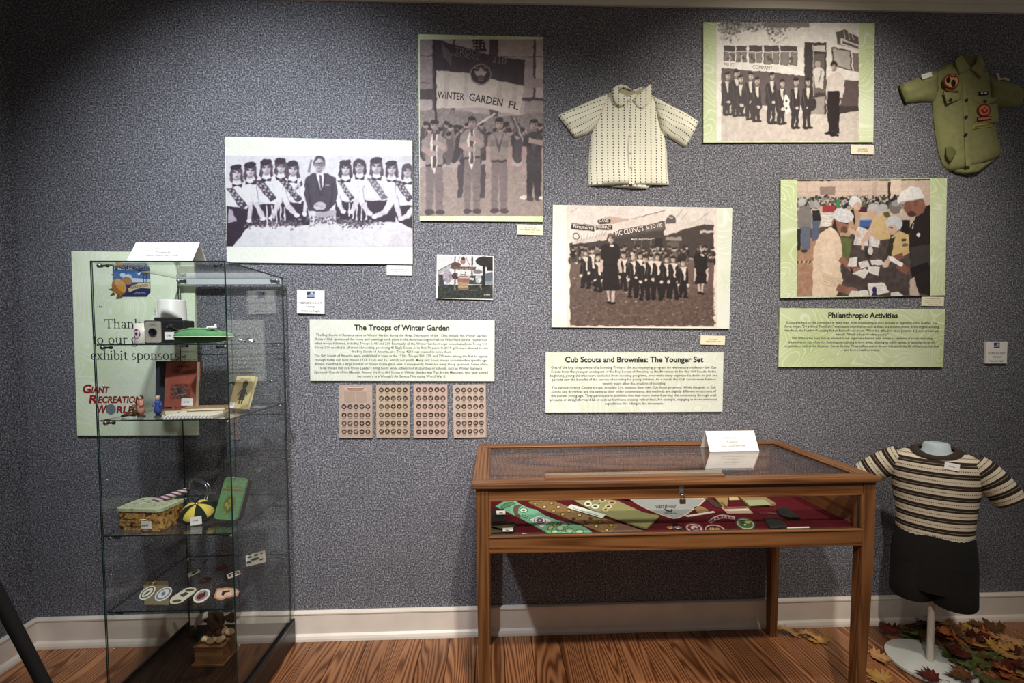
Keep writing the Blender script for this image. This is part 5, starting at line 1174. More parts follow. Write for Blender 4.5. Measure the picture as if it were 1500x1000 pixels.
pane('back_pane', -hw + gt + 0.001, -0.001, hd - gt, hd, ZB, ZT - gt - 0.03); pane('back_pane', 0.001, hw - gt - 0.001, hd - gt, hd, ZB, ZT - gt - 0.03)
pane('top_pane', -hw, hw, -hd, hd, ZT - gt, ZT)
rail = MB().box(-hw + gt + 0.001, hw - gt - 0.001, hd - 0.012, hd - 0.001, ZT - gt - 0.028, ZT - gt - 0.001).build('back_rail', mat('frosted_rail', (0.55, 0.58, 0.58), 0.25), cab)
for i, z in enumerate((Z1, Z2, Z3, Z4)):
    pane('glass_shelf', -hw + gt + 0.002, hw - gt - 0.002, -hd + gt + 0.002, hd - gt - 0.002, z - gt, z)
# corner clips and knobs
def clip_mesh():
    mb = MB(); Rx = Matrix.Rotation(math.pi / 2, 4, 'X'); Ry = Matrix.Rotation(math.pi / 2, 4, 'Y')
    mb.lathe([(0.007, -0.011), (0.008, -0.006), (0.008, 0.004), (0.005, 0.007)], 12, 0, Rx)
    mb.lathe([(0.0035, 0), (0.0035, 0.026), (0.006, 0.027), (0.006, 0.034)], 10, 1, Ry)
    return mb
clip0 = clip_mesh().build('clip', [M['steel'], M['black_matte']], cab, 'all')
firstc = True
for z in (ZT - 0.016, Z1 - 0.013, Z2 - 0.013, Z3 - 0.013, Z4 - 0.013):
    for sx in (-1, 1):
        for sy in (-1, 1):
            q = clip0 if firstc else copy_of(clip0, cab); firstc = False
            q.location = (sx * (hw - 0.019), sy * (hd - 0.02), z); q.rotation_euler = (0, 0, 0 if sx < 0 else math.pi)
for z in (0.30, 0.60, 0.98, 1.35, 1.66):
    for sx in (-1, 1):
        q = MB().lathe([(0.0045, 0), (0.005, 0.002), (0.003, 0.006)], 10, 0, Matrix.Rotation(-sx * math.pi / 2, 4, 'Y')).build('screw', M['steel'], cab, 'all') if z == 0.30 and sx == -1 else copy_of(scr0, cab)
        if z == 0.30 and sx == -1: scr0 = q
        q.location = (sx * (hw - gt - 0.001), -hd + 0.03, z); q.rotation_euler = (0, 0, 0 if sx < 0 else math.pi)
lk = MB(); lk.tube([(0, 0, 0), (0, -0.03, 0)], 0.005, 10); lk.ball((0, -0.034, 0), 0.008, 10); l = lk.build('door_knob', M['chrome'], cab, 'all'); l.location = (hw - 0.05, hd - gt, 1.33)

# ---- things on and in it; cpos gives a spot on a shelf from a pixel
def sh_pos(px, z, y):                                # shelf z, row y: x from the pixel column at that row
    d = ray(px, 500); t = (y - CAM[1]) / d[1]; return Vector((CAM[0] + d[0] * t, y, z + 0.0008))
def pxm(y): return (y - CAM[1]) / FPX                # metres per pixel at row y
def small_tag(parent, x, y, z, w, h, rot=(math.pi / 2, 0, 0), text='1940', name='price_tag'):
    t = MB().box(-w / 2, w / 2, -h / 2, h / 2, 0, 0.001).build(name, M['paper'], parent, loc=(x, y, z), rot=rot)
    mb = MB(); put_text(mb, text, 0, 0, h * 0.2, w * 0.42, 0.0013, 0.01, 1); mb.build('tag_lettering', M['ink'], t)
    return t
def tent_card(name, label, loc, w, h, d, lines, rz=0):
    r = thing(name, label, 'tent card', loc, (0, 0, rz)); a = math.atan2(h, d / 2); L = math.hypot(h, d / 2)
    f = MB().box(-w/2, w/2, 0, L, -0.0006, 0.0006).build('front_leaf', M['paper'], r, loc=(0, -d / 2, 0.0008), rot=(a, 0, 0))
    MB().box(-w/2, w/2, 0, L, -0.0006, 0.0006).build('back_leaf', M['paper'], r, loc=(0, d / 2, 0.0008), rot=(math.pi - a, 0, 0))
    mb = MB()
    for i, (t, ww) in enumerate(lines): put_text(mb, t, 0, L * (0.66 - 0.19 * i), L * 0.07, w * ww, 0.001, 0.012, 1)
    mb.build('card_lettering', M['ink'], f)
    return r
CL3 = [('Girl Scout Items', 0.32), ('Provided by', 0.22), ('Citrus Council Girl Scouts', 0.50)]
tent_card('tent_card', 'white folded tent card standing on top of the glass cabinet', (sh_pos(251, 0, GY0 + 0.055).x, GY0 + 0.055, ZT), 0.245, 0.078, 0.10, CL3)

# shelf 1: mug, vintage box camera, flask, cap, spoon
y = -0.34; p = sh_pos(213, Z1, y)
mug = thing('mug', 'cream mug with a round purple emblem behind the box camera', 'mug', p)
R = 0.038; Hm = 0.085
MB().lathe([(R * .9, 0), (R, 0.004), (R, Hm), (R * .92, Hm), (R * .9, 0.008)], 28, caps=True).build('cup', srgb('cream_glaze', (232, 222, 206), 0.3), mug, 'all')
MB().tube([(R * .98 * math.cos(2.4) * 1 + 0.0, R * .9, Hm * .8), (0.0, R * 1.55, Hm * .72), (0.0, R * 1.6, Hm * .4), (0.0, R * .96, Hm * .22)], 0.005, 8).build('handle', srgb('cream_glaze', (232, 222, 206), 0.3), mug, 'all')
em = MB()
for rr_, mi in ((0.017, 0), (0.011, 1), (0.006, 0)):
    pts = []
    for i in range(20):
        a = 2 * math.pi * i / 20; th = -math.pi / 2 - 0.25 + rr_ * math.cos(a) / R; pts.append(((R + 0.0006 + 0.0004 * (0.017 - rr_) / 0.006) * math.cos(th), (R + 0.0006 + 0.0004 * (0.017 - rr_) / 0.006) * math.sin(th), Hm * .48 + rr_ * 1.2 * math.sin(a)))
    em.add(pts, [tuple(range(20))], mi)
em.build('emblem', [srgb('purple_ink', (92, 40, 78)), srgb('pale_ink', (214, 196, 204))], mug)
y = -0.425; p = sh_pos(241, Z1, y); k = pxm(y)
bc = thing('box_camera', 'black vintage box camera with grey face plate and round lens', 'camera', p)
w = 56 * k; h = 33 * k; d = 0.07
MB().box(-w/2, w/2, 0, d, 0, h, bev=0.004).build('body', mat('black_leatherette', (0.012, 0.011, 0.011), 0.5), bc)
MB().box(-w*.28, w*.22, 0.008, d - .008, h, h + 0.013, bev=0.003).build('viewfinder', M['black_matte'], bc)
fp = MB(); r = 0.006; fw_, fh_ = 22 * k, 30 * k
pts = [(sx * (fw_/2 - r) + r * math.cos(a), sz * (fh_/2 - r) + r * math.sin(a)) for sx, sz, a0 in ((1, 1, 0), (-1, 1, 90), (-1, -1, 180), (1, -1, 270)) for a in [math.radians(a0 + q * 22.5) for q in range(5)]]
fp.prism(pts, 0, 0.003); fpo = fp.build('face_plate', srgb('grey_plate', (158, 152, 138), 0.5, vary=.08), bc, loc=(-w/2 + 13.5 * k, -0.0005, h / 2), rot=(math.pi / 2, 0, 0))
MB().lathe([(0.0155, 0), (0.0155, 0.006), (0.012, 0.008), (0.010, 0.004), (0.004, 0.003)], 24).build('lens', mat('lens_glass', (0.006, 0.006, 0.008), 0.08), fpo, 'all', loc=(0, 0, 0.003))
mb = MB(); put_text(mb, 'CAMERA', 0, 0.030, 0.003, 0.022, 0.0035, 0.01, 1); put_text(mb, 'SYNCHRO', 0, 0.025, 0.003, 0.03, 0.0035, 0.01, 1); mb.build('face_lettering', M['ink_soft'], fpo)
MB().tube([(w*.12, -0.004, h*.8), (w*.3, -0.006, h*.62), (w*.45, -0.006, h*.55), (w*.5, 0.0, h*.4)], 0.003, 6).build('strap', M['black_matte'], bc, 'all')
MB().box(-0.012, 0.012, -0.003, 0, -0.004, 0.004).build('clasp', M['steel'], bc, loc=(w * .14, -0.001, h * .76), rot=(0, -0.4, 0))
small_tag(bc, w * .14, -0.002, h * .33, 0.038, 0.032)
y = -0.20; p = sh_pos(254, Z1, y); k = pxm(y)
fl = thing('vacuum_flask', 'maroon flask with a large white screw cup behind the box camera', 'flask', p)
R = 17.5 * k
MB().lathe([(R * .95, 0), (R, 0.005), (R, 0.085), (R * .98, 0.088)], 28).build('body', srgb('maroon_plastic', (104, 26, 32), 0.4), fl, 'all')
MB().lathe([(R * .8, 0.088), (R * .8, 0.096), (R * 1.02, 0.098), (R * 1.02, 0.108), (R, 0.110), (R * .96, 0.190), (R * .9, 0.196)], 28).build('cup_lid', srgb('white_plastic', (232, 230, 222), 0.35), fl, 'all')
small_tag(fl, -R * .92, -R * .62, 0.142, 0.018, 0.034, (math.pi / 2, 0, -0.5))
# green garrison cap lying on its side
y = -0.478; p = sh_pos(299, Z1, y); k = pxm(y)
cp = thing('garrison_cap', 'green felt garrison cap with pale piping lying on the top shelf', 'cap', p)
L = 43 * k; rings = []
for i in range(17):
    t = -1 + 2 * i / 16; e = max(0.02, (1 - t * t) ** .6) ; q = []
    for j in range(20):
        a = 2 * math.pi * j / 20; zz = math.sin(a); q.append((t * L, 0.050 * e * math.cos(a), 0.026 + 0.012 * t * 0 + (0.034 if zz > 0 else 0.025) * e ** .7 * zz * (1 - .25 * max(0, t))))
    rings.append(q)
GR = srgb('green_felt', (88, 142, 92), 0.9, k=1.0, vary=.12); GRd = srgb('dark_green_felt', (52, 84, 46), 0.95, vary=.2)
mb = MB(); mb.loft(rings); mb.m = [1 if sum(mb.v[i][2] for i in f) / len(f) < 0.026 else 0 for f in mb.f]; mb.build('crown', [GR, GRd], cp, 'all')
MB().tube([(t * L, -0.0515 * max(0.02, max(0, 1 - t * t) ** .6), 0.026) for t in [-1 + i / 10 for i in range(21)]], 0.0022, 6).build('piping', srgb('pale_piping', (206, 210, 190), .8), cp, 'all')
MB().tube([(-L * .85, -0.02, 0.046), (-L * .3, -0.025, 0.06), (L * .3, -0.025, 0.058), (L * .9, -0.02, 0.034)], 0.002, 6).build('seam_piping', srgb('pale_green_piping', (150, 186, 140), .8), cp, 'all')
eb = MB(); eb.ball((0, 0, 0), (0.020, 0.006, 0.006), 12); eb.ball((0.012, 0, 0.008), (0.006, 0.004, 0.006), 8); eb.ball((-0.018, 0, -0.002), (0.006, 0.004, 0.006), 8); eb.build('badge', srgb('white_metal', (236, 234, 226), 0.3), cp, 'all', loc=(L * .42, -0.03, 0.062))
y = -0.38; p = sh_pos(362, Z1, y)
sp = thing('spoon', 'small silver camp spoon lying beside the green cap', 'spoon', p)
bw = MB(); n = 16; rings = []
for i in range(7):
    a = math.pi / 2 * i / 6; rings.append([(0.026 * math.cos(a) * math.cos(2*math.pi*j/n), 0.018 * math.cos(a) * math.sin(2*math.pi*j/n), 0.022 * math.sin(a) + 0.002) for j in range(n)])
bw.loft(rings, 0, False); bw.build('bowl', M['chrome'], sp, 'all', loc=(0.012, 0, 0))
MB().tube([(-0.012, 0, 0.006), (-0.03, 0, 0.014), (-0.055, 0.0, 0.032)], [0.004, 0.003, 0.005], 8).build('handle', M['chrome'], sp, 'all')

# shelf 2: books, booklets, figurines
def book(name, label, loc, w, h, t, cover, rot=(0, 0, 0), group=None, page=None):
    r = thing(name, label, 'book', loc, rot, group)
    MB().box(-w/2, w/2, 0, 0.003, 0, h, bev=0.001).build('front_cover', cover, r); MB().box(-w/2, w/2, t - 0.003, t, 0, h, bev=0.001).build('back_cover', cover, r)
    MB().box(-w/2 - 0.002, -w/2 + 0.001, 0, t, 0, h).build('spine', cover, r); MB().box(-w/2 + 0.001, w/2 - 0.003, 0.003, t - 0.003, 0.003, h - 0.003).build('page_block', page or M['paper_cream'], r)
    return r
y = -0.33; k = pxm(y); RB = srgb('red_brown_cloth', (156, 82, 64), 0.8, vary=0.18, vscale=25)
p = sh_pos(260, Z2, y); p.z += 0.02
rb = book('book', 'red brown hardback handbook standing upright with a price tag', p, 46 * k, 66 * k, 0.026, RB, (-0.10, 0, -0.10))
mb = MB()
for i, (t, ww, hh) in enumerate((('GIRL SCOUT', .8, .012), ('HAND', .45, .012), ('BOOK', .5, .012))): put_text(mb, t, 0.01, 0.188 - i * 0.024, hh, 46 * k * ww, 0, 0.0, 2)
mb.build('title_lettering', srgb('blind_stamp', (64, 22, 18)), rb, loc=(0, -0.0008, 0.012), rot=(math.pi / 2, 0, 0))
cv = Canvas(0, 0, 100, 80, 60, (118, 64, 52)); cv.mottle(24, 8); cv.ell(50, 45, 34, 28, (84, 74, 72), soft=.3); cv.mottle(30, 5, 15, 15, 85, 75); cv.line([(30, 60), (80, 52)], 4, (150, 120, 104)); cv.ell(45, 38, 12, 10, (60, 54, 54))
em = print_mesh('cover_picture', cv, [(-0.045, 0.10), (0.045, 0.10), (0.045, 0.035), (-0.045, 0.035)], rb, 1.0, 0.0); em.rotation_euler = (math.pi / 2, 0, 0); em.location = (0, -0.0006, 0)
small_tag(rb, 0.034, -0.0014, 0.022, 0.052, 0.032)
pd_ = sh_pos(236, Z2 + .002, -0.285); book('book', 'dark navy hardback book behind the red brown handbook', pd_, 0.07, 0.215, 0.03, srgb('navy_cloth', (44, 46, 54), .8), (-0.06, 0, -0.06))
def flatbook(name, label, px, y, z, w, dpt, t, cover, rz, comb=None):
    p = sh_pos(px, z, y); r = thing(name, label, 'booklet', p, (0, 0, rz))
    MB().box(-w/2, w/2, -dpt/2, dpt/2, t - 0.0012, t).build('cover', cover, r); MB().box(-w/2 + .001, w/2 - .001, -dpt/2 + .001, dpt/2 - .001, 0, t - 0.0012).build('page_block', M['paper'] if comb else M['paper_cream'], r)
    if comb:
        c0 = MB().tube([(0, 0.004, t + .002), (0, -0.004, t + .004), (0, -0.009, t * .5), (0, -0.003, 0.001)], 0.0016, 5).build('comb_tooth', M['paper'], r, 'all')
        for i in range(comb):
            q = c0 if i == 0 else copy_of(c0, r); q.location = (-w/2 + w * (i + .5) / comb, -dpt/2 + .002, 0); q.rotation_euler = (0, 0, -0.5)
    return r
flatbook('comb_bound_booklet', 'white comb bound booklet lying at the shelf front', 280, -0.475, Z2, 0.19, 0.085, 0.008, srgb('white_cover', (214, 206, 190), .6), 0.05, 14)
flatbook('booklet', 'tan booklet on top of the pile beside the red handbook', 300, -0.36, Z2 + 0.015, 0.16, 0.10, 0.010, srgb('tan_cover', (150, 120, 84), .7, vary=.2), 0.25)
flatbook('booklet', 'brown booklet beneath the tan one in the pile', 298, -0.36, Z2, 0.17, 0.11, 0.014, srgb('brown_cover', (120, 90, 62), .7, vary=.2), 0.20)
flatbook('booklet', 'brick red booklet lying in front of the standing handbook', 254, -0.405, Z2, 0.12, 0.05, 0.020, srgb('brick_cover', (136, 58, 44), .7, vary=.3, vscale=80), 0.02)
# yellow booklet on an acrylic easel
p = sh_pos(351, Z2 + .002, -0.31); es = thing('book_easel', 'clear acrylic easel holding the yellow booklet', 'easel', p, (0, 0, -0.35))
b = MB(); b.box(-0.05, 0.05, -0.001, 0.001, 0, 0.15, 0, Matrix.Rotation(-0.35, 4, 'X')); b.build('back_plate', M['acrylic'], es)
MB().box(-0.05, 0.05, -0.035, 0.0, 0, 0.002).build('foot_plate', M['acrylic'], es); MB().box(-0.05, 0.05, -0.036, -0.034, 0, 0.014).build('lip', M['acrylic'], es)
MB().box(-0.05, 0.05, -0.001, 0.001, 0, 0.132, 0, Matrix.Translation((0, 0.10, 0)) @ Matrix.Rotation(0.42, 4, 'X')).build('rear_leg', M['acrylic'], es)
yb = book('book', 'yellow covered booklet with a dark figure leaning on the acrylic easel', p + Vector((-0.004, -0.026, 0.0085)), 0.10, 0.148, 0.018, srgb('yellow_card', (196, 180, 124), .7, vary=.06), (-0.35, 0, -0.35))
YB = [srgb('olive_ink', (70, 66, 38), .7)]
fig = MB()
for pts in (oval(0, 0.098, 0.014, 0.02), [(-0.018, 0.03), (0.016, 0.03), (0.012, 0.08), (-0.010, 0.08)], [(-0.012, 0.012), (-0.004, 0.012), (-0.002, 0.03), (-0.010, 0.03)], [(0.003, 0.012), (0.010, 0.012), (0.010, 0.03), (0.002, 0.03)], [(-0.03, 0.05), (-0.026, 0.045), (-0.008, 0.072), (-0.012, 0.078)], [(0.02, 0.05), (0.026, 0.054), (0.012, 0.078), (0.008, 0.07)]):
    fig.add([(x, y_, 0) for x, y_ in pts], [tuple(range(len(pts)))])
fig.build('cover_figure', YB, yb, loc=(0.008, -0.0008, 0.01), rot=(math.pi / 2, 0, 0))
mb = MB(); put_text(mb, 'GIRL SCOUT', 0, 0.134, 0.006, 0.06, 0, .01, 1); mb.build('title_lettering', YB, yb, loc=(0, -0.0008, 0), rot=(math.pi / 2, 0, 0))
small_tag(yb, -0.034, -0.0016, 0.014, 0.028, 0.026)
ln = MB().box(-0.045, 0.045, -0.02, 0.02, 0, 0.0012).build('paper_slip', M['paper'], None, loc=sh_pos(372, Z2, -0.20)); tag(ln, 'loose white paper slip lying behind the acrylic easel', 'paper')
def figurine(label, px, y, z, h, dress, skin, hair, group, seated=False, rz=0):
    r = thing('figurine', label, 'figurine', sh_pos(px, z, y), (0, 0, rz), group)
    s = h / 0.1
    if not seated:
        MB().lathe([(0.016*s, 0.0), (0.017*s, 0.004*s), (0.012*s, 0.006*s)], 14).build('base', srgb('figurine_base', (60, 48, 36)), r, 'all')
        MB().lathe([(0.006*s, 0.005*s), (0.017*s, 0.028*s), (0.014*s, 0.045*s), (0.010*s, 0.058*s), (0.012*s, 0.070*s), (0.006*s, 0.076*s)], 14).build('dress', dress, r, 'all')
        for sx in (-1, 1): MB().tube([(sx*0.011*s, 0, 0.070*s), (sx*0.019*s, -0.004*s, 0.056*s), (sx*0.014*s, -0.014*s, 0.050*s)], [0.004*s, 0.0035*s, 0.003*s], 8).build('arm', dress, r, 'all')
        hz = 0.086 * s
    else:
        MB().tube([(0.012*s, 0, 0.014*s), (-0.01*s, -0.006*s, 0.016*s), (-0.045*s, -0.006*s, 0.006*s)], [0.012*s, 0.009*s, 0.006*s], 10).build('leg', dress, r, 'all')
        MB().tube([(0.012*s, 0, 0.008*s), (0.014*s, 0, 0.035*s), (0.012*s, 0, 0.05*s)], [0.014*s, 0.013*s, 0.006*s], 12).build('torso', dress, r, 'all')
        MB().tube([(0.014*s, -0.012*s, 0.044*s), (-0.004*s, -0.014*s, 0.030*s)], [0.005*s, 0.004*s], 8).build('arm', dress, r, 'all'); hz = 0.062 * s
    MB().ball((0.010*s if seated else 0, -0.001*s, hz), (0.0085*s, 0.0085*s, 0.0105*s), 12).build('head', skin, r, 'all')
    MB().ball((0.010*s if seated else 0, 0.002*s, hz + 0.003*s), (0.0096*s, 0.009*s, 0.0098*s), 12).build('hair', hair, r, 'all')
    return r
skm = srgb('figurine_skin', (206, 168, 140), .5)
figurine('small figurine in a blue uniform dress beside the books', 228, -0.47, Z2, 0.088, srgb('blue_glaze', (52, 72, 140), .4), skm, srgb('pale_hat', (150, 150, 170), .5), 'porcelain figurines on the second shelf')
figurine('small standing figurine in a pink dress', 203, -0.46, Z2, 0.088, srgb('pink_glaze', (196, 138, 118), .4), skm, srgb('brown_hair', (70, 44, 32), .5), 'porcelain figurines on the second shelf', False, -0.5)
figurine('small seated figurine in brown with outstretched legs', 190, -0.47, Z2, 0.085, srgb('brown_glaze', (92, 66, 42), .4), skm, srgb('dark_hair', (52, 36, 28), .5), 'porcelain figurines on the second shelf', True)

# shelf 3: picnic tin, striped stick, beanie, mess cup, green tin, acrylic riser
p3 = on_z(228, 765, Z3)
tinp = thing('picnic_tin', 'patterned lithographed picnic tin with a pale green lid', 'tin', (p3.x, p3.y - 0.02, Z3 + .0008), (0, 0, -0.12))
def camo(name, a, b_, c_, sc):
    m = mat(name, rough=.45); nt = m.node_tree; bs = nt.nodes['Principled BSDF']; tc = N(nt, 'ShaderNodeTexCoord'); nz = N(nt, 'ShaderNodeTexNoise', Scale=sc, Detail=4.0, Roughness=.6); nt.links.new(tc.outputs['Object'], nz.inputs['Vector'])
    r = ramp(nt, [(0.38, tuple(lin(a))), (0.47, tuple(lin(b_))), (0.53, tuple(lin(c_))), (0.6, tuple(lin(b_)))]); nt.links.new(nz.outputs['Fac'], r.inputs[0]); nt.links.new(r.outputs[0], bs.inputs['Base Color']); return m
litho = camo('lithographed_scene', (70, 40, 24), (150, 108, 56), (196, 164, 100), 50); litho2 = camo('lithographed_lid', (150, 150, 110), (196, 200, 160), (160, 180, 150), 34)
def rrect(w, d, r, n=5):
    return [(sx * (w/2 - r) + r * math.cos(a), sy * (d/2 - r) + r * math.sin(a)) for sx, sy, a0 in ((1, 1, 0), (-1, 1, 90), (-1, -1, 180), (1, -1, 270)) for a in [math.radians(a0 + 90 * q / (n - 1)) for q in range(n)]]
MB().prism(rrect(0.19, 0.13, 0.02), 0, 0.078).build('body', litho, tinp, True)
MB().prism(rrect(0.198, 0.138, 0.022), 0.076, 0.088).build('lid', litho2, tinp, True)
MB().prism(rrect(0.150, 0.095, 0.016), 0.088, 0.090).build('lid_picture', camo('lid_scene', (96, 90, 62), (206, 206, 172), (130, 150, 128), 45), tinp, True)
MB().tube([(-0.05, 0.0, 0.0), (-0.05, -0.012, 0.0), (0.05, -0.012, 0), (0.05, 0, 0)], 0.0022, 6).build('bail_handle', M['brass'], tinp, 'all', loc=(0, -0.0695, 0.05))
small_tag(tinp, 0.035, -0.0665, 0.024, 0.044, 0.03)
q = Vector((p3.x + 0.09, p3.y + 0.03, Z3 + 0.112))
stripe = mat('pink_striped_paper', rough=.4); nt = stripe.node_tree; tc = N(nt, 'ShaderNodeTexCoord'); wv = N(nt, 'ShaderNodeTexWave', Scale=28.0, Distortion=1.0); wv.bands_direction = 'DIAGONAL'; nt.links.new(tc.outputs['Object'], wv.inputs['Vector']); rp = ramp(nt, [(.4, (0.13, .05, .06)), (.6, (.62, .5, .52))]); nt.links.new(wv.outputs['Fac'], rp.inputs[0]); nt.links.new(rp.outputs[0], nt.nodes['Principled BSDF'].inputs['Base Color'])
st_ = thing('striped_baton', 'pink and white striped baton lying across the picnic tin', 'baton', (p3.x + 0.045, p3.y + 0.01, Z3 + 0.104), (0, -0.28, 0.35))
MB().tube([(-0.05, 0, 0), (0.075, 0, 0)], 0.0115, 14).build('shaft', stripe, st_, True); MB().lathe([(0.0115, 0), (0.010, 0.006), (0.004, 0.012), (0.003, 0.02)], 12, 0, Matrix.Rotation(math.pi/2, 4, 'Y')).build('tip', M['black_matte'], st_, 'all', loc=(0.075, 0, 0))
pb = on_z(277, 770, Z3)
bn = thing('beanie_cap', 'dark green and yellow panelled felt beanie with a price tag', 'cap', (pb.x, pb.y + 0.065, Z3 + .0135), (0.35, 0.0, 0.3))
DG = srgb('bottle_green_felt', (26, 36, 24), .95); YL = srgb('yellow_felt', (206, 184, 84), .95)
for i in range(8):
    rings = []; a0 = 2 * math.pi * i / 8; 
    for t in range(9):
        el = math.pi / 2 * t / 8; rings.append([(0.062 * math.cos(el) * math.cos(a0 + (math.pi / 4) * s / 4), 0.062 * math.cos(el) * math.sin(a0 + (math.pi / 4) * s / 4), 0.022 + 0.045 * math.sin(el) * (1 + .06 * math.sin(math.pi * s / 4))) for s in range(5)])
    MB().loft(rings, 0, False, False).build('panel', YL if i % 2 else DG, bn, 'all')
MB().lathe([(0.060, 0.012), (0.066, 0.014), (0.066, 0.024), (0.060, 0.026)], 24).build('band', DG, bn, 'all'); MB().ball((0, 0, 0.069), (0.008, 0.008, 0.005), 12).build('top_button', M['brass'], bn, 'all')
small_tag(bn, 0.008, -0.064, 0.032, 0.040, 0.034, (1.25, 0.0, 0.12))
pg = sh_pos(322, Z3, -0.43)
gt_ = thing('green_tin', 'green oblong cookie tin with an oval emblem tilted up on the shelf', 'tin', (pg.x, pg.y, Z3 + 0.0145), (math.radians(66), 0, -0.22))
gg = srgb('green_enamel', (96, 132, 88), .5, vary=.16, vscale=90); gs = srgb('dark_tin_side', (52, 40, 26), .5)
MB().prism(rrect(0.105, 0.168, 0.014), -0.034, -0.006, 0, Matrix.Translation((0, 0.086, 0.0))).build('body', gs, gt_, True)
MB().prism(rrect(0.110, 0.172, 0.015), -0.008, 0.002, 0, Matrix.Translation((0, 0.086, 0))).build('lid', gg, gt_, True)
lg = MB(); P = oval(0, 0.062, 0.030, 0.036); lg.add([(x, y_, 0.0026) for x, y_ in P], [tuple(range(24))]); lg.build('emblem', srgb('bronze_ink', (120, 110, 54), .5), gt_)
lg = MB(); P = oval(0, 0.062, 0.025, 0.031); lg.add([(x, y_, 0.0028) for x, y_ in P], [tuple(range(24))]); lg.build('emblem_centre', srgb('dark_green_ink', (84, 104, 58), .5), gt_)
lg = MB()
for dx, dy in ((0, 0.076), (-0.011, 0.060), (0.011, 0.060), (0, 0.050)): P = oval(dx, dy, 0.008, 0.008, n=12); lg.add([(x, y_, 0.003) for x, y_ in P], [tuple(range(12))])
lg.build('trefoil', srgb('bronze_trefoil', (150, 132, 66), .5), gt_)
lg = MB(); lg.add([(x, y_, 0.0028) for x, y_ in ((-0.05, 0.116), (0.05, 0.116), (0.05, 0.124), (-0.05, 0.124))], [(0, 1, 2, 3)]); put_text(lg, 'GIRL SCOUTS', 0, 0.133, 0.009, 0.075, 0.003, .01, 1); lg.build('band_lettering', srgb('brown_band', (122, 92, 56), .5), gt_)
ps_ = sh_pos(304, Z3, -0.28)
mc = thing('mess_cup', 'dark metal mess cup with a folding bent steel handle behind the green tin', 'cup', (ps_.x, ps_.y, Z3 + 0.03))
MB().lathe([(0.032, 0), (0.050, 0.014), (0.056, 0.028), (0.058, 0.030), (0.054, 0.029), (0.030, 0.004)], 28).build('bowl', mat('dark_pewter', (.22, .23, .22), .3, 1.0), mc, 'all')
MB().lathe([(0.034, -0.0295), (0.034, -0.001)], 24).build('foot_ring', M['black_matte'], mc, 'all')
hb = MB()
for s in (-0.009, 0.009): hb.tube([(-0.03, 0.0 + s, 0.02), (-0.014, s, 0.072), (-0.022, s, 0.090), (-0.075, s, 0.118), (-0.092, s, 0.104)], 0.003, 8)
hb.box(-0.072, -0.026, -0.012, 0.012, -0.001, 0.001, 0, Matrix.Translation((0, 0, 0.082)) @ Matrix.Rotation(0.48, 4, 'Y')); hb.build('folding_handle', M['chrome'], mc, True)
pr_ = on_z(368, 752, Z3)
ar = thing('acrylic_riser', 'clear acrylic U shaped riser behind the green tin', 'riser', (pr_.x - 0.01, pr_.y + 0.05, Z3 + .0008))
for n_, bx in (('top_plate', (-0.04, 0.04, -0.04, 0.04, 0.078, 0.081)), ('side_plate', (-0.04, -0.037, -0.04, 0.04, 0, 0.078)), ('side_plate', (0.037, 0.04, -0.04, 0.04, 0, 0.078))): MB().box(*bx).build(n_, M['acrylic'], ar)

# shelf 4: flat patches and pins
def flat_patch(name, label, layers, z=Z4, group='cloth patches on the bottom shelf', crop=(190, 790, 6.818), cat='patch', lift=0.0):
    allp = [on_z(crop[0] + x / crop[2], crop[1] + y / crop[2], z) for x, y in layers[0][0]]
    ctr = sum(allp, Vector()) / len(allp); r = thing(name, label, cat, (ctr.x, ctr.y, z + .0006 + lift), (0, 0, 0), group)
    for i, (pts, colr) in enumerate(layers):
        P = [on_z(crop[0] + x / crop[2], crop[1] + y / crop[2], z) - ctr for x, y in pts]
        MB().prism([(min(q.x, GX1 - 0.012 - ctr.x), q.y) for q in P], 0 if i == 0 else 0.0015 + 0.0005 * (i - 1), 0.0015 + 0.0005 * i).build('backing' if i == 0 else 'embroidery', srgb('patch_thread', colr, .9), r)
    return r
WT = (232, 226, 212)
flat_patch('cork_square', 'square tan cork card under the oval patches', [([(136, 420), (384, 418), (390, 654), (146, 654)], (128, 118, 88))], cat='card', group=None)
def ov_rot(cx, cy, rx, ry, rot): return oval(cx, cy, rx, ry, rot, 28)
flat_patch('oval_patch', 'white oval patch with green lettering at the end of the row', [(ov_rot(177, 540, 96, 48, -37), WT), (ov_rot(177, 540, 82, 37, -37), (92, 92, 78)), (ov_rot(177, 540, 66, 26, -37), WT), (ov_rot(172, 545, 40, 8, -37), (92, 92, 78))], lift=.002)
flat_patch('oval_patch', 'white oval patch with a blue inner ring', [(ov_rot(337, 552, 98, 54, -34), WT), (ov_rot(337, 552, 84, 43, -34), (120, 128, 148)), (ov_rot(337, 552, 66, 32, -34), (222, 220, 214)), (ov_rot(337, 552, 24, 16, -34), (112, 120, 142))], lift=.002)
flat_patch('strip_patch', 'long white rounded strip patch with two oval holes', [([(400, 612), (420, 580), (560, 490), (610, 482), (660, 488), (668, 508), (640, 540), (520, 630), (450, 646), (404, 640)], (214, 206, 182)), (ov_rot(600, 510, 44, 14, -8), (84, 78, 58)), (ov_rot(470, 620, 46, 14, -8), (84, 78, 58)), ([(500, 560), (560, 530), (590, 545), (530, 580)], (64, 66, 78))])
flat_patch('oval_patch', 'white oval patch with red centre beside the strip patch', [(ov_rot(718, 566, 94, 56, -32), WT), (ov_rot(718, 566, 74, 42, -32), (150, 140, 136)), (ov_rot(706, 572, 40, 24, -40), (112, 30, 40)), (ov_rot(745, 552, 10, 28, 20), (38, 32, 36)), (ov_rot(718, 566, 84, 50, -32)[0:3] + [(760, 520)], WT)])
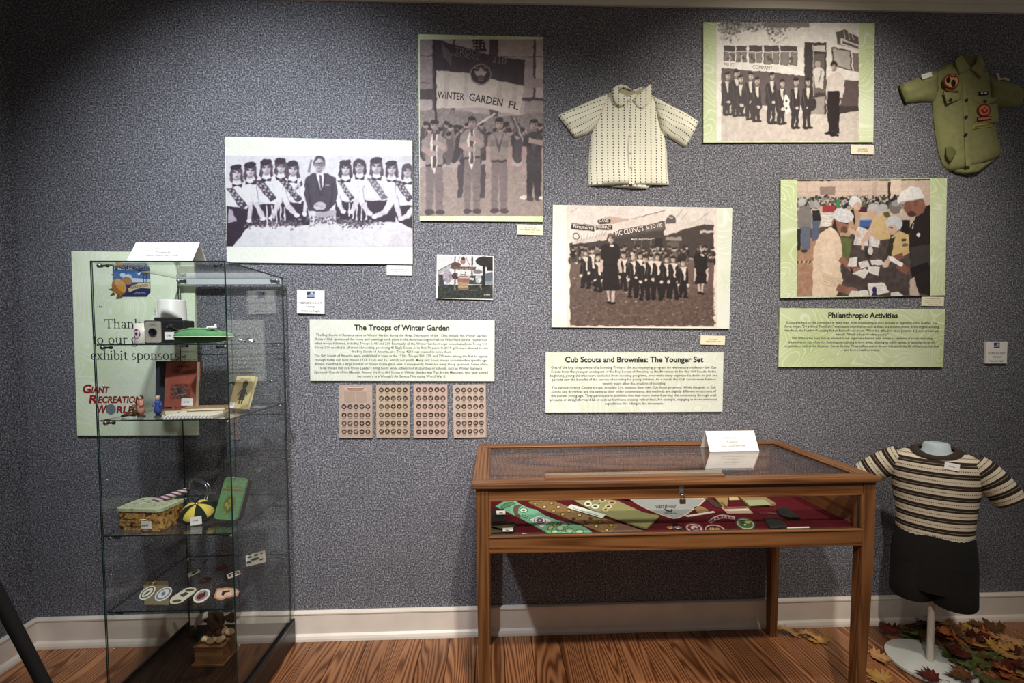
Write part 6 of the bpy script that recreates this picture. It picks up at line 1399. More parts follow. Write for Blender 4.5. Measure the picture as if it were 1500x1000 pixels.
flat_patch('shield_patch', 'orange shield shaped patch next to the cabinet edge', [([(845, 560), (870, 492), (960, 484), (1060, 490), (1096, 520), (1080, 566), (980, 580), (905, 612), (848, 588)], (196, 140, 112)), ([(862, 556), (880, 506), (960, 498), (1050, 502), (1076, 524), (1062, 554), (976, 566), (905, 596), (866, 578)], (222, 190, 164)), ([(915, 560), (925, 525), (1000, 512), (1002, 528), (950, 538), (940, 566)], (58, 28, 26))])
flat_patch('rectangular_patch', 'green and white rectangular patch behind the strip patch', [([(578, 350), (690, 296), (706, 322), (588, 384)], (190, 200, 172)), ([(606, 350), (650, 316), (690, 312), (640, 350)], (36, 46, 34))])
flat_patch('rectangular_patch', 'dark red rectangular patch behind the others', [([(860, 290), (955, 246), (972, 284), (880, 320)], (62, 22, 22)), ([(890, 288), (940, 264), (944, 280), (900, 302)], (96, 44, 40))])
flat_patch('rectangular_patch', 'small white outlined patch beside the front pane edge', [([(968, 352), (1092, 308), (1110, 346), (984, 394)], (206, 192, 176)), ([(986, 354), (1084, 320), (1096, 344), (992, 382)], (86, 58, 50)), ([(1010, 358), (1070, 334), (1074, 346), (1016, 368)], (200, 180, 164))])
flat_patch('oval_patch', 'dark brown oval patch lying behind the red centred patch', [(ov_rot(752, 412, 72, 28, -18), (58, 22, 20)), (ov_rot(752, 412, 56, 18, -18), (34, 20, 20)), (ov_rot(740, 414, 16, 8, -18), (92, 40, 34))])
flat_patch('leather_tab', 'black leather tab near the shelf edge', [([(1090, 510), (1130, 440), (1180, 420), (1190, 440), (1150, 490), (1100, 524)], (26, 24, 24))], group=None, cat='tab')
flat_patch('leather_tab', 'narrow black leather tab standing behind the patches', [([(722, 240), (765, 194), (778, 204), (736, 246)], (30, 26, 24))], group=None, cat='tab')
flat_patch('leather_tab', 'grey woven tab between cork card and strip patch', [([(448, 444), (470, 436), (512, 476), (500, 484)], (48, 44, 40))], group=None, cat='tab')
flat_patch('card_of_pins', 'white card with dark olive pins on the bottom shelf', [([(1158, 160), (1352, 110), (1360, 226), (1160, 272)], (222, 214, 196))] + [(oval(x, y_, a, b2, -16, 12), (58, 54, 40)) for x, y_, a, b2 in ((1200, 180, 24, 10), (1260, 160, 22, 9), (1318, 146, 12, 6), (1252, 202, 44, 11), (1316, 206, 20, 8), (1190, 236, 24, 10), (1200, 158, 18, 7))], group=None, cat='card')
pbv = on_z(190 + 228 / 6.818, 790 + 462 / 6.818, Z4)
bv = thing('brass_pin', 'small brass animal pin on the cork card', 'pin', (pbv.x, pbv.y, Z4 + .003)); MB().ball((0, 0, 0.008), (0.014, 0.008, 0.009), 12).build('body', M['brass'], bv, 'all'); MB().ball((0.013, -0.002, 0.017), (0.006, 0.006, 0.006), 10).build('head', M['brass'], bv, 'all')

# eagle on a wooden block, on the plinth
pe = on_z(306, 975, ZB)
eg = thing('eagle_statue', 'carved bald eagle statue perched on a square wooden block', 'statue', (pe.x, min(pe.y + 0.06, -0.30), ZB), (0, 0, -0.05))
EW = m_wood('statue_wood', (0.05, 0.02, 0.008), (0.12, 0.055, 0.02), (0.17, 0.08, 0.03), 'X', 50, .1, .5)
MB().box(-0.062, 0.062, -0.055, 0.055, 0.008, 0.080, bev=.003).build('block', EW, eg); MB().box(-0.070, 0.070, -0.062, 0.062, 0, 0.009, bev=.002).build('block_base', EW, eg); MB().box(-0.066, 0.066, -0.058, 0.058, 0.080, 0.086, bev=.002).build('block_top', EW, eg)
stn = srgb('carved_stone', (176, 150, 116), .8, vary=.15, vscale=120); rs = random.Random(2)
s0 = MB().ball((0, 0, 0), (0.020, 0.015, 0.013), 10).build('rock', stn, eg, 'all')
for i, (x, y_, z_, sc) in enumerate([(0.0, -0.035, 0.098, 1), (0.038, -0.025, 0.10, 1.1), (-0.04, -0.02, 0.098, .9), (0.05, 0.02, 0.105, 1.2), (-0.02, 0.02, 0.10, 1.2), (0.02, 0.03, 0.102, 1.1)]):
    q = s0 if i == 0 else copy_of(s0, eg); q.location = (x, y_, z_); q.scale = (sc, sc, sc); q.rotation_euler = (0, 0, i)
FB = srgb('dark_plumage', (54, 38, 26), .8, vary=.35, vscale=150)
MB().tube([(0.002, 0.0, 0.145), (0.004, 0.0, 0.18), (0.0, 0.0, 0.22), (-0.014, -0.008, 0.245), (-0.026, -0.016, 0.255)], [0.020, 0.034, 0.034, 0.022, 0.014], 14).build('body', FB, eg, 'all')
MB().tube([(-0.020, -0.014, 0.25), (-0.036, -0.022, 0.248), (-0.050, -0.028, 0.232), (-0.062, -0.032, 0.205)], [0.016, 0.020, 0.017, 0.007], 12).build('white_head', srgb('white_plumage', (206, 192, 176), .8), eg, 'all')
MB().tube([(-0.060, -0.032, 0.212), (-0.068, -0.034, 0.196), (-0.066, -0.033, 0.184)], [0.007, 0.005, 0.001], 8).build('beak', M['gold'], eg, 'all')
for s in (-1, 1):
    MB().tube([(s * 0.014, -0.002, 0.16), (s * 0.018, -0.012, 0.13), (s * 0.020, -0.016, 0.112)], [0.016, 0.011, 0.006], 10).build('leg', FB, eg, 'all')
    ft = MB()
    for a in (-0.8, 0, 0.8): ft.tube([(s * 0.02, -0.016, 0.113), (s * 0.02 + 0.02 * math.sin(a), -0.016 - 0.02 * math.cos(a), 0.112), (s * 0.02 + 0.027 * math.sin(a), -0.016 - 0.027 * math.cos(a), 0.104)], [0.006, 0.005, 0.002], 8)
    ft.build('foot', srgb('pale_talon', (216, 190, 150), .6), eg, 'all')
    wg = []
    for t in range(8):
        u = t / 7; L_ = 0.018 + 0.05 * math.sin(math.pi * min(1, u * .8 + .12)); bx = s * (0.028 + 0.075 * u); bz = 0.215 + 0.095 * u - 0.02 * math.sin(math.pi * u); wg.append([(bx, 0.012 + 0.03 * u - .004, bz), (bx, 0.012 + 0.03 * u + .004, bz), (bx + s * 0.012, 0.02 + 0.03 * u + .002, bz - L_), (bx + s * .012, 0.02 + 0.03 * u - .002, bz - L_)])
    MB().loft(wg).build('wing', FB, eg)
tl = MB(); tl.loft([[(-0.012, 0.018, 0.17), (0.012, 0.018, 0.17), (0.012, 0.026, 0.17), (-0.012, 0.026, 0.17)], [(-0.028, 0.045, 0.105), (0.028, 0.045, 0.105), (0.028, 0.050, 0.105), (-0.028, 0.050, 0.105)]]); tl.build('tail', srgb('white_tail', (190, 176, 156), .8), eg)

for o_ in eg.children:
    if not o_.name.startswith(('block', 'rock')): o_.scale = (1, 1, 0.72); o_.location = (0, 0, 0.086 * 0.28)

# ------------------------------------------------------------------ oak table case
TX0, TX1, TY0, TY1, TZ = -0.088, 1.447, -0.712, -0.045, 1.0
tb = thing('display_table', 'oak table display case with glass lid and glass front', 'display case', ((TX0 + TX1) / 2, (TY0 + TY1) / 2, 0))
tc0 = tb.location
def tbox(name, x0, x1, y0, y1, z0, z1, m, bev=0.002, parent=None):
    o = MB().box(x0, x1, y0, y1, z0, z1, bev=bev)
    cx, cy, cz = (x0 + x1) / 2, (y0 + y1) / 2, (z0 + z1) / 2
    o.v = [(v[0] - cx, v[1] - cy, v[2] - cz) for v in o.v]
    return o.build(name, m, parent or tb, loc=(cx - tc0.x, cy - tc0.y, cz))
TT = 0.022; IN = 0.014; LG = 0.047
bx0, bx1, by0, by1 = TX0 + IN, TX1 - IN, TY0 + IN, TY1 - IN
z_ap = on_y(720, 733, by0).z; z_gl = on_y(720, 786, by0).z; z_rl = on_y(720, 811, by0).z; z_bed = z_gl - 0.012
# lid frame, glass, inner beads
fr = 0.055
tbox('lid_rail', TX0, TX1, TY0, TY0 + fr, TZ - TT, TZ, M['oak'], .006); tbox('lid_rail', TX0, TX1, TY1 - fr, TY1, TZ - TT, TZ, M['oak'], .006)
tbox('lid_stile', TX0, TX0 + fr, TY0 + fr, TY1 - fr, TZ - TT, TZ, M['oak_y'], .004); tbox('lid_stile', TX1 - fr, TX1, TY0 + fr, TY1 - fr, TZ - TT, TZ, M['oak_y'], .004)
def tpane(name, x0, x1, y0, y1, z0, z1):
    dims = (x1 - x0, y1 - y0, z1 - z0); ax = dims.index(min(dims)); mb = MB(); mb.box(x0 - tc0.x, x1 - tc0.x, y0 - tc0.y, y1 - tc0.y, z0, z1); mb.m = [0 if a == ax else 1 for a in [2, 2, 1, 0, 1, 0]]
    return mb.build(name, [M['glass'], M['glass_edge']], tb)
tpane('lid_glass', TX0 + fr, TX1 - fr, TY0 + fr, TY1 - fr, TZ - 0.012, TZ - 0.007)
for n_, a in (('lid_bead', (TX0 + fr, TX1 - fr, TY0 + fr, TY0 + fr + .008, TZ - .007, TZ - .001)), ('lid_bead', (TX0 + fr, TX1 - fr, TY1 - fr - .008, TY1 - fr, TZ - .007, TZ - .001)), ('lid_bead', (TX0 + fr, TX0 + fr + .008, TY0 + fr + .008, TY1 - fr - .008, TZ - .007, TZ - .001)), ('lid_bead', (TX1 - fr - .008, TX1 - fr, TY0 + fr + .008, TY1 - fr - .008, TZ - .007, TZ - .001))): tbox(n_, *a, M['oak'], .002)
xa, xb = on_z(797, 698, TZ).x, on_z(1058, 695, TZ).x
tbox('lid_cleat', xa, xb, TY0 + fr * 0.72, TY0 + fr + 0.020, TZ, TZ + 0.006, M['oak'], .001)
# carcase
zt = TZ - TT
tbox('front_apron', bx0 + LG, bx1 - LG, by0 + .002, by0 + .02, z_ap, zt, M['oak']); tbox('front_rail', bx0 + LG, bx1 - LG, by0, by0 + .022, z_rl, z_gl, M['oak'])
tbox('rail_bead', bx0 + LG, bx1 - LG, by0 - 0.004, by0 + 0.004, z_gl - 0.006, z_gl + 0.003, M['oak'], .003); tbox('apron_bead', bx0 + LG, bx1 - LG, by0 - .001, by0 + .004, z_ap - 0.004, z_ap + 0.002, M['oak'], .001)
for x0, x1 in ((bx0 + LG, bx0 + LG + .008), (bx1 - LG - .008, bx1 - LG)): tbox('side_bead', x0, x1, by0 - .001, by0 + .008, z_gl + .003, z_ap - .004, M['oak_z'], .002)
tpane('front_glass', bx0 + LG + .008, bx1 - LG - .008, by0 + .010, by0 + .014, z_gl + .003, z_ap - .004)
for x0 in (bx0 + .006, bx1 - .022): tbox('side_panel', x0, x0 + .016, by0 + LG, by1 - LG, z_rl, zt, M['oak_y'])
tbox('back_panel', bx0 + LG, bx1 - LG, by1 - .02, by1 - .004, z_rl, zt, M['oak'])
M['felt'] = srgb('maroon_felt', (84, 24, 32), 0.95, vary=.12, vscale=12, k=1.15, spec=.05)
tbox('bottom_board', bx0 + .022, bx1 - .022, by0 + .022, by1 - .02, z_bed - .018, z_bed - .002, M['oak'])
tbox('felt_lining', bx0 + .0225, bx1 - .0225, by0 + .0225, by1 - .0205, z_bed - .002, z_bed, M['felt'], .0005)
for x0, dx in ((bx0, 0.004), (bx1 - LG, -0.020)):
    for y0 in (by0, by1 - LG):
        o = MB(); b_ = 0.036 / LG
        r0 = [(-LG/2, -LG/2), (LG/2, -LG/2), (LG/2, LG/2), (-LG/2, LG/2)]; ddx = dx if y0 == by0 else 0
        o.loft([[(p[0] * b_ + ddx, p[1] * b_, 0) for p in r0], [(p[0], p[1], z_rl - .03) for p in r0], [(p[0], p[1], zt) for p in r0]])
        o.build('leg', M['oak_z'], tb, loc=(x0 + LG/2 - tc0.x, y0 + LG/2 - tc0.y, 0))
# hasp and padlock
pk = on_y(998, 712, by0); hs = MB(); hs.box(-0.009, 0.009, -0.002, 0, -0.02, 0.02); hs.box(-0.006, 0.006, -0.006, -0.002, -0.016, -0.006); hs.tube([(-0.004, -0.002, -0.012), (-0.004, -0.012, -0.012), (0.004, -0.012, -0.012), (0.004, -0.002, -0.012)], 0.0018, 6)
hs.build('hasp', M['steel'], tb, loc=(pk.x - tc0.x, by0 + .002 - tc0.y, zt - .012))
pkz = on_y(999, 738, by0 - .012).z
pl = thing('padlock', 'small brass padlock hanging from the table case hasp', 'padlock', (pk.x + .002, by0 - .009, pkz))
MB().box(-0.0105, 0.0105, -0.005, 0.005, 0, 0.018, bev=.0015).build('lock_body', mat('aged_brass', (.20, .10, .05), .45, .8), pl); MB().tube([(-0.006, 0, 0.016), (-0.006, 0, 0.028), (-0.003, 0, 0.034), (0.003, 0, 0.034), (0.006, 0, 0.028), (0.006, 0, 0.016)], 0.0018, 8).build('shackle', M['steel'], pl, 'all')
ptc = on_z(1073, 658, TZ); tent_card('tent_card', 'white folded tent card standing on the oak table case', (ptc.x, ptc.y + 0.03, TZ - .007), 0.235, 0.088, 0.10, CL3)

# ---- exhibits on the felt
K1, K2, K3, K4 = (700, 720, 9.375), (840, 720, 9.375), (980, 720, 9.375), (1100, 700, 7.895)
def lay(name, label, cat, layers, crop, group=None, lift=0.0, t=0.002, parts=None):
    z = z_bed + lift; P0 = [on_z(crop[0] + x / crop[2], crop[1] + y / crop[2], z) for x, y in layers[0][0]]
    ctr = sum(P0, Vector()) / len(P0); r = thing(name, label, cat, (ctr.x, ctr.y, z + .0003), (0, 0, 0), group); h = 0
    for i, L in enumerate(layers):
        pts, colr = L[0], L[1]; nm = L[2] if len(L) > 2 else ('cloth' if i == 0 else 'embroidery')
        th = t if i == 0 else 0.0007; zz = 0 if i == 0 else t + (0.0007 * L[3] if len(L) > 3 else 0)
        P = [on_z(crop[0] + x / crop[2], crop[1] + y / crop[2], z + zz) - ctr for x, y in pts]
        MB().prism([(q.x, max(q.y, by0 + 0.0245 - ctr.y)) for q in P], zz, zz + th).build(nm, colr if not isinstance(colr, tuple) else srgb('thread', colr, .9), r)
    return r, ctr, z
def lay_text(r, ctr, z, crop, items, colr, h0=0.003):
    mb = MB()
    for t, cx, cy, h, w, rot in items:
        tmp = MB(); put_text(tmp, t, 0, 0, h, w, 0, 0.03, 1); ca, sa = math.cos(math.radians(rot)), math.sin(math.radians(rot))
        vs = []
        for v in tmp.v:
            x, y = v[0], -v[1]; X, Y = cx + x * ca - y * sa, cy + x * sa + y * ca
            q = on_z(crop[0] + X / crop[2], crop[1] + Y / crop[2], z + h0) - ctr; vs.append((q.x, q.y, h0))
        mb.add(vs, tmp.f)
    mb.build('lettering', srgb('thread_ink', colr, .8), r)
SG = srgb('mint_sash_cloth', (116, 178, 142), .9, vary=.06); SGd = (36, 84, 58)
L = [([(240, 208), (330, 150), (410, 120), (515, 124), (560, 165), (700, 230), (800, 252), (920, 330), (1090, 400), (1250, 430), (1400, 465), (1500, 510), (1600, 590), (1000, 592), (860, 520), (600, 380), (420, 290)], SG)]
L += [([(305, 215), (340, 180), (400, 150), (480, 140), (520, 165), (420, 210), (330, 240)], (58, 104, 78), 'arc_badge'), ([(318, 215), (350, 188), (405, 162), (478, 152), (500, 164), (415, 200), (335, 230)], (96, 140, 104), 'arc_badge', 1),
      ([(500, 190), (560, 178), (605, 185), (560, 230), (550, 290), (590, 345), (550, 362), (500, 310), (480, 250)], (104, 74, 64), 'arc_badge')]
for cx, cy, rx, ry in ((628, 256, 58, 34), (652, 328, 42, 28), (690, 380, 22, 16), (1188, 452, 60, 36), (1130, 500, 58, 40), (1256, 534, 62, 38), (1396, 554, 62, 38), (1056, 550, 52, 34), (1186, 572, 52, 18)):
    L += [(oval(cx, cy, rx, ry), SGd, 'round_badge'), (oval(cx, cy, rx * .82, ry * .8), (150, 196, 156) if cx != 628 else (206, 216, 204), 'round_badge', 1), (oval(cx, cy, rx * .35, ry * .35), (206, 206, 150) if cx > 700 else (90, 120, 90), 'round_badge', 2)]
for pts in ([(945, 525), (970, 480), (1030, 465), (1060, 480), (1010, 515)], [(1010, 455), (1040, 425), (1105, 415), (1085, 465), (1040, 480)]): L += [(pts, (28, 62, 40), 'leaf_badge'), ([(sum(p[0] for p in pts)/5 + (p[0] - sum(q[0] for q in pts)/5) * .72, sum(p[1] for p in pts)/5 + (p[1] - sum(q[1] for q in pts)/5) * .72) for p in pts], (196, 190, 110), 'leaf_badge', 1)]
L += [([(710, 385), (840, 328), (1010, 402), (880, 490)], (232, 228, 220), 'square_badge'), (oval(852, 396, 84, 48), (84, 70, 76), 'square_badge', 1), (oval(852, 396, 74, 41), (226, 220, 214), 'square_badge', 2), (oval(850, 396, 48, 30), (96, 76, 92), 'square_badge', 3), (oval(850, 396, 18, 12), (200, 190, 190), 'square_badge', 4)]
lay('cloth_sash', 'mint green sash covered with round badges on maroon felt', 'sash', L, K1)
BN = srgb('brown_sash_cloth', (140, 108, 66), .9, vary=.1); TA = srgb('taupe_cloth', (118, 88, 74), .9, vary=.06)
L = [([(690, 150), (780, 125), (960, 118), (1060, 140), (1400, 270), (1500, 300), (1960, 440), (2200, 520), (2360, 572), (2360, 588), (1800, 588), (1640, 540), (1480, 480), (1240, 380), (1000, 290), (800, 210)], BN), ([(1960, 440), (2200, 520), (2360, 572), (2360, 588), (1800, 588)], TA, 'sash_end')]
for i, (cx, cy) in enumerate([(785, 165), (915, 210), (1105, 212), (1040, 262), (1165, 312), (1315, 375), (1250, 265), (1395, 322), (1460, 425), (1010, 160), (868, 125), (1548, 370), (1476, 425), (1675, 420), (1625, 475), (1830, 462), (1770, 525)]):
    cc = [(176, 140, 62), (206, 196, 150), (214, 200, 170), (190, 160, 80), (216, 186, 110), (62, 36, 22)][i % 6]
    L += [(oval(cx, cy, 34, 24), (104, 78, 40), 'round_badge'), (oval(cx, cy, 20, 14), cc, 'round_badge', 1)]
lay('cloth_sash', 'tan brown sash with two rows of small badges', 'sash', L, K1)
OL = srgb('olive_sash_cloth', (146, 142, 94), .9, vary=.06)
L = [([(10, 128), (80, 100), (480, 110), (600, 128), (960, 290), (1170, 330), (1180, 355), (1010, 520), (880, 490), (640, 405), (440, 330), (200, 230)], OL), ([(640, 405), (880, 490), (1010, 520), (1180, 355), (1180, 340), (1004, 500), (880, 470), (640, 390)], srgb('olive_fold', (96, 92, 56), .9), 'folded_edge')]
for cx, cy, rx, ry, cc in ((200, 168, 52, 34, (232, 228, 214)), (300, 204, 56, 30, (232, 228, 214)), (250, 118, 48, 18, (206, 176, 130)), (400, 120, 48, 20, (206, 196, 150)), (530, 150, 58, 28, (206, 160, 120)), (480, 205, 48, 30, (214, 200, 160)), (440, 246, 42, 26, (206, 190, 140)), (355, 160, 34, 18, (160, 160, 120))):
    L += [(oval(cx, cy, rx, ry), cc, 'round_badge'), (oval(cx, cy, rx * .5, ry * .45), (72, 60, 50), 'round_badge', 1)]
lay('cloth_sash', 'olive green folded sash with badges at one end', 'sash', L, K2, lift=.003)
r, ctr, z = lay('label_strip', 'long white paper label between the tan and olive sashes', 'label', [([(-90, 220), (-30, 175), (440, 318), (400, 368)], (222, 230, 216), 'strip')], K2, lift=.006, t=.0008)
lay_text(r, ctr, z, K2, [('Girl Scout badge sashes worn by local troop members', 170, 275, 14, 380, 17)], (60, 60, 56), .0012)
GY = srgb('grey_neckerchief_cloth', (158, 160, 158), .9, vary=.05); CRM = srgb('cream_binding', (216, 196, 174), .8)
NP = [(560, 100), (720, 96), (780, 112), (860, 165), (940, 210), (1120, 292), (1260, 345), (1370, 378), (1440, 368), (1560, 320), (1660, 240), (1740, 190), (1800, 130), (1840, 92), (1700, 88)]
NI = [(740, 100), (800, 112), (880, 165), (960, 208), (1140, 286), (1270, 330), (1375, 360), (1430, 352), (1540, 306), (1640, 232), (1720, 182), (1776, 128), (1810, 96), (1700, 92)]
r, ctr, z = lay('neckerchief', 'grey neckerchief with cream binding and black lettering', 'neckerchief', [(NP, CRM, 'binding'), (NI, GY, 'cloth'), ([(1235, 228), (1290, 250), (1330, 268), (1350, 235), (1362, 262), (1330, 285), (1270, 262)], (30, 32, 36), 'print', 1), (oval(1270, 205, 12, 30, 10), (30, 32, 36), 'print', 1)], K2, lift=.001)
lay_text(r, ctr, z, K2, [('WEST', 1188, 206, 40, 124, -2), ('POINT', 1350, 206, 38, 118, 4), ('CAMPOREE 1966', 1330, 292, 16, 180, 2)], (30, 32, 36))
for i, (pts, lab, t_) in enumerate([([(320, 210), (440, 205), (545, 255), (540, 275), (400, 302)], 'small kraft brown folded booklet beside the neckerchief', (150, 116, 74)), ([(215, 335), (610, 270), (640, 288), (260, 350)], 'narrow white paper slip next to the neckerchief', (226, 220, 198)), ([(475, 95), (560, 95), (750, 205), (650, 225)], 'dark photo card leaning under the tan booklet', (70, 48, 42)), ([(820, 68), (930, 68), (970, 112), (830, 118)], 'small cream card behind the tan booklet', (206, 192, 142)), ([(715, 218), (1070, 212), (1155, 300), (800, 304)], 'folded pamphlet with a red and cream cover', (190, 168, 140))]):
    lay('paper_item', lab, 'paper', [(pts, t_, 'sheet')] + ([([(780, 255), (1060, 235), (1100, 262), (830, 268)], (216, 204, 182), 'print'), ([(740, 222), (1060, 216), (1075, 228), (760, 236)], (120, 40, 44), 'print')] if i == 4 else []), K3, lift=.001)
lay('booklet', 'tan thick booklet standing open near the back', 'booklet', [([(605, 68), (815, 68), (800, 214), (725, 205)], (160, 136, 84), 'cover'), ([(700, 160), (720, 130), (800, 195), (790, 210)], (120, 96, 56), 'page_edge')], K3, lift=.004, t=.006)
lay('booklet', 'pale green framed booklet towards the case end', 'booklet', [([(975, 105), (1330, 105), (1470, 190), (1100, 222)], (150, 132, 96), 'cover'), ([(1040, 115), (1310, 112), (1400, 180), (1110, 196)], (168, 170, 128), 'print')], K3, lift=.002, t=.010)
arc = [(535, 415), (600, 358), (680, 326), (740, 318), (910, 348), (905, 388), (800, 372), (720, 372), (640, 400), (582, 436)]
r, ctr, z = lay('arc_patch', 'white and maroon curved patch reading Orlando', 'patch', [(arc, (196, 160, 158), 'backing'), ([(556, 412), (610, 368), (690, 336), (742, 328), (892, 356), (890, 376), (800, 362), (715, 360), (630, 390), (584, 424)], (96, 34, 44), 'embroidery')], K3, 'cloth patches in the table case')
lay_text(r, ctr, z, K3, [(ch, 585 + i * 48, [402, 374, 356, 346, 348, 354, 362][i], 26, 26, [-34, -24, -14, -4, 4, 9, 10][i]) for i, ch in enumerate('ORLANDO')], (222, 190, 186))
lay('round_patch', 'round maroon and white patch beside the metal badges', 'patch', [(oval(345, 500, 130, 66, 8), (120, 44, 54), 'backing'), (oval(345, 500, 112, 54, 8), (206, 176, 174), 'embroidery', 0), (oval(345, 500, 90, 42, 8), (110, 40, 52), 'embroidery', 1), (oval(345, 490, 48, 24), (214, 190, 186), 'embroidery', 2), (oval(360, 505, 20, 10), (60, 40, 46), 'embroidery', 3), ([(335, 530), (410, 528), (415, 546), (345, 548)], (214, 190, 186), 'embroidery', 2)], K3, 'cloth patches in the table case')
r, ctr, z = lay('round_patch', 'dark round patch with gold lettering below the curved patch', 'patch', [(oval(632, 528, 140, 70, 8), (206, 160, 140), 'backing'), (oval(632, 530, 126, 60, 8), (70, 22, 28), 'embroidery', 0)], K3, 'cloth patches in the table case')
lay_text(r, ctr, z, K3, [('SB60', 625, 512, 42, 140, 3)], (196, 160, 90))
lay('round_patch', 'round green patch with pale green border', 'patch', [(oval(1050, 444, 142, 82, 12), (70, 66, 56), 'backing'), (oval(1050, 444, 122, 68, 12), (176, 182, 150), 'embroidery', 0), (oval(1050, 444, 102, 54, 12), (74, 106, 58), 'embroidery', 1), (oval(1080, 415, 40, 22, 10), (176, 180, 90), 'embroidery', 2), (oval(1010, 425, 24, 14), (30, 54, 34), 'embroidery', 2), (oval(1045, 455, 16, 10), (220, 216, 196), 'embroidery', 3)], K3, 'cloth patches in the table case')
for cx, lab, colr in ((20, 'oval gold coloured metal badge beside a silver one', M['brass']), (125, 'oval silver coloured metal badge beside a gold one', M['steel'])):
    p = on_z(K3[0] + cx / K3[2], K3[1] + 508 / K3[2], z_bed); o = thing('metal_badge', lab, 'badge', (p.x, p.y, z_bed + .0003)); MB().ball((0, 0, 0.004), (0.016, 0.014, 0.004), 16).build('dome', colr, o, 'all'); MB().ball((0.003, 0, 0.0075), (0.006, 0.005, 0.0025), 10).build('relief', colr, o, 'all')
DKc = srgb('black_leather', (34, 38, 38), .6, vary=.2); 
for pts, lab in (([(300, 380), (420, 362), (460, 400), (570, 478), (500, 490), (330, 450)], 'black leather glove piece near the case end'), ([(150, 480), (310, 490), (380, 540), (420, 590), (230, 606), (190, 560)], 'dark grey leather pouch at the front of the felt')):
    r, ctr, z = lay('leather_pouch', lab, 'pouch', [(pts, DKc, 'body'), ([(sum(p[0] for p in pts)/len(pts) + (p[0] - sum(q[0] for q in pts)/len(pts)) * .6, sum(p[1] for p in pts)/len(pts) + (p[1] - sum(q[1] for q in pts)/len(pts)) * .6) for p in pts], DKc, 'flap')], K4, t=.010)
lay('ribbon', 'dark red ribbon strip with gold threads on felt', 'ribbon', [([(70, 395), (180, 385), (300, 405), (300, 425), (120, 420)], (92, 30, 38), 'cloth'), ([(190, 395), (290, 404), (290, 414), (200, 408)], (120, 72, 50), 'thread')], K4)
lay('paper_item', 'white paper slip at the felt edge by the case end', 'paper', [([(378, 574), (672, 566), (678, 586), (430, 606)], (214, 206, 186), 'sheet')], K4, lift=.001)
lay('paper_item', 'sliver of white paper beside the green patch', 'paper', [([(75, 606), (165, 600), (175, 614), (80, 616)], (206, 196, 176), 'sheet')], K4, lift=.001)
BKL = srgb('black_velvet_box', (24, 22, 20), .8)
r, ctr, z = lay('pin_box', 'dark velvet pin box in the case corner', 'box', [([(130, 250), (360, 256), (380, 320), (380, 420), (130, 440), (110, 320)], BKL, 'box_body')], K1, t=.006); 
r, ctr, z = lay('pocket_knife_box', 'olive and black box holding a pocket knife', 'box', [([(140, 470), (510, 440), (516, 560), (150, 580)], BKL, 'box_body'), ([(150, 480), (495, 452), (490, 548), (160, 566)], (76, 74, 38), 'box_inset'), ([(160, 490), (200, 480), (330, 512), (490, 470), (480, 480), (335, 532), (250, 518)], (18, 20, 16), 'knife')], K1, t=.008)
for pts, lab, cr in (([(252, 266), (374, 262), (380, 314), (258, 320)], 'tiny white tag on the dark pin box', K1), ([(340, 505), (478, 498), (482, 545), (344, 548)], 'tiny white tag on the knife box', K1), ([(606, 580), (744, 588), (742, 636), (610, 630)], 'tiny white tag beside the mint sash end', K1)):
    lay('price_tag', lab, 'tag', [(pts, (230, 228, 222), 'card'), ([(pts[0][0] + 40, pts[0][1] + 20), (pts[0][0] + 90, pts[0][1] + 20), (pts[0][0] + 90, pts[0][1] + 30), (pts[0][0] + 40, pts[0][1] + 30)], (90, 90, 90), 'print')], cr, lift=.012 if 'box' in lab else .002)
lay('badge_strip', 'short strip of small gold pins by the front rail', 'pins', [([(175, 612), (520, 612), (530, 645), (180, 650)], BKL, 'strip')] + [(oval(200 + i * 78, 628, 14, 16), (196, 168, 116), 'pin') for i in range(5)], K1)

# ------------------------------------------------------------------ child mannequin
mp = on_z(1362, 972, 0); ang = math.radians(-43)
mn = thing('mannequin', 'white armless child mannequin torso on a round disc base', 'mannequin', (mp.x, mp.y, 0), (0, 0, ang))
MW = srgb('white_enamel', (206, 208, 200), .4); MP = srgb('offwhite_pole', (196, 190, 176), .4)
MB().lathe([(0.160, 0.0), (0.168, 0.003), (0.168, 0.014), (0.164, 0.017)], 48).build('base_disc', MW, mn, True)
MB().tube([(0, 0, 0.017), (0, 0, 0.42)], 0.0135, 16).build('pole', MP, mn, True)
def ering(z, a, b, n=36, ox=0, oy=0, f=0): return [(ox + a * math.cos(2*math.pi*j/n) * (1 + f * math.sin(5 * 2*math.pi*j/n + z * 30)), oy + b * math.sin(2*math.pi*j/n) * (1 + f * math.sin(5 * 2*math.pi*j/n + z * 30)), z) for j in range(n)]
MB().loft([ering(z, a, b) for z, a, b in ((0.36, .09, .06), (0.42, .12, .08), (0.62, .118, .082), (0.80, .135, .085), (0.94, .145, .075), (0.985, .10, .06), (1.005, .052, .05), (1.035, .047, .046), (1.040, .040, .04))]).build('torso', srgb('pale_grey_cover', (176, 190, 196), .6, vary=.08, vscale=30), mn, 'all')
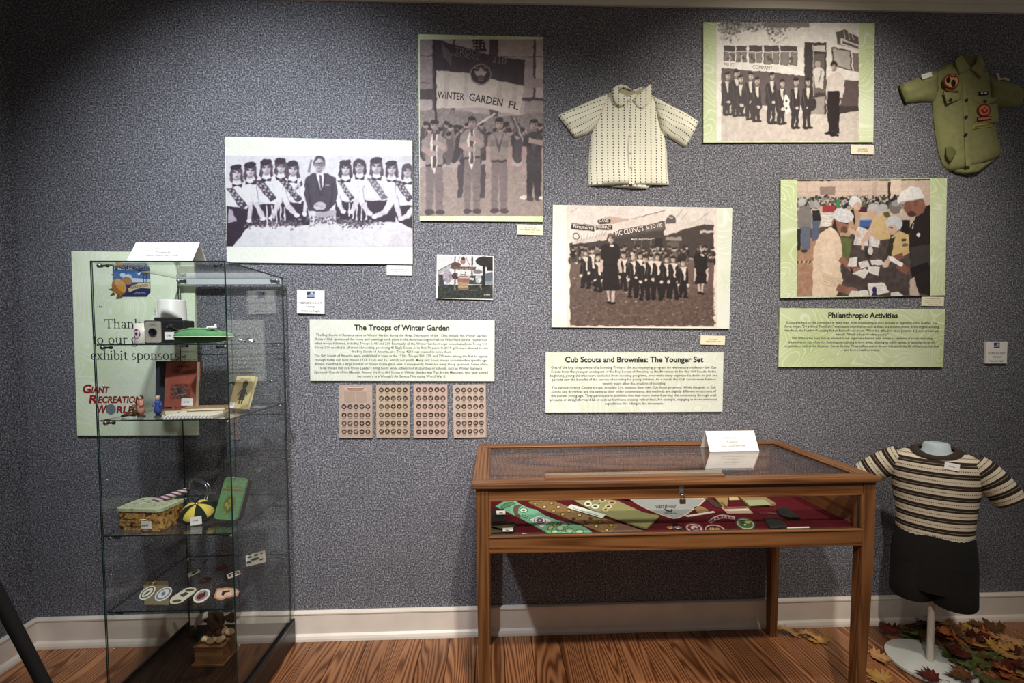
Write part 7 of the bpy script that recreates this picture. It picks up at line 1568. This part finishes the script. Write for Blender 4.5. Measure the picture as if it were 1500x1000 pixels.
def stripes(nt, u, v):
    f = math_n(nt, 'FRACT', math_n(nt, 'DIVIDE', v, 0.050)); 
    r = ramp(nt, [(0.0, tuple(lin((52, 42, 34)))), (0.17, tuple(lin((132, 122, 108)))), (0.22, tuple(lin((52, 42, 34)))), (0.46, tuple(lin((208, 196, 174)))), (0.68, tuple(lin((206, 194, 172)))), (0.97, tuple(lin((208, 196, 174))))], 'CONSTANT'); nt.links.new(f, r.inputs[0])
    dots = math_n(nt, 'GREATER_THAN', math_n(nt, 'FRACT', math_n(nt, 'DIVIDE', u, 0.0075)), 0.45)
    band = math_n(nt, 'LESS_THAN', math_n(nt, 'ABSOLUTE', math_n(nt, 'SUBTRACT', f, 0.72)), 0.045)
    mx = N(nt, 'ShaderNodeMix', data_type='RGBA'); nt.links.new(math_n(nt, 'MULTIPLY', dots, band), mx.inputs[0]); nt.links.new(r.outputs[0], mx.inputs[6]); mx.inputs[7].default_value = (*lin((92, 80, 66)), 1); return mx.outputs[2]
M['striped'] = m_puv('brown_cream_striped_knit', stripes)
ts = thing('striped_tshirt', 'brown and cream striped t-shirt worn by the child mannequin', 'shirt', (mp.x, mp.y, 0), (0, 0, ang))
n = 40; prof = [(0.612, .138, .098), (0.64, .140, .098), (0.70, .140, .096), (0.78, .150, .098), (0.86, .160, .100), (0.92, .165, .097), (0.96, .160, .086), (0.985, .140, .076), (1.002, .105, .066), (1.012, .080, .060)]
rings = [[(q[0], q[1], q[2] - (.030 * max(0, -q[1] / b) if i_ >= 8 else .012 * max(0, -q[1] / b) if i_ == 7 else 0)) for q in ering(z, a, b, n, f=.012)] for i_, (z, a, b) in enumerate(prof)]
# shoulders slope: lift the middle
uv = [(math.atan2(p[1], p[0]) * 0.13, p[2]) for r_ in rings for p in r_]
MB().loft(rings, 0, False, True, uv).build('body', M['striped'], ts, 'all')
for s in (-1, 1):
    rs_ = []; u2 = []; pts = [(s * .120, 0.955), (s * .160, 0.930), (s * .200, 0.900), (s * .238, 0.870), (s * .265, 0.850)]; rad = [0.058, .060, .060, .058, .054]
    if s > 0: pts = [(s * .120, 0.955), (s * .160, 0.925), (s * .195, 0.885), (s * .225, 0.845), (s * .246, 0.816)]
    al = 0
    for i, ((xx, zz), rd) in enumerate(zip(pts, rad)):
        if i: al += math.hypot(xx - pts[i-1][0], zz - pts[i-1][1])
        a = pts[min(i+1, 4)]; b_ = pts[max(i-1, 0)]; tx, tz = a[0] - b_[0], a[1] - b_[1]; L_ = math.hypot(tx, tz); nx, nz = -tz / L_, tx / L_
        rs_.append([(xx + nx * rd * math.cos(q), rd * .82 * math.sin(q), zz + nz * rd * math.cos(q)) for q in [2*math.pi*j/20 for j in range(20)]]); u2 += [(j * 0.018, al + 0.02) for j in range(20)]
    MB().loft(rs_, 0, False, True, u2).build('sleeve', M['striped'], ts, 'all')
BRN = srgb('brown_rib', (52, 42, 34), .9)
nk = MB(); NR = 32
nk.loft([[(a_ * math.cos(2*math.pi*j/NR), b2 * math.sin(2*math.pi*j/NR) - .003, z_ - .031 * max(0, -math.sin(2*math.pi*j/NR))) for j in range(NR)] for a_, b2, z_ in ((.094, .072, 1.006), (.090, .071, 1.014), (.074, .064, 1.022), (.064, .056, 1.022), (.062, .054, 1.012))], 0, False)
nk.build('neck_rib', BRN, ts, 'all')
small_tag(ts, 0.052, -0.086, 0.955, 0.05, 0.030, (math.pi / 2 - .25, 0.12, 0.12), 'Brownie')
sr = thing('shorts', 'black shorts worn by the child mannequin', 'shorts', (mp.x, mp.y, 0), (0, 0, ang)); BS = srgb('black_corduroy', (20, 18, 16), .95, vary=.2)
MB().loft([ering(z, a, b, 36) for z, a, b in ((0.665, .128, .090), (0.62, .142, .100), (0.56, .150, .105), (0.50, .154, .108), (0.41, .156, .108), (0.375, .154, .106))], 0, False).build('seat', BS, sr, 'all')
for s in (-1, 1): MB().loft([ering(z, a, b, 28, s * .074) for z, a, b in ((0.49, .076, .104), (0.44, .080, .104), (0.38, .083, .104), (0.325, .084, .102), (0.315, .080, .096))], 0, False).build('leg', BS, sr, 'all')

# ------------------------------------------------------------------ fallen leaves
half = [(0, 0), (0.10, 0.02), (0.34, -0.06), (0.30, 0.08), (0.56, 0.14), (0.46, 0.24), (0.72, 0.38), (0.50, 0.40), (0.62, 0.60), (0.40, 0.52), (0.26, 0.46), (0.34, 0.72), (0.20, 0.68), (0.16, 0.84), (0, 1.02)]
def leaf_mesh(seed, curl):
    rs = random.Random(seed); outl = half + [(-x * rs.uniform(.92, 1.08), y) for x, y in half[-2:0:-1]]
    mb = MB(); cx, cy = 0, 0.36; ring = []; mid = []
    f = lambda x, y: (x, y, curl * ((x * x) * 1.1 + (y - .36) ** 2 * .9) + 0.03 * math.sin(9 * x + seed) + 0.03 * math.sin(7 * y + seed * 2) + .02)
    vs = [f(cx, cy)] + [f(cx + (x - cx) * .5, cy + (y - cy) * .5) for x, y in outl] + [f(x, y) for x, y in outl]; n = len(outl)
    fs = [(0, 1 + i, 1 + (i + 1) % n) for i in range(n)] + [(1 + i, 1 + n + i, 1 + n + (i + 1) % n, 1 + (i + 1) % n) for i in range(n)]
    mb.add(vs, fs); return mb
def leaf_mat(name, c1, c2):
    m = mat(name, rough=.7, spec=.2); nt = m.node_tree; bs = nt.nodes['Principled BSDF']; tc = N(nt, 'ShaderNodeTexCoord'); nz = N(nt, 'ShaderNodeTexNoise', Scale=3.0, Detail=5.0, Roughness=.65); nt.links.new(tc.outputs['Object'], nz.inputs['Vector']); r = ramp(nt, [(.36, tuple(lin(c1))), (.64, tuple(lin(c2)))]); nt.links.new(nz.outputs['Fac'], r.inputs[0]); nt.links.new(r.outputs[0], bs.inputs['Base Color']); return m
LM = {'tan': leaf_mat('tan_leaf', (176, 124, 76), (206, 164, 112)), 'orange': leaf_mat('orange_leaf', (150, 72, 40), (186, 112, 62)), 'gold': leaf_mat('gold_leaf', (160, 118, 56), (190, 150, 84)), 'red': leaf_mat('red_leaf', (66, 24, 22), (104, 44, 34)), 'green': leaf_mat('green_leaf', (40, 52, 28), (104, 110, 58)), 'brown': leaf_mat('brown_leaf', (72, 44, 26), (120, 78, 44))}
protos = {}
def leaf(px, py, kind, size, label, group=None, z=0.001, tilt=(0, 0), rz=None, curl=.35, seed=1):
    key = (kind, seed % 3, curl); p = on_z(px, py, 0)
    if key not in protos:
        o = leaf_mesh(seed % 3 + 3, curl).build('maple_leaf', LM[kind]); s_ = MB().tube([(0, 0.02, 0.03), (0.02, -0.22, 0.05), (0.06, -0.42, 0.03)], [.016, .012, .016], 5).build('stem', LM['brown' if kind in ('red', 'green', 'brown') else 'tan'], o, 'all'); protos[key] = o
    else: o = copy_tree(protos[key])
    o.location = (p.x, p.y, z); o.scale = (size, size, size); o.rotation_euler = (tilt[0], tilt[1], rz if rz is not None else (seed * 2.4) % 6.28)
    tag(o, label, 'leaf', group)
def oak_leaf(px, py, rz, label):
    outl = [(0, 0), (.06, .1), (.16, .16), (.10, .26), (.22, .36), (.12, .46), (.24, .58), (.13, .68), (.18, .82), (.07, .86), (0, 1)]; outl += [(-x, y) for x, y in outl[-2:0:-1]]
    mb = MB(); n = len(outl); g = lambda x, y: (x, y, .05 + .12 * math.sin(y * 6) + .25 * abs(x)); vs = [g(0, .5)] + [g(x, y) for x, y in outl]; 
    vs = [g(0, y) for _, y in outl[:11]] + [g(x, y) for x, y in outl[:11]] + [g(-x, y) for x, y in outl[:11]]
    fs = [(i, 11 + i, 12 + i, i + 1) for i in range(10)] + [(i, i + 1, 23 + i, 22 + i) for i in range(10)]
    mb.add(vs, fs); p = on_z(px, py, 0); o = mb.build('oak_leaf', LM['tan'], None, loc=(p.x, p.y, .009), rot=(0, 0, rz)); o.scale = (.13, .13, .13); tag(o, label, 'leaf'); MB().tube([(0, 0, .05), (0.02, -.15, .03)], .012, 5).build('stem', LM['tan'], o, 'all')
oak_leaf(1136, 926, -1.95, 'curled tan oak leaf touching the table back leg'); oak_leaf(1168, 933, -1.85, 'curled tan oak leaf next to another oak leaf')
leaf(1203, 944, 'gold', .105, 'golden maple leaf lying beside the table leg', rz=-0.1, seed=3)
leaf(1276, 962, 'tan', .095, 'tan maple leaf lying alone beside the mannequin base', rz=-1.9, seed=4)
leaf(1302, 1002, 'gold', .10, 'golden maple leaf at the foot of the disc base', rz=.4, seed=5)
PILE = 'autumn leaves piled around the mannequin'
KN = {'red': 'dark red', 'green': 'green', 'orange': 'orange', 'tan': 'pale tan', 'gold': 'golden', 'brown': 'brown'}
def leaf_place(px, py):
    if px < 1335: return 'by the skirting beside the oak table'
    if py < 910: return 'against the skirting behind the white pole'
    if px < 1362: return 'behind the disc base'
    if px < 1389: return 'close behind the white pole'
    if py < 942 and px < 1425: return 'under the shorts, away from the pole'
    if px < 1425: return 'lying along the rim of the disc base'
    if py < 950: return 'on the bare boards near the skirting'
    if px < 1455: return 'in the middle of the scattered pile'
    if py < 970: return 'in the outer part of the pile toward the skirting'
    return 'at the outer end of the pile'
pile = [(1318, 912, 'brown', .10), (1330, 905, 'red', .10), (1345, 915, 'red', .09), (1325, 928, 'green', .10), (1340, 932, 'green', .09), (1352, 905, 'red', .09), (1385, 905, 'brown', .09), (1376, 915, 'orange', .09), (1392, 922, 'tan', .10), (1398, 936, 'tan', .11), (1384, 940, 'orange', .10), (1405, 948, 'orange', .10), (1412, 925, 'gold', .10), (1372, 930, 'brown', .09), (1395, 955, 'red', .09), (1420, 960, 'brown', .10), (1430, 945, 'brown', .10), (1440, 972, 'green', .11), (1430, 985, 'green', .10), (1415, 975, 'red', .09), (1448, 955, 'gold', .10), (1455, 945, 'tan', .10), (1462, 962, 'gold', .11), (1440, 935, 'orange', .09), (1475, 985, 'tan', .10), (1488, 975, 'brown', .10), (1470, 1000, 'brown', .10), (1450, 1000, 'green', .10), (1492, 998, 'orange', .10), (1425, 1004, 'brown', .10), (1482, 955, 'brown', .09), (1465, 930, 'brown', .09), (1360, 922, 'brown', .09), (1408, 915, 'brown', .09), (1422, 938, 'red', .09), (1452, 982, 'brown', .10), (1436, 958, 'green', .10), (1468, 974, 'red', .09), (1484, 940, 'tan', .09), (1400, 964, 'green', .09), (1446, 924, 'brown', .09), (1496, 962, 'red', .09), (1312, 934, 'red', .09)]
for i, (px, py, kd, sz) in enumerate(pile):
    leaf(px, py, kd, sz, KN[kd] + ' maple leaf ' + leaf_place(px, py), PILE, z=.004 + .007 * (i % 3) + (.016 if (on_z(px, py, 0) - mp).length < .235 else 0), tilt=(.18 * math.sin(i * 2.1), .18 * math.cos(i * 1.7)), seed=i * 5 + 2, curl=.5 if i % 2 else .35)
q = on_z(1376, 996, 0.02); 
leaf(1376, 1003, 'red', .085, 'dark red maple leaf standing at the rim of the disc base', rz=1.0, z=.024, seed=7)

# ------------------------------------------------------------------ tripod standing by the left wall
tr = thing('tripod', 'black metal tripod standing near the left wall', 'tripod', (-1.78, -0.95, 0)); tl0 = Vector((-1.78, -0.95, 0))
apex = on_y(-150, 590, -0.95) ; foot = on_z(150, 1165, 0.008)
apx = Vector((apex.x, apex.y, apex.z)) - tl0
legs = [foot - tl0, Vector((-2.24, -0.60, 0.008)) - tl0, Vector((-2.20, -1.45, 0.008)) - tl0]
for lp in legs:
    lg_ = MB().tube([apx, apx.lerp(lp, .5), lp], [0.019, 0.019, 0.016], 12).build('leg', M['black_matte'], tr, True)
    MB().ball((lp.x, lp.y, 0.0205), (0.021, 0.021, 0.020), 12).build('rubber_foot', M['black_matte'], lg_, 'all')
    lk_ = apx.lerp(lp, .3); MB().ball((lk_.x, lk_.y, lk_.z), (.024, .024, .024), 12).build('leg_lock', M['black_matte'], lg_, 'all')
MB().lathe([(0.035, -0.03), (0.042, -0.01), (0.042, 0.02), (0.03, 0.03)], 20, 0, Matrix.Translation(apx)).build('collar', M['black_matte'], tr, True)
MB().tube([apx, apx + Vector((0, 0, .22))], .014, 14).build('centre_column', M['black_matte'], tr, True); MB().lathe([(.02, .22), (.03, .235), (.045, .26), (.05, .275)], 18, 0, Matrix.Translation(apx)).build('head_plate', M['black_matte'], tr, True)
